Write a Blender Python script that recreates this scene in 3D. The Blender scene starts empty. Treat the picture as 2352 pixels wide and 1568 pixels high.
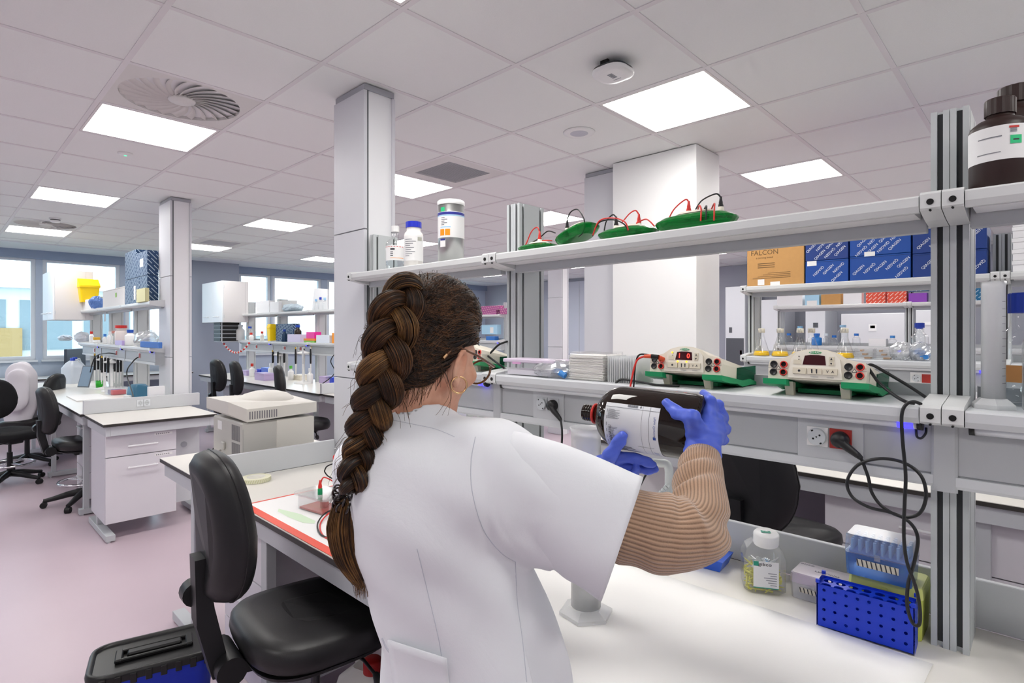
import bpy, bmesh, math, random
import numpy as np
from mathutils import Vector, Matrix, Euler
random.seed(7); np.random.seed(7)
PI = math.pi
SC = bpy.context.scene
COL = SC.collection

# ------------------------------------------------------------------ camera
F_PX, CX, HZ, YAW, CAMH = 1287.0, 1176.0, 760.0, math.radians(43.85), 1.58
cam_d = bpy.data.cameras.new('camera'); cam = bpy.data.objects.new('camera', cam_d); COL.objects.link(cam)
cam_d.sensor_width = 36.0; cam_d.lens = F_PX / 2352 * 36.0; cam_d.clip_start = 0.05; cam_d.clip_end = 300
cam_d.shift_y = -(784 - HZ) / 2352
cam.location = (0, 0, CAMH); cam.rotation_euler = (PI / 2, 0, YAW - PI / 2)
SC.camera = cam

# ------------------------------------------------------------------ world, exposure
W = bpy.data.worlds.new('world'); SC.world = W; W.use_nodes = True
bgn = W.node_tree.nodes['Background']
bgn.inputs[0].default_value = (0.78, 0.88, 1.0, 1); bgn.inputs[1].default_value = 4.0
vs = SC.view_settings
vs.view_transform = 'Standard'; vs.look = 'None'; vs.gamma = 1.0; vs.use_curve_mapping = False
vs.exposure = 0.0
LED_POWER = 16.5
SC.cycles.max_bounces = 8; SC.cycles.diffuse_bounces = 4; SC.cycles.glossy_bounces = 3
SC.cycles.transmission_bounces = 8; SC.cycles.transparent_max_bounces = 16
SC.cycles.caustics_reflective = False; SC.cycles.caustics_refractive = False
SC.cycles.sample_clamp_indirect = 4.0

# ------------------------------------------------------------------ helpers: pixel of the photo -> place in the room
_c, _s = math.cos(YAW), math.sin(YAW)
def ray(u, v):
    X = (u - CX) / F_PX
    return Vector((_c + X * _s, _s - X * _c, -(v - HZ) / F_PX))
def ZP(u, v, z): d = ray(u, v); return Vector((0, 0, CAMH)) + d * ((z - CAMH) / d.z)
def XP(u, v, x): d = ray(u, v); return Vector((0, 0, CAMH)) + d * (x / d.x)
def YP(u, v, y): d = ray(u, v); return Vector((0, 0, CAMH)) + d * (y / d.y)
def DP(u, v, t): return Vector((0, 0, CAMH)) + ray(u, v) * t

# ------------------------------------------------------------------ helpers: materials
def lin(h):
    if isinstance(h, str):
        h = h.lstrip('#'); c = [int(h[i:i + 2], 16) / 255 for i in (0, 2, 4)]
    else: c = list(h)
    return tuple(((x / 12.92) if x <= 0.04045 else ((x + 0.055) / 1.055) ** 2.4) for x in c) + (1.0,)
MATS = {}
def mat(name, col='#cccccc', rough=0.5, metal=0.0, trans=0.0, ior=1.45, emit=None, estr=0.0, alpha=1.0, bump=0.0, bscale=200.0,
        var=0.0, vscale=6.0, spec=0.5, sss=0.0, coat=0.0):
    if name in MATS: return MATS[name]
    m = bpy.data.materials.new(name); m.use_nodes = True; MATS[name] = m
    nt = m.node_tree; b = nt.nodes['Principled BSDF']; I = b.inputs
    I['Base Color'].default_value = lin(col); I['Roughness'].default_value = rough; I['Metallic'].default_value = metal
    I['Transmission Weight'].default_value = trans; I['IOR'].default_value = ior; I['Alpha'].default_value = alpha
    I['Specular IOR Level'].default_value = spec; I['Coat Weight'].default_value = coat
    if sss: I['Subsurface Weight'].default_value = sss; I['Subsurface Radius'].default_value = (0.02, 0.008, 0.004); I['Subsurface Scale'].default_value = 0.5
    if emit: I['Emission Color'].default_value = lin(emit); I['Emission Strength'].default_value = estr
    if var or bump:
        tc = nt.nodes.new('ShaderNodeTexCoord')
    if var:
        n = nt.nodes.new('ShaderNodeTexNoise'); n.inputs['Scale'].default_value = vscale; n.inputs['Detail'].default_value = 5
        nt.links.new(tc.outputs['Object'], n.inputs['Vector'])
        r = nt.nodes.new('ShaderNodeMix'); r.data_type = 'RGBA'
        L = lin(col); r.inputs[6].default_value = tuple(x * (1 - var) for x in L[:3]) + (1,)
        r.inputs[7].default_value = tuple(min(1, x * (1 + var)) for x in L[:3]) + (1,)
        nt.links.new(n.outputs['Fac'], r.inputs[0]); nt.links.new(r.outputs[2], I['Base Color'])
    if bump:
        n2 = nt.nodes.new('ShaderNodeTexNoise'); n2.inputs['Scale'].default_value = bscale; n2.inputs['Detail'].default_value = 3
        nt.links.new(tc.outputs['Object'], n2.inputs['Vector'])
        bp = nt.nodes.new('ShaderNodeBump'); bp.inputs['Strength'].default_value = bump; bp.inputs['Distance'].default_value = 0.002
        nt.links.new(n2.outputs['Fac'], bp.inputs['Height']); nt.links.new(bp.outputs['Normal'], I['Normal'])
    return m
def thin_glass(name, tint='#ffffff', gloss=0.08, rough=0.02, haze=0.0, hazecol='#ffffff'):
    """thin clear sheet: transparent with a fresnel gloss, optional milky haze (translucent plastic)"""
    if name in MATS: return MATS[name]
    m = bpy.data.materials.new(name); m.use_nodes = True; MATS[name] = m
    nt = m.node_tree; nt.nodes.remove(nt.nodes['Principled BSDF']); out = nt.nodes['Material Output']
    tr = nt.nodes.new('ShaderNodeBsdfTransparent'); tr.inputs[0].default_value = lin(tint)
    gl = nt.nodes.new('ShaderNodeBsdfGlossy'); gl.inputs['Roughness'].default_value = rough
    lw = nt.nodes.new('ShaderNodeLayerWeight'); lw.inputs['Blend'].default_value = 0.5
    pw = nt.nodes.new('ShaderNodeMath'); pw.operation = 'POWER'; pw.inputs[1].default_value = 2.6; nt.links.new(lw.outputs['Facing'], pw.inputs[0])
    ma = nt.nodes.new('ShaderNodeMath'); ma.operation = 'MULTIPLY_ADD'; ma.inputs[1].default_value = 0.75; ma.inputs[2].default_value = gloss; ma.use_clamp = True
    nt.links.new(pw.outputs[0], ma.inputs[0])
    last = tr
    if haze > 0:
        df = nt.nodes.new('ShaderNodeBsdfDiffuse'); df.inputs[0].default_value = lin(hazecol)
        tl = nt.nodes.new('ShaderNodeBsdfTranslucent'); tl.inputs[0].default_value = lin(hazecol)
        ms = nt.nodes.new('ShaderNodeMixShader'); ms.inputs[0].default_value = 0.25
        nt.links.new(df.outputs[0], ms.inputs[1]); nt.links.new(tl.outputs[0], ms.inputs[2])
        m2 = nt.nodes.new('ShaderNodeMixShader'); m2.inputs[0].default_value = haze
        nt.links.new(tr.outputs[0], m2.inputs[1]); nt.links.new(ms.outputs[0], m2.inputs[2]); last = m2
    mx = nt.nodes.new('ShaderNodeMixShader')
    nt.links.new(ma.outputs[0], mx.inputs[0]); nt.links.new(last.outputs[0], mx.inputs[1]); nt.links.new(gl.outputs[0], mx.inputs[2])
    nt.links.new(mx.outputs[0], out.inputs[0])
    return m
def emis(name, col, s):
    return mat(name, col, 0.5, emit=col, estr=s)

# ------------------------------------------------------------------ helpers: meshes
class MB:
    def __init__(self): self.v = []; self.f = []; self.sm = []
    def add(self, vs_, fs_, smooth=False):
        o = len(self.v); self.v += [tuple(p) for p in vs_]
        self.f += [tuple(i + o for i in f) for f in fs_]; self.sm += [smooth] * len(fs_); return self
    def box(self, x0, x1, y0, y1, z0, z1, ch=0.0):
        if ch <= 0:
            v = [(x, y, z) for x in (x0, x1) for y in (y0, y1) for z in (z0, z1)]
            f = [(0, 1, 3, 2), (4, 6, 7, 5), (0, 4, 5, 1), (2, 3, 7, 6), (0, 2, 6, 4), (1, 5, 7, 3)]
            return self.add(v, f)
        # chamfered box: three pairs of inset faces
        c = ch; X, Y, Z = (x0, x1), (y0, y1), (z0, z1); v = []; idx = {}
        for a in (0, 1):
            for b in (0, 1):
                for d in (0, 1):
                    sx, sy, sz = (1, -1)[a], (1, -1)[b], (1, -1)[d]
                    for k, (ox, oy, oz) in enumerate(((0, c, c), (c, 0, c), (c, c, 0))):
                        idx[a, b, d, k] = len(v); v.append((X[a] + sx * ox, Y[b] + sy * oy, Z[d] + sz * oz))
        f = []
        for a in (0, 1): q = [idx[a, b, d, 0] for b, d in ((0, 0), (0, 1), (1, 1), (1, 0))]; f.append(q if a == 0 else q[::-1])
        for b in (0, 1): q = [idx[a, b, d, 1] for a, d in ((0, 0), (1, 0), (1, 1), (0, 1))]; f.append(q if b == 0 else q[::-1])
        for d in (0, 1): q = [idx[a, b, d, 2] for a, b in ((0, 0), (0, 1), (1, 1), (1, 0))]; f.append(q if d == 0 else q[::-1])
        for a in (0, 1):
            for b in (0, 1): q = [idx[a, b, 0, 0], idx[a, b, 0, 1], idx[a, b, 1, 1], idx[a, b, 1, 0]]; f.append(q if (a + b) % 2 else q[::-1])
            for d in (0, 1): q = [idx[a, 0, d, 0], idx[a, 0, d, 2], idx[a, 1, d, 2], idx[a, 1, d, 0]]; f.append(q if (a + d) % 2 == 0 else q[::-1])
        for b in (0, 1):
            for d in (0, 1): q = [idx[0, b, d, 1], idx[0, b, d, 2], idx[1, b, d, 2], idx[1, b, d, 1]]; f.append(q if (b + d) % 2 else q[::-1])
        for a in (0, 1):
            for b in (0, 1):
                for d in (0, 1): q = [idx[a, b, d, 0], idx[a, b, d, 1], idx[a, b, d, 2]]; f.append(q if (a + b + d) % 2 else q[::-1])
        return self.add(v, f)
    def prism(self, poly, a0, a1, axis='z', smooth=False):
        """extrude a 2D polygon along an axis: z -> (x,y), y -> (x,z), x -> (y,z)"""
        n = len(poly)
        def p3(p, a): return {'z': (p[0], p[1], a), 'y': (p[0], a, p[1]), 'x': (a, p[0], p[1])}[axis]
        v = [p3(p, a0) for p in poly] + [p3(p, a1) for p in poly]
        f = [tuple(range(n))[::-1], tuple(range(n, 2 * n))]
        self.add(v, f)
        o = len(self.v) - 2 * n
        for i in range(n):
            j = (i + 1) % n; self.f.append((o + i, o + j, o + n + j, o + n + i)); self.sm.append(smooth)
        return self
    def cyl(self, p0, p1, r0, r1=None, seg=16, caps=True, smooth=True):
        r1 = r0 if r1 is None else r1
        p0, p1 = Vector(p0), Vector(p1); d = (p1 - p0).normalized()
        a = d.orthogonal().normalized(); b = d.cross(a)
        v = []
        for p, r in ((p0, r0), (p1, r1)):
            for i in range(seg):
                t = 2 * PI * i / seg; v.append(p + (a * math.cos(t) + b * math.sin(t)) * r)
        f = [(i, (i + 1) % seg, seg + (i + 1) % seg, seg + i) for i in range(seg)]
        self.add(v, f, smooth)
        if caps: self.add(v[:seg], [tuple(range(seg))[::-1]]); self.add(v[seg:], [tuple(range(seg))])
        return self
    def lathe(self, prof, seg=24, origin=(0, 0, 0), M=None, smooth=True, close=True):
        """profile [(r,z)...] around z"""
        v = []; o = Vector(origin)
        for r, z in prof:
            for i in range(seg):
                t = 2 * PI * i / seg; p = Vector((r * math.cos(t), r * math.sin(t), z))
                v.append((M @ p if M is not None else p) + o)
        f = []
        for k in range(len(prof) - 1):
            for i in range(seg):
                j = (i + 1) % seg; f.append((k * seg + i, k * seg + j, (k + 1) * seg + j, (k + 1) * seg + i))
        self.add(v, f, smooth)
        if close:
            n = len(prof)
            if prof[0][0] > 1e-5: self.add(v[:seg], [tuple(range(seg))[::-1]])
            if prof[-1][0] > 1e-5: self.add(v[(n - 1) * seg:], [tuple(range(seg))])
        return self
    def tube(self, pts, r, seg=8, smooth=True, caps=True):
        pts = [Vector(p) for p in pts]; n = len(pts); rs = r if isinstance(r, (list, tuple)) else [r] * n
        tang = []
        for i in range(n):
            a = pts[max(0, i - 1)]; b = pts[min(n - 1, i + 1)]; tang.append((b - a).normalized())
        u = tang[0].orthogonal().normalized(); v = []
        for i in range(n):
            t = tang[i]; u = (u - t * u.dot(t))
            u = u.normalized() if u.length > 1e-6 else t.orthogonal().normalized()
            w = t.cross(u)
            for k in range(seg):
                a = 2 * PI * k / seg; v.append(pts[i] + (u * math.cos(a) + w * math.sin(a)) * rs[i])
        f = [(i * seg + k, i * seg + (k + 1) % seg, (i + 1) * seg + (k + 1) % seg, (i + 1) * seg + k) for i in range(n - 1) for k in range(seg)]
        self.add(v, f, smooth)
        if caps: self.add(v[:seg], [tuple(range(seg))[::-1]]); self.add(v[-seg:], [tuple(range(seg))])
        return self
    def loft(self, rings, smooth=True, caps=True):
        n = len(rings[0]); v = [p for r in rings for p in r]
        f = [(i * n + k, i * n + (k + 1) % n, (i + 1) * n + (k + 1) % n, (i + 1) * n + k) for i in range(len(rings) - 1) for k in range(n)]
        self.add(v, f, smooth)
        if caps: self.add(rings[0], [tuple(range(n))[::-1]]); self.add(rings[-1], [tuple(range(n))])
        return self
    def quad(self, a, b, c, d): return self.add([a, b, c, d], [(0, 1, 2, 3)])
    def mesh(self, name, m=None):
        me = bpy.data.meshes.new(name); me.from_pydata(self.v, [], self.f)
        me.polygons.foreach_set('use_smooth', self.sm); me.update()
        if m: me.materials.append(m)
        return me
    def build(self, name, m, parent=None, world=False, label=None, kind=None):
        if world and parent is not None:
            L = wloc(parent); self.v = [(p[0] - L.x, p[1] - L.y, p[2] - L.z) for p in self.v]
        o = bpy.data.objects.new(name, self.mesh(name, m)); COL.objects.link(o)
        if parent is not None: o.parent = parent
        if label: o['label'] = label
        if kind: o['kind'] = kind
        return o
def wloc(o):
    L = Vector((0, 0, 0))
    while o is not None: L = L + Vector(o.location); o = o.parent
    return L
def thing(name, label, cat, loc=(0, 0, 0), rz=0.0, group=None):
    o = bpy.data.objects.new(name, None); o.empty_display_size = 0.05; COL.objects.link(o)
    o.location = loc; o.rotation_euler = (0, 0, rz); o['label'] = label; o['category'] = cat
    if group: o['group'] = group
    return o
def tag(o, label, cat, group=None):
    o['label'] = label; o['category'] = cat
    if group: o['group'] = group
    return o
def struct(o): o['kind'] = 'structure'; return o
UP = Vector((0, 0, 1))
def copy_tree(o, parent=None):
    c = o.copy(); COL.objects.link(c)
    if parent is not None: c.parent = parent
    for ch in list(o.children): copy_tree(ch, c)
    return c
def bez(pts, n=10):
    """smooth curve through points (Catmull-Rom)"""
    P = [Vector(p) for p in pts]; out = []
    for i in range(len(P) - 1):
        p0 = P[max(0, i - 1)]; p1 = P[i]; p2 = P[i + 1]; p3 = P[min(len(P) - 1, i + 2)]
        for k in range(n):
            t = k / n
            out.append(0.5 * ((2 * p1) + (p2 - p0) * t + (2 * p0 - 5 * p1 + 4 * p2 - p3) * t * t + (3 * p1 - p0 - 3 * p2 + p3) * t ** 3))
    out.append(P[-1]); return out
def text(name, s, size, m, M, parent=None, extrude=0.0004, align='CENTER'):
    """flat printed lettering as a mesh; M places the text plane (x right, y up)"""
    cu = bpy.data.curves.new(name, 'FONT'); cu.body = s; cu.size = size; cu.align_x = align; cu.align_y = 'CENTER'
    cu.resolution_u = 2; cu.extrude = extrude
    o = bpy.data.objects.new(name, cu); COL.objects.link(o)
    dg = bpy.context.evaluated_depsgraph_get(); me = bpy.data.meshes.new_from_object(o.evaluated_get(dg))
    bpy.data.objects.remove(o); bpy.data.curves.remove(cu)
    me.transform(M); me.materials.clear(); me.materials.append(m)
    o = bpy.data.objects.new(name, me); COL.objects.link(o)
    if parent is not None: o.parent = parent
    return o
def frame(o, x, y):
    """matrix with origin o, text x axis and y axis"""
    x = Vector(x).normalized(); y = Vector(y); y = (y - x * y.dot(x)).normalized(); z = x.cross(y); o = Vector(o)
    return Matrix(((x.x, y.x, z.x, o.x), (x.y, y.y, z.y, o.y), (x.z, y.z, z.z, o.z), (0, 0, 0, 1)))

# ------------------------------------------------------------------ shared materials
WHITE = mat('white_laminate', '#ededf0', 0.45)
TOPW = mat('worktop_white', '#e3e0da', 0.28, var=0.015, vscale=3)
EDGE = mat('worktop_dark_edge', '#33302e', 0.5)
ALU = mat('anodised_aluminium', '#c3c8ca', 0.42, metal=0.0, bump=0.05, bscale=400)
ALUL = mat('light_aluminium', '#d5d7d8', 0.4)
GREYP = mat('grey_powder_coat', '#b4b7bb', 0.5, bump=0.04, bscale=500)
LGREY = mat('light_grey_steel', '#cdd0d4', 0.45)
DARKSLOT = mat('black_slot_insert', '#3a3d3f', 0.6)
BLACK = mat('black_plastic', '#151517', 0.42)
BLACKR = mat('black_rubber', '#111112', 0.5)
HOLE = mat('hole_dark', '#0b0b0d', 0.8)
CHROME = mat('chrome', '#d8d8dc', 0.15, metal=1.0)
WPLAS = mat('white_plastic', '#efefef', 0.35)
# ------------------------------------------------------------------ the room
CEIL = 2.822; TILE = 0.636; GY0 = 2.441; GX0 = 0.632
XW, YW, XL, YB = 10.6, 11.2, -3.2, -3.2       # right wall, window wall, left wall, wall behind
YCEIL = GY0 + 12 * TILE + 0.25                # tiled ceiling ends, plaster margin begins
vinyl = mat('floor_vinyl', '#c5b3bd', 0.33, var=0.05, vscale=2.0, bump=0.03, bscale=60)
floor = struct(MB().box(XL, XW, YB, YW, -0.05, 0.0).build('floor', vinyl))
wallm = mat('wall_paint', '#e3e6ec', 0.6); wallg = mat('wall_grey_paint', '#a9acb8', 0.6)
tilem = mat('ceiling_tile', '#f1f3f2', 0.85, bump=0.35, bscale=260, var=0.02, vscale=120)
barm = mat('ceiling_grid', '#e6e3e5', 0.5)
struct(MB().box(XL - 0.1, XL, YB, YW, 0, CEIL).build('wall_left', wallm))
struct(MB().box(XL, XW, YB - 0.1, YB, 0, CEIL).build('wall_front', wallm))
wr = struct(MB().box(XW, XW + 0.1, YB, YW, 0, CEIL).build('wall_right', wallg))
# ceiling: slab, tiles, grid bars
ceil = struct(MB().box(XL, XW, YB, YW + 0.1, CEIL + 0.02, CEIL + 0.1).build('ceiling', mat('ceiling_slab', '#e2e2e4', 0.8)))
pm = mat('plaster_margin', '#e4e8ee', 0.7)
MB().box(XL, XW, YCEIL, YW, CEIL - 0.012, CEIL + 0.02).build('plaster_margin', pm, ceil)
lights = [(a, b) for a in (-6, -2, 2, 6, 10) for b in (-3, 0, 3, 6, 9, 12)]
diffusers = [(1, 0), (9, 0)]
grilles = [(1, 3), (9, 3)]
def tile_rect(a, b): return GX0 + b * TILE, GX0 + (b + 1) * TILE, GY0 + a * TILE, GY0 + (a + 1) * TILE
def in_view(a, b):
    x0, x1, y0, y1 = tile_rect(a, b)
    for x in (x0, (x0 + x1) / 2, x1):
        for y in (y0, (y0 + y1) / 2, y1):
            Z = x * _c + y * _s
            if Z < 0.3: continue
            u = CX + F_PX * (x * _s - y * _c) / Z; v = HZ - F_PX * (CEIL - CAMH) / Z
            if -40 < u < 2392 and -40 < v: return True
    return False
BW = 0.012
tm = MB().box(-TILE / 2 + BW, TILE / 2 - BW, -TILE / 2 + BW, TILE / 2 - BW, 0, 0.015).mesh('ceiling_tile', tilem)
rest = MB(); nt_ = 0
seen = []
for a in range(-9, 12):
    for b in range(-7, 16):
        if (a, b) in lights or (a, b) in diffusers or (a, b) in grilles: continue
        x0, x1, y0, y1 = tile_rect(a, b)
        if x1 < XL or x0 > XW or y0 > YW: continue
        if in_view(a, b): seen.append(((x0 + x1) / 2 * _c + (y0 + y1) / 2 * _s, a, b))
        else: rest.box(max(x0 + BW, XL), min(x1 - BW, XW), y0 + BW, y1 - BW, CEIL + 0.004, CEIL + 0.019)
seen.sort()
for k, (_, a, b) in enumerate(seen):
    x0, x1, y0, y1 = tile_rect(a, b)
    if k < 290:
        o = bpy.data.objects.new('ceiling_tile', tm); COL.objects.link(o); o.parent = ceil; o.location = ((x0 + x1) / 2, (y0 + y1) / 2, CEIL + 0.004)
    else: rest.box(x0 + BW, x1 - BW, y0 + BW, y1 - BW, CEIL + 0.004, CEIL + 0.019)
rest.build('ceiling_tile_rest', tilem, ceil, kind='stuff')
for b in range(-6, 17):
    x = GX0 + b * TILE
    if XL < x < XW: MB().box(x - BW, x + BW, YB, YCEIL, CEIL, CEIL + 0.012).build('grid_bar', barm, ceil)
crs = MB()
for a in range(-9, 13):
    y = GY0 + a * TILE
    MB().box(XL, XW, y - BW, y + BW, CEIL + 0.0005, CEIL + 0.012).build('cross_bar', barm, ceil)
MB().box(XL, XW, GY0 + 12 * TILE + BW, YCEIL, CEIL + 0.004, CEIL + 0.019).build('edge_strip', tilem, ceil)
# lamps
lampm = emis('led_diffuser', '#fffdf8', LED_POWER); lframe = mat('lamp_frame', '#e6e2e2', 0.5)
words = {(2, 0): 'square ceiling light panel touching the large swirl air diffuser', (6, 0): 'ceiling light panel between the two swirl diffusers',
         (10, 0): 'ceiling light panel beside the small far swirl diffuser', (-2, 0): 'ceiling light panel cut off by the top edge of the view',
         (-2, 3): 'large square ceiling light panel beside the hanging wireless access point',
         (2, 3): 'ceiling light panel beside the slotted grille, partly behind the nearest column',
         (6, 3): 'small ceiling light panel between the two service columns', (10, 3): 'small far ceiling light panel beside the left service column, next to a grille',
         (-2, 6): 'ceiling light panel above the shelf, right of the broad white pillar', (2, 6): 'ceiling light panel partly behind the metal post and green lids',
         (6, 6): 'ceiling light panel mostly hidden behind the white bottle and canister', (6, 12): 'far ceiling light panel seen under the upper shelf beside the grey column', (10, 12): 'far ceiling light panel seen just above the head by the corner window', (10, 6): 'far ceiling light panel just left of the nearest column'}
for a, b in lights:
    x0, x1, y0, y1 = tile_rect(a, b)
    if y0 > YCEIL - 0.2 or x1 < XL or x0 > XW: continue
    t = thing('ceiling_light', words.get((a, b), 'square recessed light panel in the ceiling, out of the main view'), 'light', ((x0 + x1) / 2, (y0 + y1) / 2, CEIL - 0.001), group='ceiling light panels')
    h = TILE / 2 - BW - 0.002; i = h - 0.014
    f = MB()
    for q in ((-h, h, -h, -i), (-h, h, i, h), (-h, -i, -i, i), (i, h, -i, i)): f.box(q[0], q[1], q[2], q[3], 0.002, 0.018)
    f.build('frame', lframe, t)
    MB().box(-i, i, -i, i, 0.006, 0.016).build('diffuser', lampm, t)
# swirl diffusers
dm = mat('diffuser_white', '#dedcda', 0.5); dk = mat('diffuser_void', '#1c1d20', 0.9)
dwords = {(1, 0): 'large round swirl air diffuser in a square ceiling plate', (9, 0): 'small far swirl air diffuser above the window end'}
for a, b in diffusers:
    x0, x1, y0, y1 = tile_rect(a, b); 
    t = thing('air_diffuser', dwords.get((a, b), 'round swirl air diffuser hidden from the main view'), 'air vent', ((x0 + x1) / 2, (y0 + y1) / 2, CEIL + 0.003), group='swirl air diffusers')
    R = 0.285; h = TILE / 2 - BW; n = 40
    ring = [(R * math.cos(2 * PI * i / n), R * math.sin(2 * PI * i / n)) for i in range(n)]
    sq = []
    for i in range(n):
        cx_, cy_ = math.cos(2 * PI * i / n), math.sin(2 * PI * i / n); k = h / max(abs(cx_), abs(cy_)); sq.append((cx_ * k, cy_ * k))
    pl = MB(); v = [(p[0], p[1], 0) for p in ring] + [(p[0], p[1], 0) for p in sq] + [(p[0], p[1], 0.06) for p in ring]
    f = [(i, (i + 1) % n, n + (i + 1) % n, n + i) for i in range(n)] + [(2 * n + i, 2 * n + (i + 1) % n, (i + 1) % n, i) for i in range(n)]
    pl.add(v, f).build('plate', dm, t)
    MB().cyl((0, 0, 0.058), (0, 0, 0.062), R, seg=32).build('void_plate', dk, t)
    MB().lathe([(0.0, -0.004), (0.062, -0.003), (0.068, 0.006), (0.06, 0.02)], seg=28).build('hub', dm, t)
    nb = 24
    bl = MB(); w = 0.030
    for k in (0, 1):
        pass
    rr = np.linspace(0.062, R - 0.002, 7); V = []; Fc = []
    for i, r in enumerate(rr):
        tw = 0.55 * ((r - 0.06) / R) ** 1.0; ww = 0.010 + 0.017 * (r / R)
        for sgn, zz in ((-1, 0.001), (1, 0.030)):
            for dz in (0, 0.0018):
                th = tw; px, py = r * math.cos(th), r * math.sin(th)
                V.append((px - sgn * ww * math.sin(th), py + sgn * ww * math.cos(th), zz + dz))
    for i in range(len(rr) - 1):
        a0 = 4 * i; b0 = a0 + 4
        Fc += [(a0, a0 + 2, b0 + 2, b0), (a0 + 1, b0 + 1, b0 + 3, a0 + 3), (a0, b0, b0 + 1, a0 + 1), (a0 + 2, a0 + 3, b0 + 3, b0 + 2)]
    bm_ = MB().add(V, Fc, True).mesh('blade', dm)
    for i in range(nb):
        o = bpy.data.objects.new('blade', bm_); COL.objects.link(o); o.parent = t; o.rotation_euler = (0, 0, 2 * PI * i / nb)
# return grilles
gm = mat('grille_grey', '#d4d5da', 0.5)
gw = {(1, 3): 'square slotted return air grille beside the nearest column', (9, 3): 'small far slotted return grille beside the left service column'}
for a, b in grilles:
    x0, x1, y0, y1 = tile_rect(a, b)
    t = thing('return_grille', gw.get((a, b), 'slotted return air grille out of the main view'), 'air vent', ((x0 + x1) / 2, (y0 + y1) / 2, CEIL + 0.002), group='slotted return grilles')
    h = TILE / 2 - BW; i = 0.21; f = MB()
    for q in ((-h, h, -h, -i), (-h, h, i, h), (-h, -i, -i, i), (i, h, -i, i)): f.box(q[0], q[1], q[2], q[3], 0.0, 0.01)
    f.build('plate', dm, t); MB().box(-i, i, -i, i, 0.012, 0.016).build('backing', mat('grille_back', '#8a8c93', 0.7), t)
    sl = MB().box(-i, i, -0.0055, 0.0055, 0.001, 0.004).mesh('slat', gm)
    for k in range(26):
        o = bpy.data.objects.new('slat', sl); COL.objects.link(o); o.parent = t; o.location = (0, -i + 0.008 + k * 0.0162, 0); o.rotation_euler = (0.3, 0, 0)
# access point, speaker, emergency lamp, sensor
apc = ZP(1408, 172, CEIL - 0.05)
t = thing('access_point', 'white rounded wireless access point hanging below the ceiling', 'access point', (apc.x, apc.y, CEIL - 0.055), rz=0.0)
def rsq(a, r, z, n=6):
    out = []
    for q in range(4):
        cx_, cy_ = ((1, 1), (-1, 1), (-1, -1), (1, -1))[q]
        for k in range(n + 1):
            th = q * PI / 2 + k / n * PI / 2; out.append((cx_ * (a - r) + r * math.cos(th), cy_ * (a - r) + r * math.sin(th), z))
    return out
MB().loft([rsq(0.062, 0.04, -0.002), rsq(0.084, 0.06, 0.002), rsq(0.088, 0.062, 0.012), rsq(0.085, 0.06, 0.02)]).build('cover', WPLAS, t)
MB().loft([rsq(0.083, 0.058, 0.02), rsq(0.08, 0.055, 0.030)]).build('back_shell', mat('ap_dark', '#3b3d42', 0.5), t)
MB().box(-0.03, 0.03, -0.02, 0.05, 0.03, 0.058, 0.004).box(-0.06, -0.045, -0.01, 0.03, 0.028, 0.058).build('bracket', BLACK, t)
for k in range(4): MB().box(-0.03 + 0.013 * k, -0.022 + 0.013 * k, -0.012, 0.012, -0.0035, -0.002).build('indicator', mat('ap_print', '#8d9096', 0.5), t)
MB().box(0.035, 0.0365, -0.02, 0.02, -0.0035, -0.002).build('indicator', MATS['ap_print'], t)
spk = ZP(1330, 305, CEIL)
t = thing('ceiling_speaker', 'round flush ceiling loudspeaker with grey mesh grille', 'speaker', (spk.x, spk.y, CEIL - 0.001))
MB().lathe([(0.078, -0.004), (0.098, -0.001), (0.1, 0.004), (0.078, 0.004)], 36).build('rim', WPLAS, t)
MB().lathe([(0, -0.006), (0.05, -0.005), (0.079, 0.0), (0.079, 0.003)], 36).build('mesh_grille', mat('speaker_mesh', '#c3c4ce', 0.7, bump=0.4, bscale=900), t)
em = ZP(288, 353, CEIL)
t = thing('emergency_lamp', 'tiny round ceiling emergency lamp with a green light', 'light', (em.x, em.y, CEIL - 0.001))
MB().lathe([(0.0, -0.012), (0.03, -0.011), (0.045, -0.004), (0.046, 0.004)], 24).build('housing', WPLAS, t)
MB().lathe([(0, -0.0155), (0.009, -0.0135), (0.009, -0.01)], 12).build('lens', emis('green_led', '#38e08c', 2.5), t)
sm_ = ZP(127, 508, CEIL - 0.03)
t = thing('smoke_detector', 'small round smoke detector on the ceiling before the far swirl diffuser', 'detector', (sm_.x, sm_.y, CEIL))
MB().lathe([(0.0, -0.045), (0.04, -0.042), (0.05, -0.03), (0.05, -0.022)], 24).build('cover', WPLAS, t)
MB().cyl((0, 0, -0.022), (0, 0, -0.012), 0.045, seg=24).build('slot', BLACK, t)
MB().cyl((0, 0, -0.012), (0, 0, 0.003), 0.055, seg=24).build('base', WPLAS, t)

# ------------------------------------------------------------------ window wall
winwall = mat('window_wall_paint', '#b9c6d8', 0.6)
ZS, ZH = 1.14, 2.70
segs = []   # window openings x0,x1
def wx(u): return YP(u, 700, YW).x
openings = [(-2.6, wx(86) - 0.02), (wx(94) + 0.02, wx(276)), (wx(288), 3.1), (wx(548), wx(622)), (wx(626), wx(738)), (wx(752), 7.6), (8.0, 10.15)]
piers = [(XL, -2.6)] + [(openings[i][1], openings[i + 1][0]) for i in range(len(openings) - 1)] + [(10.15, XW)]
wb = MB().box(XL, XW, YW, YW + 0.12, 0, ZS).box(XL, XW, YW, YW + 0.12, ZH, CEIL)
for p in piers: wb.box(p[0], p[1], YW, YW + 0.12, ZS, ZH)
wall_b = struct(wb.build('wall_back', winwall))
lintel = MB().box(XL, XW, YW - 0.08, YW - 0.001, ZH - 0.02, CEIL - 0.012).build('shaded_lintel', mat('shaded_lintel', '#8d9cb4', 0.5), wall_b)  # wall band over the windows, its backlit shade put into the colour
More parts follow.
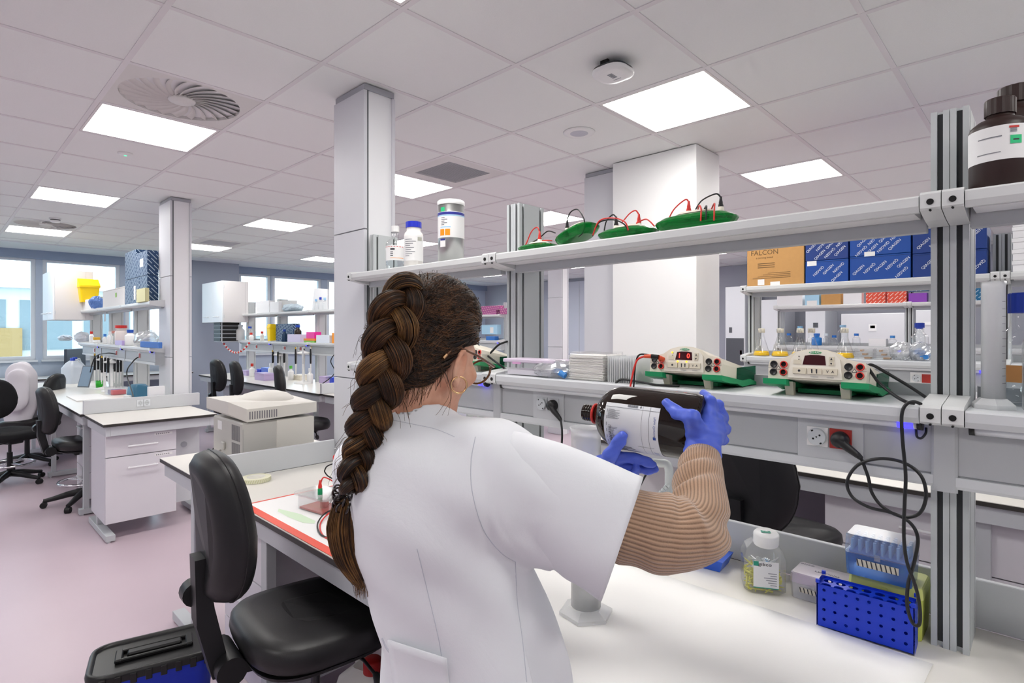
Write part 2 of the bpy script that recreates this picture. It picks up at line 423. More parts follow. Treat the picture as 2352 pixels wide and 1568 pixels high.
MB().box(3.15, 3.95, YW - 0.45, YW - 0.002, 0, CEIL - 0.012).build('pier_cladding', mat('pier_paint', '#9aa2b2', 0.6), wall_b)
wfm = mat('window_frame', '#dfe5ec', 0.4); gl = thin_glass('window_glass', '#eef6f8', 0.05)
for i, (a, b) in enumerate(openings):
    w = thing('window_%d' % (i + 1), '', 'window', (a, YW, ZS)); del w['label']; del w['category']; w['kind'] = 'structure'
    fr = MB(); d0, d1, t_ = 0.02, 0.09, 0.055; L = b - a; H = ZH - ZS
    fr.box(0, L, d0, d1, 0, t_).box(0, L, d0, d1, H - t_, H).box(0, t_, d0, d1, t_, H - t_).box(L - t_, L, d0, d1, t_, H - t_)
    if L > 2.0: fr.box(L / 2 - t_ / 2, L / 2 + t_ / 2, d0, d1, t_, H - t_)
    fr.build('frame', wfm, w)
    MB().box(t_, L - t_, 0.05, 0.056, t_, H - t_).build('pane', gl, w)
    MB().box(-0.02, L + 0.02, -0.06, 0.02, -0.03, 0.0).build('sill', wfm, w)
    if i < 3: MB().box(L * 0.78, L * 0.78 + 0.02, -0.01, 0.02, 0.6, 0.74).build('handle', wfm, w)
struct(MB().box(XL, XW, YW - 0.03, YW - 0.001, 0.0, 0.12).build('baseboard_back', LGREY))
# exterior seen through the windows
ext = struct(MB().box(-60, 90, YW + 2, 120, -6.1, -6).build('ground', mat('ext_ground', '#6d7664', 0.9)))
def building(name, label, x0, x1, y0, y1, z1, wallc, nx, nz, refl_panels=()):
    t = thing(name, label, 'building', (x0, y0, -6))
    MB().box(0, x1 - x0, 0, y1 - y0, 0, z1 + 6).build('wall', mat('ext_' + name + wallc, wallc, 0.7), t)
    MB().box(-0.2, x1 - x0 + 0.2, -0.4, y1 - y0, z1 + 6, z1 + 6.35).build('roof_edge', mat('ext_roof', '#eef0f2', 0.7), t)
    gx = (x1 - x0) / nx; gz = (z1 + 6) / nz
    wm = MB().box(0.1 * gx, 0.9 * gx, -0.06, 0.02, 0.2 * gz, 0.85 * gz).mesh('window', mat('ext_glass', '#8a9aa0', 0.5, spec=0.3))
    for i in range(nx):
        for k in range(nz):
            o = bpy.data.objects.new('window', wm); COL.objects.link(o); o.parent = t; o.location = (i * gx, 0, k * gz)
    for q in refl_panels: MB().box(q[0] - x0, q[1] - x0, -0.3, -0.08, q[2] + 6, q[3] + 6).build('panel', mat('ext_p' + q[4], q[4], 0.6), t)
    return t
building('office_block', 'pale office block with glass bands seen through the left windows', -6, 6.5, 30, 36, 3.3, '#dfe6ea', 6, 3,
         [(-0.2, 1.1, 0.6, 2.4, '#8d78bd'), (1.35, 2.6, 0.3, 1.7, '#b0935f'), (1.2, 2.9, -1.8, 0.2, '#e9eee6')])  # purple and tan panels stand in for reflections in the window pane
building('low_building', 'low white building seen through the windows beside the hanging cabinet', 12, 34, 45, 52, 1.2, '#e6edf2', 7, 2)
for i, (x, y, s_) in enumerate(((9.5, 27, 1.0), (16, 30, 1.2), (21.5, 33, 1.3))):
    t = thing('tree', ('slim green tree outside the window, leftmost of three', 'green tree outside the window, middle of three', 'green tree outside, rightmost of three')[i], 'tree', (x, y, -6), group='trees outside the windows')
    MB().tube([(0, 0, 0), (0.1, 0, 2.5), (0.05, 0.1, 4)], [0.16, 0.12, 0.06]).build('trunk', mat('bark', '#5b4a3c', 0.9), t)
    cr = MB(); rnd = random.Random(i)
    for k in range(420):
        th, ph, r = rnd.uniform(0, 2 * PI), rnd.uniform(-1, 1), rnd.uniform(0.5, 1.0)
        p = Vector((1.7 * s_ * r * math.cos(th) * math.sqrt(1 - ph * ph), 1.7 * s_ * r * math.sin(th) * math.sqrt(1 - ph * ph), 4.6 + 2.1 * s_ * ph * r))
        a = Vector((rnd.gauss(0, 1), rnd.gauss(0, 1), rnd.gauss(0, 1))).normalized() * 0.2; b = a.orthogonal().normalized() * 0.14
        cr.add([p - a, p + b, p + a, p - b], [(0, 1, 2, 3)])
    cr.build('crown', mat('leaf_green', '#7d9a6a', 0.8), t, kind='stuff')
# door and panels on the right wall
y0d, y1d = 7.25, 8.45
d = struct(MB().box(XW - 0.05, XW - 0.004, y0d, y1d, 0.0, 2.75, 0.004).build('door_1', mat('door_laminate', '#c9cdd9', 0.5)))
MB().tube([(XW - 0.05, y1d - 0.12, 1.03), (XW - 0.11, y1d - 0.12, 1.03), (XW - 0.11, y1d - 0.26, 1.03)], 0.012).build('door_handle', mat('handle_blue', '#3b4f8f', 0.4), d)
MB().box(XW - 0.06, XW - 0.002, y1d, y1d + 0.05, 0, 2.8).box(XW - 0.06, XW - 0.002, y0d - 0.05, y0d, 0, 2.8).box(XW - 0.056, XW - 0.049, 7.95, 7.962, 0, 2.75).build('door_frame', LGREY, d)
# ------------------------------------------------------------------ service columns and pillar
colm = mat('column_panel', '#d3d4da', 0.5, bump=0.03, bscale=300); colw = mat('column_white', '#f0f1f4', 0.5)
def service_column(n, x0, x1, y0, y1, label):
    """clad column: grey panels split by joints, white infill on the near face"""
    c = MB().box(x0 + 0.018, x1 - 0.018, y0 + 0.012, y1, 0, CEIL - 0.001).build('column_%d' % n, colw); c['kind'] = 'structure'
    zs = [0.0, 0.95, 1.335, 2.09, CEIL - 0.032]
    for xa, xb in ((x0, x0 + 0.018), (x1 - 0.018, x1)):
        for a, b in zip(zs[:-1], zs[1:]):
            MB().box(xa, xb, y0, y1 + 0.004, a + 0.004, b - 0.001, 0.0015).build('panel', colm, c)
    MB().box(x0 + 0.02, x0 + 0.03, y0 + 0.006, y0 + 0.0119, 0, CEIL - 0.03).build('joint_strip', mat('joint_dark', '#6f7377', 0.6), c)
    MB().box(x0 + 0.005, x1 - 0.005, y0 + 0.003, y1 - 0.004, CEIL - 0.03, CEIL - 0.002).build('head_trim', mat('head_trim', '#a9abb2', 0.5), c)
    return c
service_column(1, 1.505, 1.69, 2.47, 2.765, '')
service_column(2, 1.545, 1.725, 5.86, 6.22, '')
service_column(3, 3.60, 3.80, 2.36, 2.66, '')
service_column(4, 3.66, 3.84, 5.86, 6.22, '')
service_column(5, 6.66, 6.83, 5.35, 5.62, '')
pil = struct(MB().box(3.52, 3.88, 1.69, 2.345, 0, CEIL - 0.001, 0.003).build('pillar_1', mat('pillar_white', '#f4f4f4', 0.55)))

# ------------------------------------------------------------------ benches
T = 0.89
apron = mat('apron_steel', '#c3c6cb', 0.45); legm = mat('leg_steel', '#bfc3c7', 0.45)
def bench(label, x0, x1, y0, y1, legs=(), faces='x', upstand=None, cut=None):
    """worktop with a dark core, aprons and C-frame legs"""
    t = thing('lab_bench', label, 'bench', ((x0 + x1) / 2, (y0 + y1) / 2, 0))
    P_ = [(x0, y0), (x1, y0), (x1, y1), (x0, y1)]                       # a column notch is cut out of one far corner
    if cut: P_ = [(x0, y0), (x1, y0), (x1, cut[1]), (cut[0], cut[1]), (cut[0], y1), (x0, y1)] if cut[2] > 0 else [(x0, y0), (cut[0], y0), (cut[0], cut[1]), (x1, cut[1]), (x1, y1), (x0, y1)]
    MB().prism(P_, T - 0.003, T).build('worktop', TOPW, t, True)
    MB().prism(P_, T - 0.022, T - 0.003).build('worktop_core', EDGE, t, True)
    a = 0.018
    MB().box(x0 + a, x0 + a + 0.03, y0 + a, y1 - a, T - 0.095, T - 0.022).build('apron', apron, t, True)
    MB().box(x1 - a - 0.03, x1 - a, (cut[1] if cut and cut[2] < 0 else y0 + a), (cut[1] if cut and cut[2] > 0 else y1 - a), T - 0.095, T - 0.022).build('apron', apron, t, True)
    MB().box(x0 + a + 0.031, (cut[0] - 0.002 if cut and cut[2] < 0 else x1 - a - 0.031), y0 + a, y0 + a + 0.03, T - 0.095, T - 0.022).build('apron', apron, t, True)
    MB().box(x0 + a + 0.031, (cut[0] - 0.002 if cut and cut[2] > 0 else x1 - a - 0.031), y1 - a - 0.03, y1 - a, T - 0.095, T - 0.022).build('apron', apron, t, True)
    for (lx, ly, fx0, fx1, fy0, fy1) in legs:
        l = MB().box(lx - 0.02, lx + 0.02, ly - 0.025, ly + 0.025, 0.055, T - 0.096, 0.002).build('leg', legm, t, True)
        MB().box(fx0, fx1, fy0, fy1, 0.01, 0.055, 0.002).box(fx0 + .01, fx0 + .03, fy0 + .005, fy0 + .03, 0, 0.01).build('foot', legm, l, True)
    if upstand:
        for (ux0, ux1, uy0, uy1) in upstand: MB().box(ux0, ux1, uy0, uy1, T, T + 0.112, 0.002).build('upstand', LGREY, t, True)
    return t
def cfeet(x0, x1, ys): return [(x0 + 0.07, y, x0 + 0.02, x1 - 0.1, y - 0.03, y + 0.03) for y in ys] + [(x1 - 0.14, y, x1 - 0.2, x1 - 0.12, y - 0.029, y + 0.029) for y in ys]
def efeet(x0, x1, y0, y1): return [(x, (y0 + y1) / 2 + 0.05, x - 0.03, x + 0.03, y0 + 0.02, y1 - 0.05) for x in (x0 + 0.05, x1 - 0.05)]
bn1 = bench('long near white worktop with dark edge where the person pours', 0.85, 1.688, -1.7, 2.748, cfeet(0.85, 1.69, (-1.4, 0.6, 2.2)), upstand=[(1.69, 1.708, -1.7, 2.46)], cut=(1.502, 2.467, 1))
bn1e = bench('end table carrying the beige desktop machine', 0.87, 1.70, 2.772, 3.49, [(0.95, 3.15, 0.92, 0.98, 2.8, 3.45), (1.62, 3.15, 1.59, 1.65, 2.8, 3.45)], upstand=[(0.86, 1.50, 2.75, 2.77)])
bn2e = bench('end table with drawers across the aisle, left service column behind it', 0.89, 1.67, 5.03, 5.75, efeet(0.89, 1.67, 5.03, 5.75), upstand=[(0.885, 1.76, 5.752, 5.79)])
bn2 = bench('long bench in front of the left windows, crowded with bottles and stands', 0.87, 1.69, 5.80, 9.75, cfeet(0.87, 1.69, (6.0, 7.8, 9.5)), cut=(1.542, 6.225, -1))
bn3 = bench('white bench beyond the black office chair, seen under the socket trunking', 2.97, 3.81, -2.4, 2.3, cfeet(2.97, 3.81, (-1.6, 0.2, 1.9)), upstand=[(3.81, 3.828, -2.4, 1.68)], cut=(3.517, 1.687, 1))
bn4 = bench('long bench below the white hanging cabinet by the middle windows', 2.97, 3.81, 5.8, 9.75, cfeet(2.97, 3.81, (6.0, 7.8, 9.5)), cut=(3.655, 6.225, -1))
bn4e = bench('end table at the aisle end of the middle window bench', 2.99, 3.79, 5.03, 5.75, efeet(2.99, 3.79, 5.03, 5.75), upstand=[(2.98, 3.86, 5.752, 5.79)])
bn5 = bench('bench of the far right rack with bottles and lab instruments', 6.05, 6.9, -3.0, 2.6, cfeet(6.05, 6.9, (-2, 0, 2.2)))
bn6 = bench('far bench beside the door, seen between the head and the metal post', 6.05, 6.9, 5.65, 10.4, cfeet(6.05, 6.9, (6.0, 8, 10)))
bnw = bench('low bench running along under the left windows', -2.5, 3.1, 10.45, 11.15, [(-0.5, 10.9, -.53, -.47, 10.5, 11.1), (2.9, 10.9, 2.87, 2.93, 10.5, 11.1)])
# sockets on the left upstand
def schuko(par, pos, nrm, up, r=0.02, plate=None, pm_=None, world=True, name='socket'):
    """round recessed socket; nrm points out of the wall"""
    n = Vector(nrm).normalized(); u = Vector(up).normalized(); w = u.cross(n); p = Vector(pos)
    M = Matrix((w, u, n)).transposed()
    s = MB()
    if plate:
        a, b = plate; q = MB()
        pts = [(-a, -b), (a, -b), (a, b), (-a, b)]
        q.add([p + M @ Vector((x, y, 0.0)) for x, y in pts] + [p + M @ Vector((x, y, 0.006)) for x, y in pts], [(4, 5, 6, 7), (0, 1, 5, 4), (1, 2, 6, 5), (2, 3, 7, 6), (3, 0, 4, 7)])
        so = q.build(name, pm_ or WPLAS, par, world)
    s.lathe([(r, 0.0066), (r * 0.94, 0.0068), (r * 0.92, 0.0062), (0, 0.0062)], 24, p, M)
    ins = s.build('insert', mat('socket_insert', '#c9ced2', 0.4), so if plate else par, world)
    h = MB()
    for sx in (-0.42, 0.42): h.lathe([(r * 0.12, 0.0072), (0, 0.0072)], 10, p + M @ Vector((sx * r, 0, 0)), M, close=False)
    h.lathe([(r * 0.09, 0.0074), (0, 0.0074)], 10, p, M, close=False)
    for sy in (-0.85, 0.85): h.add([p + M @ Vector((x * r, sy * r + y * r, 0.0073)) for x, y in ((-.12, -.08), (.12, -.08), (.12, .08), (-.12, .08))], [(0, 1, 2, 3)])
    h.build('contacts', HOLE, so if plate else par, world)
    return so if plate else ins
for k, uu in enumerate((322, 337)):
    p = YP(uu, 927, 5.752); schuko(bn2e, (p.x, 5.7515, T + 0.06), (0, -1, 0), (0, 0, 1), 0.02, (0.026, 0.028), mat('socket_white', '#dfe3e8', 0.4))

# ------------------------------------------------------------------ drawer units
frontm = mat('drawer_front', '#dcdae0', 0.42); handm = mat('handle_white', '#e9e9ec', 0.35)
def drawer_unit(label, x0, x1, y0, y1, z0, z1, splits, face, group=None, labels=0, name='drawer_unit'):
    """pedestal; face '-x' or '-y'; splits = heights of drawer joints"""
    t = thing(name, label, 'cabinet', ((x0 + x1) / 2, (y0 + y1) / 2, z0), group=group)
    fx0, fy0 = (x0 + 0.02, y0) if face == '-x' else (x0, y0 + 0.02)
    MB().box(fx0, x1, fy0, y1, z0, z1).build('body', mat('pedestal_body', '#d2d1d8', 0.45), t, True)
    zs = [z0] + list(splits) + [z1]
    for k, (a, b) in enumerate(zip(zs[:-1], zs[1:])):
        m = MB()
        if face == '-x': m.box(x0, x0 + 0.019, y0 + 0.002, y1 - 0.002, a + 0.003, b - 0.003, 0.001)
        else: m.box(x0 + 0.002, x1 - 0.002, y0, y0 + 0.019, a + 0.003, b - 0.003, 0.001)
        d = m.build('drawer', frontm, t, True); h = b - 0.09 if b - a > 0.15 else (a + b) / 2; w = 0.1
        if face == '-x':
            ym = (y0 + y1) / 2; MB().cyl((x0 - 0.03, ym - w, h), (x0 - 0.03, ym + w, h), 0.007, seg=10).cyl((x0, ym - w + .015, h), (x0 - 0.03, ym - w + .015, h), 0.005, seg=8).cyl((x0, ym + w - .015, h), (x0 - 0.03, ym + w - .015, h), 0.005, seg=8).build('handle', handm, d, True)
        else:
            xm = (x0 + x1) / 2; MB().cyl((xm - w, y0 - 0.03, h), (xm + w, y0 - 0.03, h), 0.007, seg=10).cyl((xm - w + .015, y0, h), (xm - w + .015, y0 - 0.03, h), 0.005, seg=8).cyl((xm + w - .015, y0, h), (xm + w - .015, y0 - 0.03, h), 0.005, seg=8).build('handle', handm, d, True)
        if labels and face == '-y':
            MB().box(x1 - 0.155, x1 - 0.03, y0 - 0.0012, y0 - 0.0002, b - 0.034, b - 0.014).build('name_strip', WPLAS, d, True)
            for q in range(7): MB().box(x1 - 0.145 + q * 0.014, x1 - 0.136 + q * 0.014, y0 - 0.0016, y0 - 0.0012, b - 0.028, b - 0.02).build('print', mat('print_grey', '#8b8b93', 0.6), d, True)
    return t
drawer_unit('white two-drawer unit hung under the left end table', 0.915, 1.39, 5.10, 5.62, 0.125, 0.79, [0.625], '-y', labels=1)
MB().box(1.395, 1.62, 5.3, 5.32, 0.14, 0.79).cyl((1.53, 5.298, 0.61), (1.53, 5.30, 0.61), 0.02, seg=16).build('back_panel', LGREY, bn2e, True)
MB().cyl((1.50, 5.297, 0.62), (1.50, 5.299, 0.62), 0.024, seg=20).build('cable_hole', mat('hole_grey', '#a5a8ae', 0.6), bn2e, True)
drawer_unit('white drawer unit under the near bench behind the blue bin', 0.93, 1.45, 2.25, 2.70, 0.1, 0.79, [0.3, 0.545], '-x')
drawer_unit('white drawer unit under the near bench beside the lab coat', 0.93, 1.45, 0.7, 1.42, 0.1, 0.79, [0.3, 0.545], '-x')
drawer_unit('white drawer unit with long handle beyond the small blue tip box', 3.05, 3.5, -0.02, 0.80, 0.1, 0.79, [0.33, 0.56], '-x')
drawer_unit('white drawer unit under the middle window bench', 3.04, 3.5, 6.3, 6.9, 0.1, 0.79, [0.33, 0.56], '-x')
drawer_unit('white drawer unit at the far end below the middle windows', 3.25, 3.7, 8.9, 9.5, 0.1, 0.79, [0.33, 0.56], '-x')
drawer_unit('white drawer unit under the left window bench behind the chairs', 0.98, 1.45, 6.1, 6.7, 0.1, 0.79, [0.33, 0.56], '-x')
drawer_unit('white drawer unit far under the bench by the hanging lab coat', 0.98, 1.45, 8.7, 9.3, 0.1, 0.79, [0.33, 0.56], '-x')
MB().box(1.60, 1.62, 0.0, 2.7, 0.12, 0.79).build('back_panel', mat('knee_panel', '#c9c8d0', 0.5), bn1, True)
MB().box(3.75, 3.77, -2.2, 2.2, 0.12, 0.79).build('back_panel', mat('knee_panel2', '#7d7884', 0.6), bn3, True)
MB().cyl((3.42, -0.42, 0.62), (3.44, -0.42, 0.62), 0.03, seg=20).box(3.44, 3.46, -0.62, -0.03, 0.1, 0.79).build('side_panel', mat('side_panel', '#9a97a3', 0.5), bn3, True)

# ------------------------------------------------------------------ reagent racks over the benches
def post_poly(x0, x1, y0, y1, g=0.0105, d=0.009):
    """aluminium profile outline with a slot on the front, the back and both sides"""
    ym = (y0 + y1) / 2; a = ym - g / 2; b = ym + g / 2; sx0 = x0 + 0.016; sx1 = sx0 + 0.010; ex1 = x1 - 0.016; ex0 = ex1 - 0.010; s_ = 0.006
    return [(x0, y0), (sx0, y0), (sx0, y0 + s_), (sx1, y0 + s_), (sx1, y0), (ex0, y0), (ex0, y0 + s_), (ex1, y0 + s_), (ex1, y0), (x1, y0),
            (x1, y1), (ex1, y1), (ex1, y1 - s_), (ex0, y1 - s_), (ex0, y1), (sx1, y1), (sx1, y1 - s_), (sx0, y1 - s_), (sx0, y1), (x0, y1),
            (x0, b), (x0 + d, b), (x0 + d, a), (x0, a)]
ledbar = mat('led_bar_diffuser', '#dfe1e6', 0.35); ledblue = emis('blue_led', '#3a35ff', 3.0)
def rack(label, dx, ys, ends=(False, False), trunk=True, ext=None, lampb=True, mid=True, upper=True, sides=False, detail=True):
    """ys = y of post pairs from far to near; ends = (far end single, near end single)"""
    yc = sum(ys) / len(ys); t = thing('shelving_rack', label, 'shelf rack', (dx + 1.6, yc, T))
    HW = 0.033
    pairs = []
    for i, y in enumerate(ys):
        one = (i == 0 and ends[0]) or (i == len(ys) - 1 and ends[1])
        prof = [(y - HW / 2, y + HW / 2)] if one else [(y - HW, y - 0.0006), (y + 0.0006, y + HW)]
        pairs.append((prof[0][0], prof[-1][1]))
        for a, b in prof:
            p = MB().prism(post_poly(dx + 1.53, dx + 1.67, a, b), T, 2.06).build('post', ALU, t, True)
            ym = (a + b) / 2
            MB().box(dx + 1.5385, dx + 1.54, ym - 0.005, ym + 0.005, T + 0.01, 2.055).build('slot_insert', DARKSLOT, p, True)
            if detail:
                for yy in (a + 0.0052, b - 0.006):
                    for xx in (1.546, 1.644): MB().box(dx + xx, dx + xx + 0.010, yy, yy + 0.0007, T + 0.01, 2.05).build('slot_insert', DARKSLOT, p, True)
    def bracket(y0, y1, zt, zb):
        b = MB().prism([(dx + 1.404, zb + 0.012), (dx + 1.40, zb + 0.016), (dx + 1.40, zt - 0.006), (dx + 1.408, zt), (dx + 1.529, zt + 0.012), (dx + 1.529, zb - 0.006), (dx + 1.47, zb)], y0 + 0.0008, y1 - 0.0008, 'y').build('bracket', ALUL, t, True)
        ym = (y0 + y1) / 2
        if detail: MB().cyl((dx + 1.3985, ym, zt - 0.022), (dx + 1.41, ym, zt - 0.022), 0.0062, seg=16).cyl((dx + 1.3985, ym, zt - 0.039), (dx + 1.405, ym, zt - 0.039), 0.0022, seg=10).build('bolt_hole', HOLE, b, True)
    n = len(ys)
    for i in range(n - 1):
        ya = pairs[i + 1][1] + 0.004; yb = pairs[i][0] - 0.004     # between the posts
        for zt, on in ((1.857, upper), (1.424, mid)):
            if not on: continue
            lip = MB().prism([(dx + 1.402, zt - 0.004), (dx + 1.406, zt), (dx + 1.67, zt), (dx + 1.67, zt - 0.012), (dx + 1.425, zt - 0.012), (dx + 1.42, zt - 0.034), (dx + 1.408, zt - 0.034), (dx + 1.402, zt - 0.022)], ya, yb, 'y').build('upper_shelf' if zt > 1.6 else 'lower_shelf', ALUL if zt > 1.6 else LGREY, t, True)
            if zt > 1.6: MB().box(dx + 1.425, dx + 1.50, ya + 0.01, yb - 0.01, zt - 0.034, zt - 0.0125).build('underside_panel', WHITE, lip, True); MB().box(dx + 1.502, dx + 1.529, ya, yb, zt - 0.062, zt - 0.0125, 0.001).build('rail', GREYP, t, True)
            else: MB().box(dx + 1.655, dx + 1.67, ya, yb, zt, zt + 0.03).build('back_lip', GREYP, t, True)
            bracket(ya - 0.037, ya - 0.001, zt + 0.006, zt - 0.044); bracket(yb + 0.001, yb + 0.037, zt + 0.006, zt - 0.044)
        if trunk:
            tr = MB().box(dx + 1.452, dx + 1.529, ya - 0.03, yb + 0.03, 1.262, 1.392).build('cable_trunking', GREYP, t, True)
            MB().box(dx + 1.449, dx + 1.4525, ya - 0.03, yb + 0.03, 1.285, 1.392, 0.001).build('trunking_cover', GREYP, tr, True)
            MB().prism([(dx + 1.444, 1.264), (dx + 1.446, 1.258), (dx + 1.50, 1.258), (dx + 1.50, 1.262), (dx + 1.451, 1.262), (dx + 1.451, 1.282), (dx + 1.444, 1.282)], ya - 0.03, yb + 0.03, 'y').build('lower_lip', LGREY, tr, True)
            lb = MB().prism([(dx + 1.43 + 0.012 * math.cos(q), 1.386 + 0.011 * math.sin(q)) for q in np.linspace(0, 2 * PI, 13)[:-1]], ya + 0.005, yb - 0.012, 'y', True).build('light_bar', ledbar, t, True)
            MB().prism([(dx + 1.43 + 0.0135 * math.cos(q), 1.386 + 0.0125 * math.sin(q)) for q in np.linspace(0, 2 * PI, 13)[:-1]], ya - 0.004, ya + 0.006, 'y', True).prism([(dx + 1.43 + 0.0135 * math.cos(q), 1.386 + 0.0125 * math.sin(q)) for q in np.linspace(0, 2 * PI, 13)[:-1]], yb - 0.013, yb - 0.004, 'y', True).build('end_cap', BLACK, lb, True)
            if lampb: MB().prism([(dx + 1.43 + 0.0124 * math.cos(q), 1.386 + 0.0114 * math.sin(q)) for q in np.linspace(0, 2 * PI, 13)[:-1]], ya + 0.012, ya + 0.04, 'y', True).build('indicator_light', ledblue, lb, True)
    if trunk:
        for i in range(1, n - 1):
            y = ys[i]; MB().prism([(dx + 1.447, y - 0.022), (dx + 1.4425, y - 0.017), (dx + 1.4425, y + 0.017), (dx + 1.447, y + 0.022)], 1.25, 1.40, 'z').build('joint_cover', GREYP, t, True)
    return t, pairs
r1, _ = rack('aluminium shelving rack over the near bench with sockets and power supplies', 0, [2.4375, 1.464, 0.157, -1.2], (True, True))
r2, _ = rack('aluminium shelving rack by the left windows with yellow bin on top', 0.02, [9.6, 8.4, 7.2, 6.05], (True, True), detail=False)
r3, _ = rack('white shelving rack with blue patterned boxes behind the right metal post', 2.12, [1.385, 0.172, -1.05, -2.2], (True, True))
r4, _ = rack('shelving rack by the middle windows with pink and yellow boxes', 2.12, [9.6, 8.4, 7.2, 6.05], (True, True), detail=False)
r5, _ = rack('far right shelving rack with small orange-red boxes on top', 5.15, [2.22, 1.0, -0.3, -1.6], (True, True), detail=False)
r6, _ = rack('far shelving rack with purple boxes beside the corner window', 5.15, [10.2, 9.0, 7.8, 6.6], (True, True), detail=False)
# socket modules in the near trunking
mody = mat('socket_module', '#c3c6ca', 0.45); redp = mat('socket_red', '#a8322b', 0.45)
for (ua, ub, us, ured, vv, oneplug) in ((1833, 1984, 1878, 1931, 1008, 0), (1226, 1296, 1246, 1272, 942, 1)):
    pa, pb = XP(ua, vv, 1.449), XP(ub, vv, 1.449)
    mo = MB().box(1.4458, 1.4488, pb.y, pa.y, 1.266, 1.390, 0.0008).build('socket_module', mody, r1, True)
    ps, pr = XP(us, vv, 1.4455), XP(ured, vv, 1.4455); zc = 1.333
    schuko(mo, (1.4455, ps.y, zc), (-1, 0, 0), Vector((0, 0.5, 0.9)), 0.0205)
    d_ = 0.0226
    MB().box(1.442, 1.4458, ps.y - d_, ps.y + d_, zc - d_, zc + d_, 0.0006).build('socket_plate', WPLAS if not oneplug else mody, mo, True)
    schuko(mo, (1.4419, ps.y, zc), (-1, 0, 0), Vector((0, 0.55, 0.84)), 0.0195)
    MB().box(1.442, 1.4458, pr.y - d_, pr.y + d_, zc - d_, zc + d_, 0.0006).build('socket_plate', redp if not oneplug else mody, mo, True)
# socket hints on the other racks' trunking
def module(par, x, y, z, red=False):
    m = MB().box(x - 0.004, x, y - 0.05, y + 0.05, z - 0.03, z + 0.03).build('socket_module', WPLAS, par, True)
    schuko(m, (x - 0.0041, y + 0.023, z), (-1, 0, 0), (0, 0.5, 0.9), 0.019)
    if red: MB().box(x - 0.008, x - 0.0042, y - 0.046, y, z - 0.022, z + 0.022).build('socket_plate', redp, m, True)
pm2 = XP(2118, 866, 3.57); module(r3, 2.12 + 1.449, pm2.y, 1.335, True)
for par, dx, lst in ((r2, 0.02, (6.6, 7.6, 8.8)), (r4, 2.12, (6.5, 7.5, 8.0, 9.0)), (r6, 5.15, (8.3, 9.4))):
    for q in lst: module(par, dx + 1.449, q, 1.335, True)

# ------------------------------------------------------------------ hanging cabinets
def wall_cabinet(label, x0, x1, y0, y1, z0, z1):
    t = thing('hanging_cabinet', label, 'cabinet', ((x0 + x1) / 2, (y0 + y1) / 2, z0))
    MB().box(x0 + 0.02, x1, y0, y1, z0, z1, 0.002).build('body', mat('cabinet_side', '#dcd9da', 0.5), t, True)
    n = 2; w = (y1 - y0) / n
    for k in range(n):
        d = MB().box(x0, x0 + 0.019, y0 + k * w + 0.002, y0 + (k + 1) * w - 0.002, z0, z1, 0.002).build('door', mat('cabinet_door', '#eceff4', 0.4), t, True)
        ym = y0 + w * (k + 0.5); MB().cyl((x0 - 0.03, ym - 0.1, z0 + 0.09), (x0 - 0.03, ym + 0.1, z0 + 0.09), 0.007, seg=8).cyl((x0 - 0.03, ym - 0.08, z0 + .09), (x0, ym - 0.08, z0 + .09), .005, seg=6).cyl((x0 - 0.03, ym + 0.08, z0 + .09), (x0, ym + 0.08, z0 + .09), .005, seg=6).build('handle', handm, d, True)
        MB().box(x0 + 0.0195, x0 + 0.03, y0 - 0.004, y0, z0 + 0.07, z0 + 0.12).box(x0 + 0.0195, x0 + 0.03, y0 - 0.004, y0, z1 - 0.12, z1 - 0.07).build('hinge', LGREY, d, True) if k == 0 else None
    MB().box(x0 + 0.35, x0 + 0.352, y0 - 0.001, y0, z0, z1).build('joint', mat('joint_grey', '#b5b3b6', 0.6), t, True)
    return t
wall_cabinet('white hanging cabinet at the left windows behind the yellow bin', 1.13, 1.56, 9.45, 10.4, 1.73, 2.39)
wall_cabinet('white hanging cabinet between the two service columns at the middle windows', 3.22, 3.62, 9.45, 10.4, 1.72, 2.38)
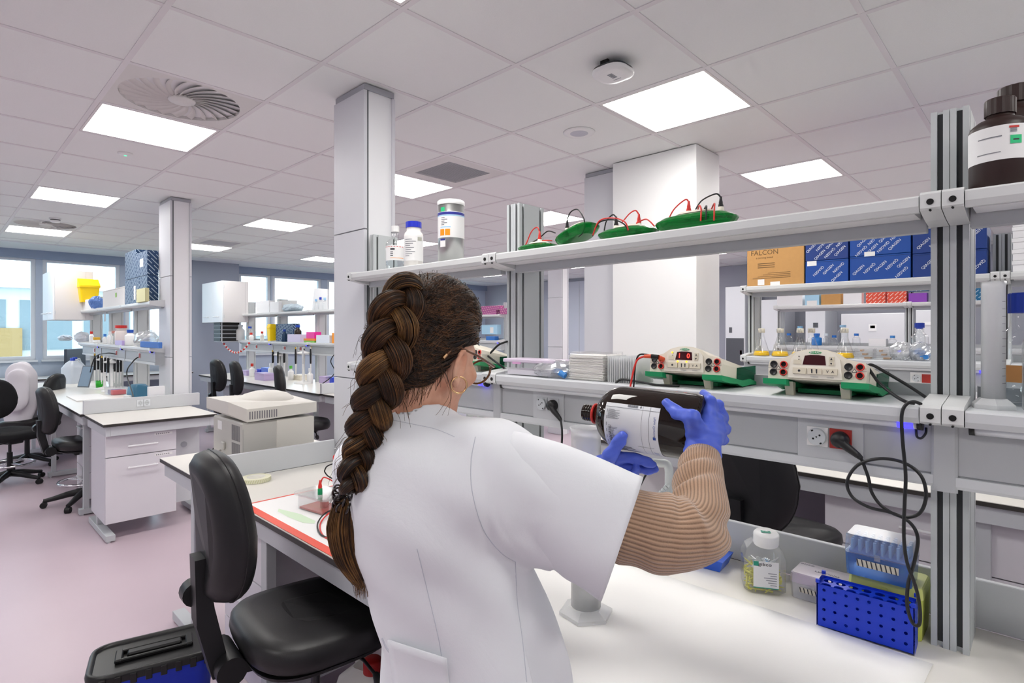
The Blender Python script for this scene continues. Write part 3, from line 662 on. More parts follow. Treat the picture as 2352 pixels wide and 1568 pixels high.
# ------------------------------------------------------------------ small builders
US, MS = 1.8575, 1.4245           # tops of the upper and lower shelves
cg = thin_glass('clear_glass', '#fdfefe', 0.05); cp = thin_glass('clear_plastic', '#fbfcfd', 0.04, 0.15, 0.12); fp = thin_glass('frosted_plastic', '#ffffff', 0.03, 0.3, 0.6, '#fbfdff')
bluecap = mat('cap_blue', '#1f3fb0', 0.4); amberd = mat('brown_hdpe', '#2a1714', 0.45)
paper = mat('paper_white', '#eeeeee', 0.7); inkm = mat('ink_grey', '#7b7d85', 0.6); inkd = mat('ink_dark', '#33343a', 0.6)
orange = mat('hazard_orange', '#f2960f', 0.5); greenl = mat('label_green', '#29c481', 0.55)
def bottle(name, label, cat, loc, r, h, body, capm, cap_r=None, cap_h=0.02, neck=0.82, rz=0.0, group=None, fill=None, lab=None, seg=28, ribs=True):
    """round bottle: body with shoulder, cap; lab=(z0,z1,a0,a1,material)"""
    t = thing(name, label, cat, loc, rz, group); cr = cap_r or r * 0.55; hb = h - cap_h
    MB().lathe([(0, 0.001), (r * 0.9, 0.001), (r, 0.006), (r, hb * neck), (r * 0.94, hb * (neck + 0.05)), (r * 0.72, hb * (neck + 0.11)), (cr * 0.92, hb * (neck + 0.145)), (cr * 0.9, hb)], seg).build('body', body, t)
    c = []
    n = 36
    for z, k in ((hb - 0.002, 1.0), (h - 0.002, 1.0), (h, 0.94)):
        c.append([(cr * k * (1 + (0.03 if (i % 2 and ribs) else 0)) * math.cos(2 * PI * i / n), cr * k * (1 + (0.03 if (i % 2 and ribs) else 0)) * math.sin(2 * PI * i / n), z) for i in range(n)])
    MB().loft(c, smooth=False).build('cap', capm, t)
    if fill: MB().lathe([(0, 0.004), (r * 0.95, 0.004), (r * 0.96, hb * fill[0]), (0, hb * fill[0])], seg).build('contents', fill[1], t)
    if lab:
        z0, z1, a0, a1, lm = lab; V = []; N = 20
        for i in range(N + 1):
            a = math.radians(a0 + (a1 - a0) * i / N); V += [(1.012 * r * math.cos(a), 1.012 * r * math.sin(a), z0), (1.012 * r * math.cos(a), 1.012 * r * math.sin(a), z1)]
        MB().add(V, [(2 * i, 2 * i + 2, 2 * i + 3, 2 * i + 1) for i in range(N)], True).build('label', lm, t)
    return t
def arc_patch(par, r, z0, z1, a0, a1, m, name='print', n=8):
    V = []
    for i in range(n + 1):
        a = math.radians(a0 + (a1 - a0) * i / n); V += [(r * math.cos(a), r * math.sin(a), z0), (r * math.cos(a), r * math.sin(a), z1)]
    return MB().add(V, [(2 * i, 2 * i + 2, 2 * i + 3, 2 * i + 1) for i in range(n)], True).build(name, m, par)
def at_shelf(u, x, z, v=760): p = XP(u, v, x); return Vector((x, p.y, z))
VIEW = 225.0     # degrees: direction of the viewer seen from things on the near rack (-x, -y)

# ------------------------------------------------------------------ upper shelf of the near rack
t = bottle('reagent_bottle', 'clear plastic bottle with red-lined label beside the service column', 'bottle', at_shelf(908, 1.52, US), 0.044, 0.215, cg, WPLAS, 0.018, 0.026, 0.68, fill=(0.42, thin_glass('water', '#f6fafc', 0.03)), lab=(0.05, 0.12, 160, 300, paper))
arc_patch(t, 0.0449, 0.112, 0.1145, 160, 300, mat('ink_red', '#c8342f', 0.6)); arc_patch(t, 0.0449, 0.098, 0.106, 205, 232, inkd); arc_patch(t, 0.0449, 0.06, 0.062, 205, 290, orange)
for k in range(3): arc_patch(t, 0.0449, 0.07 + 0.008 * k, 0.074 + 0.008 * k, 205, 222, inkd)
t = bottle('reagent_bottle', 'white plastic bottle with a blue screw cap on the upper shelf', 'bottle', at_shelf(950, 1.49, US), 0.042, 0.205, mat('hdpe_white', '#f1eeea', 0.45), mat('cap_royal', '#1d2fc0', 0.4), 0.034, 0.024, 0.80, lab=(0.03, 0.14, 150, 320, paper))
for k in range(9): arc_patch(t, 0.0432, 0.05 + 0.009 * k, 0.0525 + 0.009 * k, 178, 178 + 30 + (k * 17) % 40, inkm)
for k in range(12): arc_patch(t, 0.0432, 0.118, 0.134, 258 + k * 2.6, 259.3 + k * 2.6, mat('ink_olive', '#9a9b84', 0.6))
t = thing('metal_canister', 'silver metal canister with white and blue label on the upper shelf', 'canister', at_shelf(1036, 1.49, US))
R = 0.054
MB().lathe([(0, 0.001), (R, 0.001), (R, 0.238), (0, 0.238)], 48).build('can_body', mat('can_steel', '#b9bab9', 0.28, metal=0.9), t)
MB().lathe([(R + 0.001, 0.236), (R + 0.002, 0.240), (R + 0.002, 0.252), (R - 0.002, 0.256), (0, 0.256)], 48).build('lid', WPLAS, t)
arc_patch(t, R + 0.0006, 0.10, 0.205, 90, 330, paper, 'label', 30)
arc_patch(t, R + 0.001, 0.192, 0.203, 92, 330, mat('ink_navy', '#2a3190', 0.5), n=30); arc_patch(t, R + 0.001, 0.187, 0.191, 92, 330, mat('ink_sky', '#a5d3ee', 0.5), n=30)
arc_patch(t, R + 0.001, 0.108, 0.134, 204, 226, orange, 'hazard_mark'); arc_patch(t, R + 0.001, 0.108, 0.134, 178, 200, orange, 'hazard_mark')
arc_patch(t, R + 0.001, 0.140, 0.144, 180, 228, mat('ink_sky', '#a5d3ee', 0.5)); arc_patch(t, R + 0.001, 0.205, 0.222, 182, 202, greenl, 'sticker'); arc_patch(t, R + 0.001, 0.062, 0.092, 178, 206, paper, 'sticker'); arc_patch(t, R + 0.0012, 0.088, 0.095, 180, 204, mat('ink_navy', '#2a3190', 0.5))
for k in range(5): arc_patch(t, R + 0.001, 0.150 + 0.007 * k, 0.153 + 0.007 * k, 185, 200 + (k * 13) % 25, inkm)
# green gel tank lids with leads
GRN = mat('green_acrylic', '#0d8a35', 0.12, trans=0.55, ior=1.2, coat=0.3); REDW = mat('red_lead', '#d7352f', 0.4); BLKW = mat('black_lead', '#17181b', 0.4); CREAM = mat('cream_plastic', '#e9e4d4', 0.45)
def gel_lid(label, y, x, L, Wd, H, tilt, plugs, leads, yaw=0.0):
    t = thing('electrophoresis_cover', label, 'tank lid', (x, y, US), yaw, 'green gel tank lids on the upper shelf')
    n = 28; L *= 1.12; H *= 1.12
    def ring(k, z): return [(Wd * k * math.copysign(abs(math.cos(a)) ** 0.8, math.cos(a)), L * k * math.copysign(abs(math.sin(a)) ** 0.7, math.sin(a)), z + tilt * L * k * math.copysign(abs(math.sin(a)) ** 0.7, math.sin(a)) + abs(tilt) * L) for a in [2 * PI * i / n for i in range(n)]]
    d = MB().loft([ring(0.72, 0.001), ring(0.93, H * 0.35), ring(1.0, H * 0.6), ring(0.98, H * 0.72), ring(0.8, H * 0.95), ring(0.5, H * 1.08)]).build('lid_shell', GRN, t)
    d.data.polygons.foreach_set('use_smooth', [False] * len(d.data.polygons))
    MB().loft([[(p[0], p[1], p[2] + 0.002) for p in ring(0.5, H * 1.06)], [(p[0], p[1], p[2] + 0.006) for p in ring(0.42, H * 1.1)]]).build('centre_plate', CREAM, t)
    for (py, px, red) in plugs:
        z = H * 0.95 + tilt * py + abs(tilt) * L; q = MB().lathe([(0.011, z - 0.004), (0.0085, z + 0.004), (0.0075, z + 0.018), (0, z + 0.018)], 14, (px, py, 0)).build('jack', CREAM, t)
        MB().lathe([(0.0065, z + 0.016), (0.0075, z + 0.02), (0.0052, z + 0.028), (0.0056, z + 0.030), (0.0042, z + 0.036), (0.003, z + 0.046), (0, z + 0.047)], 12, (px, py, 0)).build('plug', REDW if red else BLKW, q)
    for pts, red in leads: MB().tube(bez(pts, 10), 0.0022, 6).build('lead', REDW if red else BLKW, t)
    return t
def lead(a, b, h, s=0.0): return [Vector(a), Vector(a).lerp(Vector(b), 0.3) + UP * h, Vector(a).lerp(Vector(b), 0.7) + UP * h * 0.9 + Vector((s, 0, 0)), Vector(b)]
UP = Vector((0, 0, 1))
y1 = at_shelf(1240, 1.5, US).y; y2 = at_shelf(1330, 1.5, US).y; y3 = at_shelf(1446, 1.5, US).y; y4 = at_shelf(1603, 1.5, US).y
gel_lid('flat green gel tank lid nearest the mid metal post', y1, 1.495, 0.072, 0.055, 0.024, 0.0, [(-0.012, -0.01, True)],
        [([(-0.01, -0.012, 0.069), (-0.01, 0.0, 0.088), (-0.012, 0.025, 0.075), (-0.02, 0.045, 0.03), (-0.03, 0.05, 0.02)], True), ([(0.0, -0.075, 0.06), (0, -0.04, 0.07), (0, 0.0, 0.05), (-0.02, 0.035, 0.028)], False), ([(0.0, -0.06, 0.035), (0, -0.02, 0.04), (-0.01, 0.02, 0.034), (-0.025, 0.04, 0.026)], True)])
gel_lid('tilted green gel tank lid with a single black lead arching over it', y2, 1.49, 0.066, 0.058, 0.034, -0.30, [(0.034, -0.01, False)],
        [([(-0.01, 0.034, 0.096), (-0.014, 0.015, 0.118), (-0.02, -0.02, 0.118), (-0.03, -0.052, 0.075), (-0.03, -0.045, 0.04), (-0.02, -0.02, 0.03)], False)])
gel_lid('green gel tank lid with one red and one black plug, middle of the shelf', y3, 1.49, 0.088, 0.058, 0.032, 0.0, [(0.042, 0.0, False), (-0.03, 0.015, True)],
        [([(0.0, 0.042, 0.078), (0, 0.055, 0.088), (-0.005, 0.075, 0.07), (-0.01, 0.08, 0.04)], False), ([(0.015, -0.03, 0.078), (0.012, -0.02, 0.092), (0.01, 0.0, 0.085), (0.0, 0.02, 0.06)], True), ([(-0.06, 0.088, 0.02), (-0.065, 0.06, 0.06), (-0.065, 0.01, 0.062), (-0.065, -0.03, 0.045), (-0.06, -0.04, 0.02)], True), ([(-0.058, 0.09, 0.018), (-0.062, 0.065, 0.055), (-0.062, 0.015, 0.058), (-0.062, -0.025, 0.04), (-0.058, -0.038, 0.018)], False), ([(-0.0, -0.03, 0.05), (-0.01, -0.07, 0.055), (-0.015, -0.1, 0.03)], True)])
gel_lid('largest green gel tank lid, its red lead rising highest, towards the right post', y4, 1.485, 0.104, 0.06, 0.04, 0.0, [(0.02, 0.0, True), (-0.068, 0.01, False)],
        [([(0.0, 0.02, 0.086), (-0.002, 0.03, 0.094), (-0.01, 0.06, 0.07), (-0.02, 0.075, 0.035)], True), ([(0.01, -0.068, 0.086), (0.008, -0.055, 0.098), (0.0, -0.02, 0.085), (-0.01, -0.005, 0.06)], False), ([(-0.01, -0.01, 0.052), (-0.04, -0.03, 0.062), (-0.06, -0.045, 0.045), (-0.063, -0.045, 0.015)], True), ([(-0.012, -0.03, 0.054), (-0.04, -0.05, 0.058), (-0.062, -0.06, 0.04), (-0.064, -0.06, 0.015)], False), ([(0.0, -0.045, 0.054), (-0.035, -0.07, 0.062), (-0.058, -0.08, 0.04), (-0.06, -0.08, 0.012)], True)])
# brown bottles behind the right post
t = bottle('chemical_bottle', 'brown plastic bottle with white label and green sticker on the upper shelf', 'bottle', Vector((1.475, 0.072, US)), 0.049, 0.182, amberd, amberd, 0.024, 0.03, 0.80, lab=(0.052, 0.118, 80, 290, paper))
arc_patch(t, 0.0503, 0.080, 0.096, 200, 221, greenl, 'sticker'); arc_patch(t, 0.0505, 0.086, 0.089, 205, 216, inkd); arc_patch(t, 0.0503, 0.110, 0.114, 198, 216, mat('ink_red', '#c8342f', 0.6))
for k in range(4): arc_patch(t, 0.0503, 0.102 + 0.002 * k, 0.1032 + 0.002 * k, 200, 212, inkm)
arc_patch(t, 0.0503, 0.096, 0.098, 142, 186, inkm); arc_patch(t, 0.0503, 0.066, 0.0675, 140, 184, inkm)
bottle('chemical_bottle', 'taller brown plastic bottle standing behind the green-stickered one', 'bottle', Vector((1.59, 0.052, US)), 0.054, 0.236, amberd, amberd, 0.03, 0.034, 0.80)
bottle('chemical_bottle', 'pale grey bottle cut off by the right edge of the upper shelf', 'bottle', Vector((1.50, -0.035, US)), 0.05, 0.2, mat('hdpe_grey', '#c5ccd4', 0.4), WPLAS, 0.025, 0.03, 0.8, lab=(0.05, 0.12, 120, 330, paper))

# ------------------------------------------------------------------ power supplies
BEIGE = mat('psu_beige', '#e6dfcf', 0.5); RUB = mat('green_rubber', '#12935c', 0.5); dsp = mat('psu_display', '#3a0c14', 0.15); redsock = mat('jack_red', '#d0342c', 0.4); GLID = mat('green_clear', '#2b7d5c', 0.15, trans=0.6, ior=1.1)
def power_supply(label, loc, lit, rz=0.0):
    """front faces -x; width along y; tilted up on two struts"""
    t = thing('power_supply', label, 'power supply', loc, rz, 'electrophoresis power supplies')
    tp = math.radians(9); D = 0.235; zf = 0.040                     # tilt, depth, height of the front lower edge
    def L(x, y, z): return (x * math.cos(tp) + z * math.sin(tp), y, zf - x * math.sin(tp) + z * math.cos(tp))
    def sec(x, k):  # section outline
        dome = [(-0.104, 0.0), (0.104, 0.0), (0.105, 0.03), (0.102, 0.044), (0.066, 0.052), (0.045, 0.066), (0.022, 0.0725), (0.0, 0.074), (-0.022, 0.0725), (-0.045, 0.066), (-0.066, 0.052), (-0.102, 0.044), (-0.105, 0.03)]
        return [L(x, y * (1 - 0.0 * k), z * (1 - 0.30 * k) if z > 0.03 else z) for y, z in dome]
    MB().loft([sec(0.0, 0), sec(0.006, 0), sec(D * 0.5, 0.3), sec(D, 1.0)], smooth=False).build('body', BEIGE, t)
    # raised centre console and two jack panels on the front
    def face(poly, d0, d1, m, name, par=None):
        n = len(poly); v = [L(-d0, y, z) for y, z in poly] + [L(-d1, y, z) for y, z in poly]
        f = [tuple(range(n, 2 * n))] + [(i, (i + 1) % n, n + (i + 1) % n, n + i) for i in range(n)]
        return MB().add(v, f).build(name, m, par or t)
    con = face([(-0.058, 0.004), (0.058, 0.004), (0.052, 0.05), (0.04, 0.064), (0.02, 0.0705), (-0.02, 0.0705), (-0.04, 0.064), (-0.052, 0.05)], 0.0, 0.004, mat('psu_console', '#ece7da', 0.45), 'console')
    face([(-0.024, 0.036), (0.026, 0.036), (0.022, 0.0575), (0.010, 0.0595), (-0.008, 0.0595), (-0.021, 0.0575)], 0.004, 0.0046, dsp, 'display', con)
    M0 = Matrix.Identity(4)
    def txt(s, size, y, z, m, nm='lettering', d=0.0052): return text(nm, s, size, m, frame(L(-d, y, z), Vector((0, -1, 0)), Vector(L(0, 0, 1)) - Vector(L(0, 0, 0))), con, 0.0001)
    if lit:
        on = emis('digit_red', '#ff2a20', 6.0); txt('1', 0.019, 0.014, 0.047, on, 'digit', 0.0050); txt('0', 0.019, -0.012, 0.047, on, 'digit', 0.0050)
        for q in ((0.036, 0.056), (0.018, 0.0315), (-0.008, 0.0315)): face([(q[0] + 0.0022 * math.cos(a), q[1] + 0.0022 * math.sin(a)) for a in np.linspace(0, 2 * PI, 9)[:-1]], 0.004, 0.0062, emis('amber_led', '#ffb520', 3.0), 'indicator_light', con)
    ov = [(0.0135 * math.cos(a), 0.0652 + 0.0032 * math.sin(a)) for a in np.linspace(0, 2 * PI, 21)[:-1]]; face(ov, 0.004, 0.0048, mat('badge_green', '#1d9a5b', 0.5), 'badge', con)
    txt('BIO-RAD', 0.0058, 0, 0.0652, WPLAS)
    for yb in (0.032, -0.001, -0.034):
        b = face([(yb - 0.0145, 0.014), (yb + 0.0145, 0.014), (yb + 0.0145, 0.028), (yb - 0.0145, 0.028)], 0.004, 0.0075, mat('psu_button', '#d9d1bd', 0.5), 'button', con)
    txt('V  A', 0.009, -0.034, 0.021, inkd, d=0.0078)
    face([(0.032 + 0.003 * math.cos(a), 0.021 + 0.003 * math.sin(a)) for a in np.linspace(0, 2 * PI, 9)[:-1]], 0.0074, 0.0078, inkd, 'symbol', con)
    for yy in (0.004, -0.006): face([(yy - 0.0012, 0.016), (yy + 0.0012, 0.016), (yy + 0.0025, 0.026), (yy - 0.001, 0.026)], 0.0074, 0.0078, inkd, 'symbol', con)
    for z in (0.040, 0.051): 
        face([(-0.030, z - 0.004), (-0.040, z - 0.004), (-0.040, z + 0.005), (-0.030, z + 0.005)], 0.004, 0.0062, MATS['psu_button'], 'button', con)
        sg = 1 if z > 0.045 else -1; face([(-0.035, z + 0.003 * sg), (-0.0375, z - 0.0022 * sg), (-0.0325, z - 0.0022 * sg)][::sg], 0.006, 0.0066, inkd, 'symbol', con)
    for k, z in enumerate((0.055, 0.048, 0.041)): face([(0.0345 + 0.0016 * math.cos(a), z + 0.0016 * math.sin(a)) for a in np.linspace(0, 2 * PI, 8)[:-1]], 0.004, 0.0052, mat('psu_dot', '#6c675a', 0.5), 'symbol', con)
    face([(0.030, 0.037), (0.046, 0.037), (0.046, 0.047), (0.030, 0.047)], 0.0, 0.0055, MATS['psu_button'], 'button', con)
    txt('constant', 0.0042, -0.034, 0.0085, inkm); txt('run/pause', 0.0042, -0.001, 0.0085, inkm)
    for sy in (-1, 1):
        for z in (0.016, 0.035):
            for k, yy in enumerate((0.069, 0.092)):
                red = (k == 0) if sy > 0 else (k == 1); yc = sy * yy
                Mx = Matrix(((0, 0, -1), (1, 0, 0), (0, -1, 0)))
                p = Vector(L(-0.0003, yc, z)); nx = -(Vector(L(1, 0, 0)) - Vector(L(0, 0, 0))); Mx = Matrix((Vector((0, 1, 0)), (Vector(L(0, 0, 1)) - Vector(L(0, 0, 0))), nx)).transposed()
                if red: j = MB().lathe([(0.0085, 0), (0.0085, 0.003), (0.0062, 0.0034), (0.0062, 0.001)], 18, p, Mx, close=False).build('jack', redsock, t); MB().lathe([(0.0064, 0.0006), (0, 0.0006)], 16, p, Mx, close=False).build('jack_hole', HOLE, j)
                else: MB().lathe([(0.0085, 0), (0.0085, 0.002), (0.0066, 0.0022), (0.006, 0.0012), (0, 0.0012)], 18, p, Mx, close=False).build('jack', BLACK, t)
        tri = [(sy * 0.081 + 0.0055, 0.0225), (sy * 0.081 - 0.0055, 0.0225), (sy * 0.081, 0.0318)]
        face(tri, 0.0, 0.0008, inkd, 'warning_triangle'); face([(sy * 0.081 + 0.0036, 0.0238), (sy * 0.081 - 0.0036, 0.0238), (sy * 0.081, 0.0299)], 0.0008, 0.0012, BEIGE, 'warning_triangle')
        MB().add([L(-0.0006, sy * 0.06, 0.0255), L(-0.0006, sy * 0.1045, 0.0255), L(-0.0006, sy * 0.1045, 0.0262), L(-0.0006, sy * 0.06, 0.0262)], [(0, 1, 2, 3)]).build('panel_joint', inkm, t)
    # green rubber runners: front pads and arcs running down to the back foot
    for sy in (-1, 1):
        ya, yb = (sy * 0.058, sy * 0.112); ya, yb = min(ya, yb), max(ya, yb)
        top = [L(-0.012, 0, -0.001)] + [L(x, 0, -0.001) for x in (0.02, 0.05, 0.09, 0.13)] + [(0.18, 0, 0.020), (0.225, 0, 0.009), (0.248, 0, 0.004)]
        bot = [L(-0.010, 0, -0.014)] + [L(x, 0, -0.016) for x in (0.02, 0.05)] + [L(0.09, 0, -0.013), L(0.13, 0, -0.018)] + [(0.18, 0, 0.004), (0.225, 0, 0.0008), (0.248, 0, 0.0005)]
        V = []; Fc = []
        for a, b in zip(top, bot): V += [(a[0], ya, a[2]), (a[0], yb, a[2]), (b[0], yb, b[2]), (b[0], ya, b[2])]
        for i in range(len(top) - 1):
            for k in range(4): Fc.append((4 * i + k, 4 * i + (k + 1) % 4, 4 * i + 4 + (k + 1) % 4, 4 * i + 4 + k))
        Fc += [(3, 2, 1, 0), tuple(4 * (len(top) - 1) + k for k in range(4))]
        MB().add(V, Fc).build('rubber_runner', RUB, t)
        MB().add([(0.02, sy * 0.06 - 0.009, 0.0), (0.032, sy * 0.06 - 0.009, 0.0), (0.03, sy * 0.06 - 0.010, 0.03), (0.008, sy * 0.06 - 0.010, 0.034), (0.02, sy * 0.06 + 0.009, 0.0), (0.032, sy * 0.06 + 0.009, 0.0), (0.03, sy * 0.06 + 0.010, 0.03), (0.008, sy * 0.06 + 0.010, 0.034)],
                 [(0, 1, 2, 3), (7, 6, 5, 4), (0, 4, 5, 1), (2, 6, 7, 3), (0, 3, 7, 4), (1, 5, 6, 2)]).build('strut', mat('strut_grey', '#c4c0ae', 0.5), t)
    MB().box(0.08, 0.2, -0.06, 0.06, 0.002, 0.012).build('base_pan', RUB, t)
    V = [L(0.10, -0.109, 0.045), L(0.235, -0.109, 0.03), L(0.235, -0.112, 0.0), L(0.12, -0.112, 0.03), L(0.10, 0.109, 0.045), L(0.235, 0.109, 0.03)]
    MB().box(0.10, 0.232, -0.1065, -0.1045, 0.006, 0.055).build('side_guard', GLID, t)
    return t
yA = (XP(1495, 800, 1.44).y + XP(1660, 800, 1.44).y) / 2; yB = (XP(1772, 800, 1.44).y + XP(1985, 800, 1.44).y) / 2
ps1 = power_supply('beige power supply on the shelf, its red display reading 1 0', (1.432, yA, MS), True)
ps2 = power_supply('beige power supply with a dark display, nearest the right post', (1.432, yB, MS), False)
ps3 = power_supply('beige power supply left of the mid post, half hidden by the head', (1.45, 1.66, MS), False)
# banana plugs and leads on the first supply
def cord(name, label, cat, pts, r, m, seg=8, n=10, group=None):
    pts = [Vector(p) for p in pts]; t = thing(name, label, cat, pts[0], group=group)
    MB().tube(bez(pts, n), r, seg).build('cable', m, t, True); return t
p0 = XP(1522, 822, 1.418); lt = thing('electrode_cable', 'pair of red and black leads plugged into the lit power supply', 'cable', p0)
MB().cyl(XP(1524, 825, 1.425), XP(1512, 820, 1.408), 0.006, 0.0065, 12).build('plug', mat('plug_orange', '#d8512f', 0.4), lt, True)
MB().cyl(XP(1512, 820, 1.408), XP(1496, 818, 1.402), 0.0072, 0.0068, 12).build('plug_sleeve', BLACK, lt, True)
MB().cyl(XP(1496, 818, 1.402), XP(1480, 818, 1.398), 0.006, 0.005, 12).build('plug', MATS['plug_orange'], lt, True)
MB().tube(bez([XP(1482, 818, 1.398), XP(1466, 824, 1.395), XP(1458, 840, 1.392), XP(1452, 865, 1.39), XP(1447, 892, 1.388), XP(1440, 930, 1.386), XP(1430, 990, 1.386)], 8), 0.0028, 8).build('red_lead', REDW, lt, True)
MB().tube(bez([XP(1518, 826, 1.42), XP(1490, 815, 1.402), XP(1468, 815, 1.40), XP(1460, 835, 1.398), XP(1457, 865, 1.396), XP(1455, 892, 1.394), XP(1452, 940, 1.392), XP(1450, 1000, 1.392)], 8), 0.0025, 8).build('black_lead', BLKW, lt, True)
cord('power_cable', 'black cord curling on the shelf between the tray stack and lit supply', 'cable', [XP(1415, 890, 1.41), XP(1416, 878, 1.43), XP(1430, 871, 1.44), XP(1465, 876, 1.44), XP(1510, 884, 1.43), XP(1560, 886, 1.44)], 0.0035, BLKW)
# things on the lower shelf, left to right
t = thing('plastic_box', 'clear plastic box with a lilac lid at the shelf end by the mid post', 'box', (1.475, 1.30, MS))
MB().box(-0.045, 0.045, -0.115, 0.115, 0.001, 0.045, 0.004).build('body', cp, t); MB().box(-0.048, 0.048, -0.118, 0.118, 0.045, 0.058, 0.003).build('lid', mat('lid_lilac', '#eadcf0', 0.35, alpha=0.75), t); MB().box(-0.04, 0.04, -0.10, 0.10, 0.003, 0.02).build('contents', mat('box_fill', '#efe9f2', 0.6), t)
MB().box(-0.0475, -0.0455, 0.03, 0.07, 0.04, 0.052).build('latch', mat('latch_pink', '#d9a6d0', 0.4), t)
def crumple(name, label, cat, loc, size, m, seed, part='film', n1=26, n2=14, amp=0.25, sm=False):
    """crumpled bag: a noisy closed surface"""
    rnd = np.random.RandomState(seed); t = thing(name, label, cat, loc); K = rnd.randn(9, 3) * 3.2; ph = rnd.rand(9) * 6.28; rings = []
    for i in range(n2 + 1):
        th = PI * i / n2; row = []
        for k in range(n1):
            a = 2 * PI * k / n1; d = np.array([math.sin(th) * math.cos(a), math.sin(th) * math.sin(a), -math.cos(th)])
            f = 1 + amp * sum(abs(math.sin(K[j] @ d + ph[j])) - 0.6 for j in range(9)) / 3.5
            z = d[2] * f * size[2]; row.append((d[0] * f * size[0], d[1] * f * size[1], max(0.001, z + size[2] * 0.9)))
        rings.append(row)
    MB().loft(rings, smooth=sm).build(part, m, t); return t
film = thin_glass('crinkled_film', '#f6f8fa', 0.12, 0.12, 0.35, '#f4f5f7')
bag = crumple('plastic_bag', 'crumpled clear plastic bag with blue tubes on the shelf', 'bag', (1.46, 1.20, MS), (0.05, 0.085, 0.03), film, 4)
MB().tube([(-0.01, -0.055, 0.012), (-0.02, -0.03, 0.02), (0.0, 0.0, 0.022)], 0.011, 8).build('blue_tube', mat('tube_blue', '#3d86cf', 0.4), bag); MB().tube([(-0.035, -0.07, 0.01), (-0.038, -0.05, 0.02)], 0.01, 8).build('blue_tube', MATS['tube_blue'], bag)
st = thing('tray_stack', 'stack of thin white sheets wrapped in clear film on the shelf', 'stack', (1.49, XP(1352, 840, 1.45).y, MS))
for k in range(24):
    rr = random.Random(k); MB().box(-0.055 + rr.uniform(-.002, .002), 0.05, -0.066 + rr.uniform(-.003, .003), 0.066 + rr.uniform(-.003, .003), 0.001 + k * 0.0033, 0.0035 + k * 0.0033).build('sheet', mat('sheet_white', '#fbf9f5', 0.6), st)
crs_ = MB(); rings = []
for z, k in ((0.0, 1.0), (0.03, 1.04), (0.06, 1.03), (0.085, 1.0)):
    rings.append([(0.06 * k * math.copysign(abs(math.cos(a)) ** .25, math.cos(a)) + 0.002 * math.sin(9 * a + z * 90), 0.07 * k * math.copysign(abs(math.sin(a)) ** .25, math.sin(a)) + 0.003 * math.sin(13 * a + z * 60), z + 0.004 * math.sin(5 * a)) for a in np.linspace(0, 2 * PI, 49)[:-1]])
crs_.loft(rings, smooth=False).build('wrap', thin_glass('wrap_film', '#ffffff', 0.02, 0.12, 0.0), st)
s2 = thing('tray_stack', 'stack of clear ribbed plastic trays beside the lit power supply', 'stack', (1.49, XP(1430, 840, 1.45).y, MS))
for k in range(13):
    rr = random.Random(k + 50); y_ = -0.052 + 0.008 * k; MB().box(-0.05, 0.05, y_, y_ + 0.003, 0.0, 0.078 + rr.uniform(-.004, .002)).build('tray', fp, s2)
# measuring cylinder, bottles at the right end
def cylinder(label, loc, r, h, base_r, m, hexb=True, rim=1.06, rz=0.2, fill=None, group=None):
    t = thing('measuring_cylinder', label, 'measuring cylinder', loc, rz, group); n = 6 if hexb else 28
    MB().loft([[(base_r * math.cos(2 * PI * i / n), base_r * math.sin(2 * PI * i / n), z) for i in range(n)] for z in (0.0, 0.008)] + [[(r * 1.2 * math.cos(2 * PI * i / n), r * 1.2 * math.sin(2 * PI * i / n), 0.02) for i in range(n)]], smooth=False).build('foot', m, t)
    MB().lathe([(0, 0.018), (r, 0.018), (r, h - 0.012), (r * rim, h), (r * rim - 0.002, h), (r - 0.002, h - 0.012), (r - 0.002, 0.021), (0, 0.021)], 32, close=False).build('tube', m, t)
    for k in range(12): a0 = 215; arc_patch(t, r * 1.008, h * (0.2 + 0.058 * k), h * (0.2 + 0.058 * k) + 0.001, a0, a0 + (26 if k % 3 else 44), inkm, 'graduation', 4)
    if fill: MB().lathe([(0, 0.022), (r - 0.003, 0.022), (r - 0.003, fill[0]), (0, fill[0])], 28).build('contents', fill[1], t)
    return t
cylinder('frosted plastic measuring cylinder on the shelf beside the right post', (1.49, 0.083, MS), 0.0195, 0.255, 0.037, fp)
bottle('glass_bottle', 'clear glass bottle with blue ribbed cap beside the frosted cylinder', 'bottle', Vector((1.585, 0.035, MS)), 0.046, 0.235, cg, bluecap, 0.03, 0.04, 0.70, fill=(0.28, MATS['water']), lab=(0.05, 0.085, 135, 180, mat('label_tan', '#c98f55', 0.6)))
bottle('glass_bottle', 'clear glass bottle with orange label at the right edge', 'bottle', Vector((1.47, -0.005, MS)), 0.045, 0.215, cg, bluecap, 0.028, 0.03, 0.70, fill=(0.5, MATS['water']), lab=(0.05, 0.1, 165, 225, orange))

# ------------------------------------------------------------------ plugs and power cords on the trunking
def schuko_plug(label, pos, path, cat='cable', r=0.0034):
    t = thing('power_plug', label, cat, pos); p = Vector(pos)
    MB().lathe([(0.0185, 0.0), (0.0185, 0.012), (0.0165, 0.02), (0.012, 0.026), (0, 0.027)], 24, (0, 0, 0), Matrix(((0, 0, -1), (1, 0, 0), (0, -1, 0)))).build('plug_body', BLACK, t)
    d = (Vector(path[0]) - p); q = [Vector((-0.016, 0, 0)), Vector((-0.02, d.y * 0.35, d.z * 0.35)), Vector((d.x * 0.9, d.y * 0.8, d.z * 0.8)), d]
    MB().tube(bez(q, 6), [0.012 - 0.007 * i / 18 for i in range(19)], 10).build('strain_relief', BLACK, t)
    for k in range(6): c = Vector(q[2]).lerp(d, k / 6); MB().tube([c, c + (d - Vector(q[2])).normalized() * 0.003], 0.0072 - 0.0004 * k, 10).build('ridge', BLACK, t)
    MB().tube(bez(path, 10), r, 8).build('cable', BLKW, t, True); return t
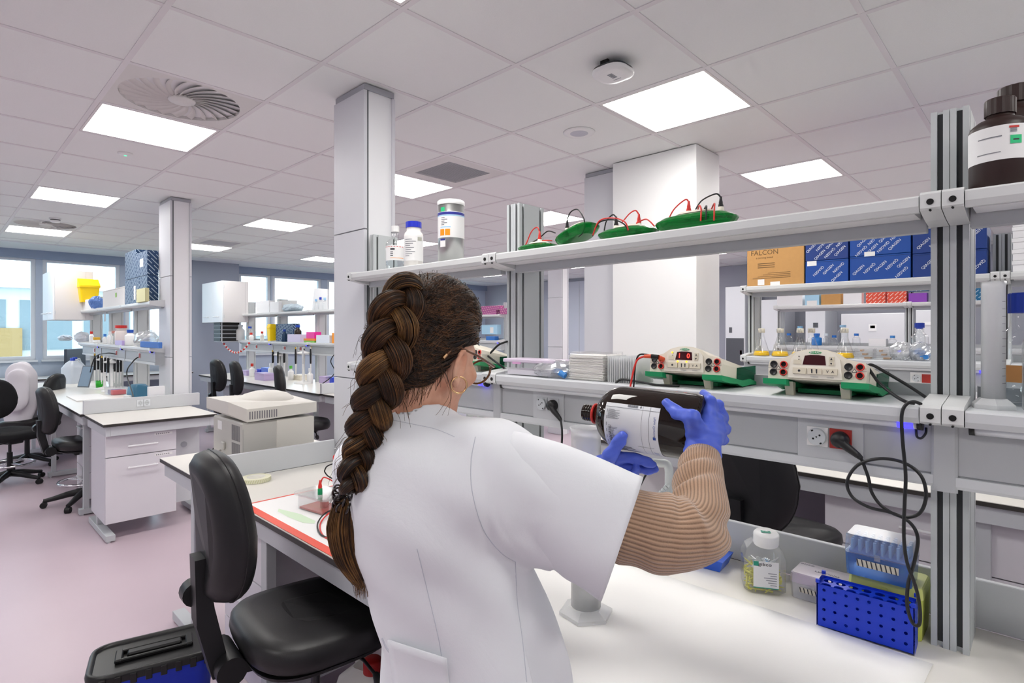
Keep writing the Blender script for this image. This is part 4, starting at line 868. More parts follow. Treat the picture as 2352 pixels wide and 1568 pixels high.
pr = XP(1931, 1008, 1.442); px = lambda u, v, x=1.412: XP(u, v, x)
loop = [(1978, 1052), (1994, 1095), (2003, 1132), (2030, 1166), (2075, 1187), (2112, 1178), (2127, 1138), (2115, 1092), (2075, 1062), (2020, 1053), (1970, 1068), (1946, 1105), (1957, 1140), (1995, 1164), (2050, 1178), (2090, 1200), (2108, 1236), (2100, 1290), (2086, 1340), (2084, 1392), (2096, 1430), (2111, 1434), (2113, 1400), (2104, 1350), (2083, 1290), (2076, 1230), (2078, 1150), (2080, 1090), (2073, 1010), (2071, 955), (2080, 930), (2098, 922), (2116, 928)]
xs = [1.418, 1.414, 1.41, 1.408, 1.408, 1.408, 1.408, 1.412, 1.416, 1.414, 1.41, 1.40, 1.398, 1.398, 1.40, 1.404, 1.404, 1.402, 1.402, 1.402, 1.402, 1.402, 1.40, 1.396, 1.394, 1.392, 1.39, 1.388, 1.388, 1.39, 1.394, 1.40, 1.41]
schuko_plug('black plug in the red socket with its long cord looped and hanging', (1.4415, pr.y, 1.333), [px(u, v, x) for (u, v), x in zip(loop, xs)])
pm_ = XP(1272, 942, 1.442)
schuko_plug('black plug in the grey socket beside the mid post', (1.4415, pm_.y, 1.333), [px(1288, 965, 1.42), px(1291, 990), px(1290, 1020), px(1284, 1060), px(1276, 1110), px(1270, 1160)])
cord('power_cable', 'black cords leaving the back of the right power supply over the shelf', 'cable', [XP(1990, 838, 1.50), XP(1998, 850, 1.47), XP(2020, 880, 1.45), XP(2055, 908, 1.43), XP(2080, 922, 1.42), XP(2100, 926, 1.43)], 0.0035, BLKW)
cord('power_cable', 'black cord arching behind the right power supply to the post', 'cable', [XP(1990, 842, 1.52), XP(2003, 838, 1.53), XP(2040, 858, 1.53), XP(2090, 888, 1.53), XP(2126, 912, 1.525)], 0.0035, BLKW)
cord('lamp_cable', 'short black cable at the end of the blue-lit light bar', 'cable', [XP(2104, 985, 1.44), XP(2106, 1002, 1.436), XP(2116, 1006, 1.435), XP(2126, 995, 1.44), XP(2127, 982, 1.445)], 0.0024, BLKW)
cord('power_cable', 'black cords crossing over the half hidden power supply', 'cable', [XP(1098, 792, 1.50), XP(1115, 812, 1.49), XP(1140, 832, 1.48), XP(1165, 850, 1.50)], 0.004, BLKW)
cord('power_cable', 'black cord rising to the mid post behind the head', 'cable', [XP(1108, 830, 1.48), XP(1125, 812, 1.5), XP(1145, 792, 1.52), XP(1165, 784, 1.525)], 0.004, BLKW)

# ------------------------------------------------------------------ on the near worktop
b = MB(); V = []; nx, ny = 26, 14                                   # absorbent paper, slightly wavy, over the front edge
for i in range(nx + 1):
    for k in range(ny + 1):
        y = 0.175 + 1.05 * i / nx; x = 0.856 + (1.437 - 0.856) * k / ny; z = T + 0.0014 + 0.0012 * (1 + math.sin(9 * y + 3 * x)) * (0.5 + 0.5 * math.sin(5 * x)); V.append((x, y + 0.004 * math.sin(11 * x), z))
b.add(V, [(i * (ny + 1) + k, (i + 1) * (ny + 1) + k, (i + 1) * (ny + 1) + k + 1, i * (ny + 1) + k + 1) for i in range(nx) for k in range(ny)], True)
bpap = tag(b.build('bench_paper', mat('absorbent_paper', '#f2f1ef', 0.85, bump=0.1, bscale=500)), 'large white absorbent sheet spread on the worktop beside the blue rack', 'paper')
md = bpap.modifiers.new('thick', 'SOLIDIFY'); md.thickness = 0.0006
cylinder('tall translucent measuring cylinder the liquid is poured into', (1.108, 0.815, T + 0.004), 0.036, 0.452, 0.066, thin_glass('pp_translucent', '#ffffff', 0.03, 0.3, 0.36, '#fbfdff'), True, 1.10, 0.35)
# square media bottle full of used tips
t = thing('media_bottle', 'square clear bottle of yellow pipette tips with tilted white cap', 'bottle', (1.56, 0.56, T), 0.5); t.scale = (1.28, 1.28, 1.02)
def oct_(a, c, z, s=1.0): return [(x * s, y * s, z) for x, y in ((a, a - c), (a - c, a), (c - a, a), (-a, a - c), (-a, c - a), (c - a, -a), (a - c, -a), (a, c - a))]
bodyb = MB().loft([oct_(0.036, 0.012, 0.001), oct_(0.040, 0.013, 0.006), oct_(0.040, 0.013, 0.085), oct_(0.034, 0.012, 0.108), oct_(0.02, 0.008, 0.125), oct_(0.019, 0.0085, 0.132)], smooth=False).build('bottle_body', cp, t)
MB().lathe([(0.0235, 0.128), (0.0245, 0.131), (0.0245, 0.156), (0.022, 0.160), (0, 0.161)], 36, (-0.003, -0.002, 0), Matrix.Rotation(math.radians(-10), 3, 'Y')).build('cap', WPLAS, t)
MB().box(-0.036, -0.018, -0.010, 0.008, 0.1585, 0.1592).build('cap_sticker', mat('sticker_teal', '#1f8f77', 0.5), t)
lf = MB().box(-0.0412, -0.0406, -0.024, 0.024, 0.018, 0.086).build('label', paper, t); MB().box(-0.0416, -0.0412, 0.014, 0.024, 0.074, 0.086).build('print', MATS['sticker_teal'], lf)
text('lettering', 'gibco', 0.012, inkd, frame((-0.0417, 0.002, 0.079), (0, -1, 0), (0, 0, 1)), lf, 0.0001); text('lettering', '1X', 0.011, WPLAS, frame((-0.028, 0.0, 0.1594), (0, -1, 0), (1, 0, 0.17)), t, 0.0001)
for k in range(6): MB().box(-0.0416, -0.0412, -0.02, -0.02 + 0.012 + 0.004 * (k % 4), 0.026 + 0.006 * k, 0.0275 + 0.006 * k).build('print', inkm, lf)
MB().box(-0.0416, -0.0412, -0.024, 0.024, 0.018, 0.020).build('print', MATS['sticker_teal'], lf)
rnd = random.Random(9); tips = MB(); tb = MB(); yel = mat('tip_yellow', '#e3de3f', 0.35, alpha=0.9); tw = thin_glass('tip_clear', '#f2f7fa', 0.1, 0.1, 0.3)
for k in range(150):
    a = Vector((rnd.uniform(-.033, .033), rnd.uniform(-.033, .033), rnd.uniform(0.006, 0.045))); d = Vector((rnd.gauss(0, 1), rnd.gauss(0, 1), rnd.gauss(0, .35))).normalized() * rnd.uniform(.02, .034); e = a + d
    e = Vector((max(-.036, min(.036, e.x)), max(-.036, min(.036, e.y)), max(.004, e.z))); tips.cyl(a, e, 0.0026, 0.0009, 6)
tips.build('used_tips', yel, t, kind='stuff')
for k in range(16):
    a = Vector((rnd.uniform(-.026, .026), rnd.uniform(-.026, .026), rnd.uniform(0.05, 0.07))); d = Vector((rnd.gauss(0, 1), rnd.gauss(0, 1), rnd.gauss(0, .6))).normalized() * .035; e = a + d; e = Vector((max(-.034, min(.034, e.x)), max(-.034, min(.034, e.y)), e.z)); tb.cyl(a, e, 0.005, 0.0016, 8)
tb.build('used_tips', tw, t, kind='stuff')
for k in range(3): MB().cyl((0.01 * k - 0.01, -0.02, 0.056), (0.012 * k - 0.02, -0.005, 0.072), 0.004, 0.002, 8).build('blue_tip', mat('tip_blue', '#5fa8d8', 0.4), t)
# tip boxes
def tip_box(label, loc, sx, sy, h, body, lidm, rackm, tips_m, rz=0.0, lettering=None, strip=True, nt=(8, 6), lid_h=0.4):
    t = thing('tip_box', label, 'tip box', loc, rz, 'pipette tip boxes'); hb = h * (1 - lid_h)
    MB().loft([oct_(1, 0.06, 0.001), oct_(1.03, 0.06, hb)]).v
    def rr(a, b, z, c=0.006): return [(a, b - c, z), (a - c, b, z), (c - a, b, z), (-a, b - c, z), (-a, c - b, z), (c - a, -b, z), (a - c, -b, z), (a, c - b, z)]
    MB().loft([rr(sx * 0.95, sy * 0.96, 0.001), rr(sx, sy, hb)], smooth=False).build('base', body, t)
    MB().loft([rr(sx * 0.88, sy * 0.90, hb - 0.003), rr(sx * 0.88, sy * 0.90, hb + 0.004)], smooth=False).build('rack_plate', rackm, t)
    MB().loft([rr(sx * 1.02, sy * 1.01, hb), rr(sx * 0.99, sy * 0.985, h * 0.97), rr(sx * 0.93, sy * 0.95, h)], smooth=False).build('lid', lidm, t)
    n1, n2 = nt; tm2 = MB()
    for i in range(n1):
        for k in range(n2): tm2.cyl((-sx * 0.75 + 1.5 * sx * k / (n2 - 1), -sy * 0.8 + 1.6 * sy * i / (n1 - 1), hb * 0.5), (-sx * 0.75 + 1.5 * sx * k / (n2 - 1), -sy * 0.8 + 1.6 * sy * i / (n1 - 1), hb + (h - hb) * 0.72), 0.002, 0.0034, 8)
    tm2.build('tips', tips_m, t, kind='stuff')
    MB().box(-sx * 1.06, -sx * 1.0, -0.006, 0.006, hb - 0.006, hb + 0.008).build('latch', lidm, t)
    if strip:
        s_ = MB().box(-sx * 1.04, -sx * 1.03, -sy * 0.62, sy * 0.62, hb * 0.5, hb * 0.8).build('tape_strip', mat('autoclave_tape', '#d8d2c2', 0.6), t)
        for k in range(9): 
            y_ = -sy * 0.58 + k * sy * 0.14; MB().add([(-sx * 1.043, y_, hb * 0.5), (-sx * 1.043, y_ + 0.0028, hb * 0.5), (-sx * 1.043, y_ + 0.0028 + sy * 0.05, hb * 0.8), (-sx * 1.043, y_ + sy * 0.05, hb * 0.8)], [(0, 1, 2, 3)]).build('stripe', inkd, s_)
    if lettering:
        for s_, size, dx_, dy_ in lettering: text('lettering', s_, size, inkm, frame((dx_, dy_, h + 0.0004), (0, -1, 0), (1, 0, 0)), t, 0.0002)
    return t
clr = thin_glass('tipbox_clear', '#e8eff8', 0.05, 0.12, 0.14); lil = mat('tipbox_lilac', '#e3cfe8', 0.4)
tip_box('clear tip box with lilac rack between the tip bottle and blue rack', (1.597, 0.425, T), 0.045, 0.064, 0.066, fp, thin_glass('lid_frost', '#f1eef4', 0.05, 0.3, 0.5, '#eeeaf2'), lil, lil, lettering=[('ONCO', 0.011, 0.028, 0.042), ('LabClinics', 0.014, 0.0, -0.012)], lid_h=0.38)
tip_box('yellow-green tip box under the blue tip box beside the right post', (1.575, 0.275, T), 0.056, 0.072, 0.117, mat('tipbox_lime', '#c6cf62', 0.4), mat('tipbox_lime_lid', '#d3da86', 0.4), MATS['tipbox_lime'], MATS['tipbox_lime'], strip=False, lid_h=0.2, nt=(4, 3))
blb = thin_glass('tipbox_blue', '#a9c6ee', 0.05, 0.15, 0.45, '#3f78d0')
tip_box('clear-lidded blue tip box stacked on the yellow-green one', (1.548, 0.285, T + 0.1175), 0.046, 0.066, 0.095, blb, clr, mat('rack_blue', '#4f86d8', 0.4), mat('tips_blue', '#7fb0e8', 0.35, alpha=0.85), lid_h=0.45)
# blue tube rack with holes: plates, holes and ribs
t = thing('tube_rack', 'bright blue plastic tube rack with round holes in front of the tip boxes', 'rack', (1.472, 0.302, T + 0.002), 0.05)
BLU = mat('rack_royal', '#0f36c4', 0.4); W2, D2, H2 = 0.091, 0.030, 0.102
def holed_plate(w, h, hs, r, m, name, place, par, seg=10, th=0.0022):
    """flat plate (w x h) with round holes, thickness th, cut with real openings"""
    bm = bmesh.new(); cu = []
    xs_ = sorted({round(q[0], 4) for q in hs}); ys_ = sorted({round(q[1], 4) for q in hs})
    gx = [-w] + [(a + b2) / 2 for a, b2 in zip(xs_[:-1], xs_[1:])] + [w]; gy = [0.0] + [(a + b2) / 2 for a, b2 in zip(ys_[:-1], ys_[1:])] + [h]
    mb_ = MB(); hset = {(round(q[0], 4), round(q[1], 4)) for q in hs}
    for i, xc in enumerate(xs_):
        for k, yc in enumerate(ys_):
            x0, x1, y0, y1 = gx[i], gx[i + 1], gy[k], gy[k + 1]; cell = [(x0, y0), (x1, y0), (x1, y1), (x0, y1)]
            if (xc, yc) not in hset:
                for z, fl in ((0, 1), (th, 0)): mb_.add([place(p[0], p[1], z) for p in cell], [(0, 1, 2, 3) if fl else (3, 2, 1, 0)])
                continue
            ang = [2 * PI * j / (4 * (seg // 4 + 1)) + PI / 4 for j in range(4 * (seg // 4 + 1))]; n = len(ang)
            inner = [(xc + r * math.cos(a), yc + r * math.sin(a)) for a in ang]; outer = []
            for a in ang:
                dx_, dy_ = math.cos(a), math.sin(a); tx = ((x1 if dx_ > 0 else x0) - xc) / dx_ if abs(dx_) > 1e-6 else 9e9; ty = ((y1 if dy_ > 0 else y0) - yc) / dy_ if abs(dy_) > 1e-6 else 9e9; q = min(tx, ty); outer.append((xc + dx_ * q, yc + dy_ * q))
            # snap to the cell corners
            for c_ in cell:
                j = min(range(n), key=lambda j: (outer[j][0] - c_[0]) ** 2 + (outer[j][1] - c_[1]) ** 2); outer[j] = c_
            v = [place(p[0], p[1], 0) for p in inner] + [place(p[0], p[1], 0) for p in outer] + [place(p[0], p[1], th) for p in inner] + [place(p[0], p[1], th) for p in outer]; f = []
            for j in range(n):
                l = (j + 1) % n; f += [(j, l, n + l, n + j), (2 * n + j, 3 * n + j, 3 * n + l, 2 * n + l), (j, 2 * n + j, 2 * n + l, l)]
            mb_.add(v, f)
    return mb_.build(name, m, par)
hs = [(-0.078 + 0.0223 * i, 0.017 + 0.0225 * k) for i in range(8) for k in range(4)]
holed_plate(W2, H2 - 0.006, hs, 0.0036, BLU, 'side_plate', lambda a, b2, c: (-D2 + c, a, b2 + 0.003), t); holed_plate(W2, H2 - 0.006, hs, 0.0036, BLU, 'side_plate', lambda a, b2, c: (D2 - c, a, b2 + 0.003), t)
hs2 = [(-0.0175 + 0.0175 * i, 0.02 + 0.0233 * k) for i in (0.5, 1.5) for k in range(7)]
hs2 = [(x, y) for x in (-0.013, 0.013) for y in [0.014 + 0.0257 * k for k in range(7)]]
holed_plate(D2, 2 * W2, hs2, 0.0102, BLU, 'top_plate', lambda a, b2, c: (a, b2 - W2, H2 - 0.010 + c), t, 14)
holed_plate(D2 - .003, 2 * W2 - 0.006, [(0, 0.09)], 0.002, BLU, 'bottom_plate', lambda a, b2, c: (a, b2 - W2 + 0.003, 0.004 + c), t)
for s_ in (-1, 1):
    hs3 = [(-0.012 + 0.024 * i, 0.02 + 0.022 * k) for i in range(2) for k in range(4)]
    holed_plate(D2, H2, hs3, 0.0034, BLU, 'end_plate', lambda a, b2, c: (a, s_ * (W2 + 0.0005 + c), b2), t)
    for sx in (-1, 1): MB().box(sx * D2 - 0.003, sx * D2 + 0.003, s_ * W2 - 0.004, s_ * W2 + 0.004, H2, H2 + 0.008).build('stacking_tab', BLU, t)
t = thing('plastic_tray', 'small blue plastic tray on the worktop behind the elbow', 'tray', (1.60, 0.735, T), 0.1)
MB().loft([[(x * 0.04, y * 0.05, 0.001) for x, y in ((1, 1), (-1, 1), (-1, -1), (1, -1))], [(x * 0.05, y * 0.062, 0.034) for x, y in ((1, 1), (-1, 1), (-1, -1), (1, -1))]], smooth=False).build('tray_body', mat('tray_blue', '#2e5fd0', 0.4), t)
t = thing('beaker', 'translucent plastic beaker cut off at the right edge of the worktop', 'beaker', (1.47, -0.035, T))
MB().lathe([(0, 0.001), (0.05, 0.001), (0.053, 0.006), (0.058, 0.158), (0.063, 0.168), (0.061, 0.169), (0.0562, 0.16), (0.0512, 0.008), (0, 0.005)], 40, close=False).build('beaker_body', fp, t)
# white taps behind the trunking
tapm = mat('tap_white', '#e4e9e8', 0.3, coat=0.3)
t = thing('lab_tap', 'white U-shaped lab tap behind the shoulder', 'tap', (1.62, 1.82, T)); yy0, yy1 = XP(1078, 960, 1.62).y, XP(1106, 960, 1.62).y
MB().tube(bez([(0, yy0 - 1.82, 0), (0, yy0 - 1.82, 0.30), (0, yy0 - 1.82 - 0.008, 0.335), (0, yy1 - 1.82 + 0.008, 0.335), (0, yy1 - 1.82, 0.30), (0, yy1 - 1.82, 0.16)], 8), 0.014, 14).build('spout', tapm, t); MB().lathe([(0.025, 0), (0.025, 0.02), (0.015, 0.03)], 20, (0, yy0 - 1.82, 0)).build('base', tapm, t)
t = thing('lab_tap', 'white lab tap with a ribbed nozzle under the bottle', 'tap', (1.62, XP(1537, 1100, 1.62).y, T))
MB().tube(bez([(0, 0, 0), (0, 0, 0.2), (0, 0.004, 0.262), (-0.01, 0.03, 0.27), (-0.02, 0.09, 0.262)], 8), 0.0135, 14).build('spout', tapm, t); MB().lathe([(0.025, 0), (0.025, 0.02), (0.015, 0.03)], 20).build('base', tapm, t)
nz = MB(); a = Vector((-0.02, 0.0, 0.2)); b2 = Vector((-0.055, 0.02, 0.165))
for k in range(5): nz.cyl(a.lerp(b2, k / 5), a.lerp(b2, (k + .8) / 5), 0.0085, 0.006, 12)
nz.cyl((0, 0, .21), a, 0.008, seg=12).build('nozzle', tapm, t)
cord('power_cable', 'black cord hanging below the bottle in front of the back panel', 'cable', [px(1500, 1060, 1.5), px(1492, 1075, 1.5), px(1478, 1100, 1.5), px(1465, 1125, 1.5)], 0.0032, BLKW)
# left part of the worktop: pad, tape roll, gel tank, foil, leads
pad = thing('work_pad', 'white bench pad with a red taped border at the worktop edge', 'pad', (1.04, 1.85, T))
MB().box(0.868, 1.27, 1.40, 2.305, T + 0.0006, T + 0.0014).build('sheet', paper, pad, True); rt = mat('tape_red', '#e2523f', 0.45)
MB().box(0.853, 0.884, 1.40, 2.31, T + 0.0014, T + 0.0022).build('tape_border', rt, pad, True); MB().box(0.885, 1.27, 2.297, 2.308, T + 0.0014, T + 0.002).build('tape_border', rt, pad, True)
sp = MB(); 
sp.add([ZP(u, v, T + 0.002) for u, v in ((640, 1168), (690, 1180), (725, 1196), (722, 1202), (695, 1200), (660, 1186), (638, 1174))], [tuple(range(7))]); sp.build('green_stain', mat('stain_green', '#cfe3c8', 0.7), pad, True)
tc_ = ZP(588, 1104, T)
t = thing('tape_roll', 'roll of pale striped autoclave tape lying on the worktop', 'tape', tc_)
MB().lathe([(0.040, 0.001), (0.064, 0.001), (0.064, 0.019), (0.040, 0.019), (0.040, 0.001)], 48, close=False, smooth=False).build('tape_body', mat('tape_cream', '#e3e2c8', 0.6), t)
MB().lathe([(0.0375, 0.0005), (0.0398, 0.0005), (0.0398, 0.0195), (0.0375, 0.0195), (0.0375, 0.0005)], 40, close=False).build('core', mat('card_core', '#e9e7df', 0.7), t)
for k in range(40):
    a = 2 * PI * k / 40; a2 = a + 0.06; MB().add([(0.0644 * math.cos(a), 0.0644 * math.sin(a), 0.002), (0.0644 * math.cos(a + .035), 0.0644 * math.sin(a + .035), 0.002), (0.0644 * math.cos(a2 + .075), 0.0644 * math.sin(a2 + .075), 0.018), (0.0644 * math.cos(a2 + .04), 0.0644 * math.sin(a2 + .04), 0.018)], [(0, 1, 2, 3)]).build('stripe', mat('tape_stripe', '#c3c78f', 0.6), t)
gt = thing('gel_tank', 'clear gel tank with red strips and a green jack on the pad', 'gel tank', ZP(738, 1168, T + 0.002), 0.15); red2 = mat('tank_red', '#b5382f', 0.3)
MB().loft([[(x * 0.05, y * 0.075, z) for x, y in ((1, 1), (-1, 1), (-1, -1), (1, -1))] for z in (0.001, 0.055)], smooth=False).build('tank_body', cp, gt); MB().loft([[(x * 0.064, y * 0.10, z) for x, y in ((1, .8), (.8, 1), (-.8, 1), (-1, .8), (-1, -.8), (-.8, -1), (.8, -1), (1, -.8))] for z in (0.056, 0.064)], smooth=False).build('lid', cp, gt)
MB().box(-0.048, 0.048, -0.07, 0.07, 0.003, 0.009).build('red_base', red2, gt); MB().box(-0.012, 0.012, -0.03, -0.01, 0.01, 0.055).build('red_post', red2, gt)
MB().lathe([(0.009, 0.064), (0.009, 0.085), (0.006, 0.09), (0, 0.09)], 14, (-0.02, -0.02, 0)).build('jack', RUB, gt); MB().lathe([(0.0075, 0.088), (0.0075, 0.096), (0.0055, 0.105), (0.003, 0.118), (0, 0.118)], 12, (-0.02, -0.02, 0)).build('plug', REDW, gt)
base = ZP(738, 1168, T); gd = (base - Vector((0, 0, CAMH))).length; L1 = lambda u, v, k=0.0: DP(u, v, ray(u, v).length * 0 + (base - Vector((0, 0, CAMH))).dot(Vector((_c, _s, 0))) + k)
cord('electrode_cable', 'red lead looping up from the gel tank by the braid', 'cable', [L1(737, 1118), L1(738, 1105), L1(745, 1096), L1(765, 1105), L1(782, 1118, .05), L1(790, 1090, .1), L1(778, 1050, .1), L1(766, 1048, .1), L1(772, 1075, .1), L1(792, 1085, .12)], 0.0026, REDW)
cord('electrode_cable', 'black lead looping behind the red one by the braid', 'cable', [L1(745, 1082, .1), L1(752, 1070, .1), L1(775, 1062, .1), L1(792, 1060, .1), L1(775, 1098, .1), L1(755, 1094, .08), L1(745, 1082, .08)], 0.0026, BLKW)
cord('electrode_cable', 'black and red leads looping down over the pad beside the hair tail', 'cable', [ZP(790, 1165, T + .03), ZP(752, 1175, T + .02), ZP(730, 1200, T + .006), ZP(735, 1225, T + .006), ZP(765, 1238, T + .006), ZP(790, 1240, T + .006)], 0.0026, BLKW)
cord('electrode_cable', 'red lead lying beside the black one on the pad', 'cable', [ZP(790, 1170, T + .03), ZP(757, 1178, T + .018), ZP(736, 1202, T + .005), ZP(741, 1228, T + .005), ZP(768, 1242, T + .005), ZP(790, 1245, T + .005)], 0.0026, REDW)
fo = crumple('foil', 'crumpled aluminium foil lying behind the gel tank', 'foil', ZP(760, 1140, T), (0.07, 0.06, 0.018), mat('foil', '#d6d8dc', 0.22, metal=1.0), 12, 'foil_sheet', 30, 12, 0.35)
# ------------------------------------------------------------------ signed distance modelling (numpy) for the figure
def npv(p): return np.array([p[0], p[1], p[2]], float)
class SDF:
    """grid of points; primitives combined with a smooth minimum"""
    def __init__(s, lo, hi, h):
        s.h = h; s.lo = np.array(lo, float); s.n = np.ceil((np.array(hi) - s.lo) / h).astype(int) + 1
        ax = [s.lo[i] + h * np.arange(s.n[i]) for i in range(3)]
        s.P = np.stack(np.meshgrid(*ax, indexing='ij'), -1).astype(np.float32); s.d = np.full(s.n, 1e3, np.float32)
    def _sub(s, lo, hi, pad):
        a = np.clip(np.floor((np.minimum(lo, hi) - pad - s.lo) / s.h).astype(int), 0, s.n)
        b = np.clip(np.ceil((np.maximum(lo, hi) + pad - s.lo) / s.h).astype(int) + 1, 0, s.n)
        return tuple(slice(a[i], b[i]) for i in range(3))
    def _mix(s, sl, d, k, op):
        c = s.d[sl]
        if op == 'sub':
            h = np.clip(0.5 - 0.5 * (c + d) / k, 0, 1); s.d[sl] = c * (1 - h) + (-d) * h + k * h * (1 - h)
        elif k <= 0: s.d[sl] = np.minimum(c, d)
        else:
            h = np.clip(0.5 + 0.5 * (c - d) / k, 0, 1); s.d[sl] = c * (1 - h) + d * h - k * h * (1 - h)
    def cap(s, a, b, r0, r1=None, k=0.01, op='add'):
        a, b = npv(a), npv(b); r1 = r0 if r1 is None else r1
        sl = s._sub(np.minimum(a, b), np.maximum(a, b), max(r0, r1) + 3 * k + 0.02); p = s.P[sl]
        if p.size == 0: return s
        ab = b - a; t = np.clip(((p - a) @ ab) / max(ab @ ab, 1e-9), 0, 1)
        d = np.linalg.norm(p - a - t[..., None] * ab, axis=-1) - (r0 + (r1 - r0) * t)
        s._mix(sl, d.astype(np.float32), k, op); return s
    def chain(s, pts, rs, k=0.01):
        for i in range(len(pts) - 1): s.cap(pts[i], pts[i + 1], rs[i], rs[i + 1], k)
        return s
    def ell(s, c, R, rad, k=0.02, op='add'):
        """ellipsoid, R = 3x3 columns are its axes"""
        c = npv(c); rad = np.array(rad, float); m = rad.max(); sl = s._sub(c, c, m + 3 * k + 0.03)
        q = (s.P[sl] - c) @ np.array(R); k0 = np.linalg.norm(q / rad, axis=-1); k1 = np.linalg.norm(q / rad ** 2, axis=-1)
        d = k0 * (k0 - 1) / np.maximum(k1, 1e-6); s._mix(sl, d.astype(np.float32), k, op); return s
    def mesh(s, name, m=None, smooth=2):
        d = s.d; n = s.n; ins = d < 0
        c = np.zeros(n - 1, np.int8); cs = [(i, j, k) for i in (0, 1) for j in (0, 1) for k in (0, 1)]
        def cor(A, o): return A[o[0]:n[0] - 1 + o[0], o[1]:n[1] - 1 + o[1], o[2]:n[2] - 1 + o[2]]
        for o in cs: c += cor(ins, o)
        act = (c > 0) & (c < 8); idx = np.argwhere(act); vid = -np.ones(n - 1, np.int64); vid[act] = np.arange(len(idx))
        acc = np.zeros((len(idx), 3)); cnt = np.zeros(len(idx))
        for a in cs:
            for ax in range(3):
                if a[ax]: continue
                b = list(a); b[ax] = 1
                da = d[idx[:, 0] + a[0], idx[:, 1] + a[1], idx[:, 2] + a[2]]; db = d[idx[:, 0] + b[0], idx[:, 1] + b[1], idx[:, 2] + b[2]]
                cr = (da < 0) != (db < 0); t = np.where(cr, da / np.where(cr, da - db, 1), 0)
                p = np.tile(np.array(a, float), (len(idx), 1)); p[:, ax] = t; acc += p * cr[:, None]; cnt += cr
        V = (idx + acc / cnt[:, None]) * s.h + s.lo; F = []
        for ax in range(3):
            u, w = (ax + 1) % 3, (ax + 2) % 3
            sl0 = [slice(None)] * 3; sl1 = [slice(None)] * 3; sl0[ax] = slice(0, n[ax] - 1); sl1[ax] = slice(1, n[ax])
            A = ins[tuple(sl0)]; B = ins[tuple(sl1)]; e = np.argwhere(A != B)
            e = e[(e[:, u] > 0) & (e[:, w] > 0) & (e[:, u] < n[u] - 1) & (e[:, w] < n[w] - 1)]
            if len(e) == 0: continue
            fl = A[e[:, 0], e[:, 1], e[:, 2]]
            def g(du, dw):
                q = e.copy(); q[:, u] += du; q[:, w] += dw; return vid[q[:, 0], q[:, 1], q[:, 2]]
            q = np.stack([g(-1, -1), g(0, -1), g(0, 0), g(-1, 0)], 1); q[~fl] = q[~fl][:, ::-1]; F.append(q)
        F = np.concatenate(F); F = F[(F >= 0).all(1)]
        for _ in range(smooth):
            acc = np.zeros_like(V); cn = np.zeros(len(V))
            for a, b in ((0, 1), (1, 2), (2, 3), (3, 0)):
                np.add.at(acc, F[:, a], V[F[:, b]]); np.add.at(acc, F[:, b], V[F[:, a]]); np.add.at(cn, F[:, a], 1); np.add.at(cn, F[:, b], 1)
            V = V * 0.4 + 0.6 * acc / np.maximum(cn, 1)[:, None]
        me = bpy.data.meshes.new(name); me.from_pydata(V.tolist(), [], F.tolist()); me.polygons.foreach_set('use_smooth', [True] * len(me.polygons)); me.update()
        if m: me.materials.append(m)
        return me
def obj_of(name, me, parent=None, label=None):
    o = bpy.data.objects.new(name, me); COL.objects.link(o)
    if parent is not None: o.parent = parent
    if label: o['label'] = label
    return o
from mathutils.bvhtree import BVHTree
def bvh_of(me): return BVHTree.FromPolygons([v.co.copy() for v in me.vertices], [tuple(p.vertices) for p in me.polygons])
def hit(bv, u, v, off=0.0):
    """where the line of sight through a pixel meets a surface (lifted by off)"""
    d = ray(u, v).normalized(); r = bv.ray_cast(Vector((0, 0, CAMH)), d)
    return None if r[0] is None else (r[0] - d * off, r[1])

# ------------------------------------------------------------------ frames of the figure
UP = Vector((0, 0, 1))
beta = math.radians(-6); FB = Vector((math.cos(beta), math.sin(beta), 0)); RB = Vector((FB.y, -FB.x, 0))      # body forward, body right
HC = DP(983, 783, 1.03)                                                                                      # head centre
yawh = math.radians(8); pit = math.radians(25)
FH0 = Vector((math.cos(yawh), math.sin(yawh), 0)); RH = Vector((FH0.y, -FH0.x, 0))
FH = (FH0 * math.cos(pit) - UP * math.sin(pit)).normalized(); UH = RH.cross(FH).normalized()
if UH.z < 0: UH = -UH
RHm = np.array([list(FH), list(RH), list(UH)]).T
def hd(f, r, u): return HC + FH * f + RH * r + UH * u
NB = Vector((0.598, 0.815, 1.405))                                                                          # base of the neck
SH_R = DP(1118, 1090, 0.915); SH_L = DP(868, 1085, 1.09)
EL_R = DP(1600, 1222, 0.945); WR_R = DP(1614, 1030, 1.115)
EL_L = Vector((0.86, 0.98, 1.16)); WR_L = DP(1352, 1092, 1.275)
HIP = Vector((0.692, 0.75, 0.93))

# ------------------------------------------------------------------ body (one continuous skin mesh)
def skin_mat():
    m = mat('skin', '#dba88c', 0.5, sss=0.12, bump=0.06, bscale=350); nt = m.node_tree; b = nt.nodes['Principled BSDF']
    tc = nt.nodes.new('ShaderNodeTexCoord'); n = nt.nodes.new('ShaderNodeTexNoise'); n.inputs['Scale'].default_value = 24; n.inputs['Detail'].default_value = 4
    r = nt.nodes.new('ShaderNodeValToRGB'); r.color_ramp.elements[0].color = lin('#cf9378'); r.color_ramp.elements[0].position = 0.3
    r.color_ramp.elements[1].color = lin('#e6b99f'); r.color_ramp.elements[1].position = 0.75
    nt.links.new(tc.outputs['Object'], n.inputs['Vector']); nt.links.new(n.outputs['Fac'], r.inputs[0]); nt.links.new(r.outputs[0], b.inputs['Base Color'])
    return m
SKIN = skin_mat()
B = SDF((0.36, 0.30, 0.84), (1.15, 1.12, 1.74), 0.0045)
B.ell(HC, RHm, (0.097, 0.074, 0.100), 0.001)
B.ell(hd(0.040, 0, -0.052), RHm, (0.066, 0.060, 0.078), 0.02)                 # face mass
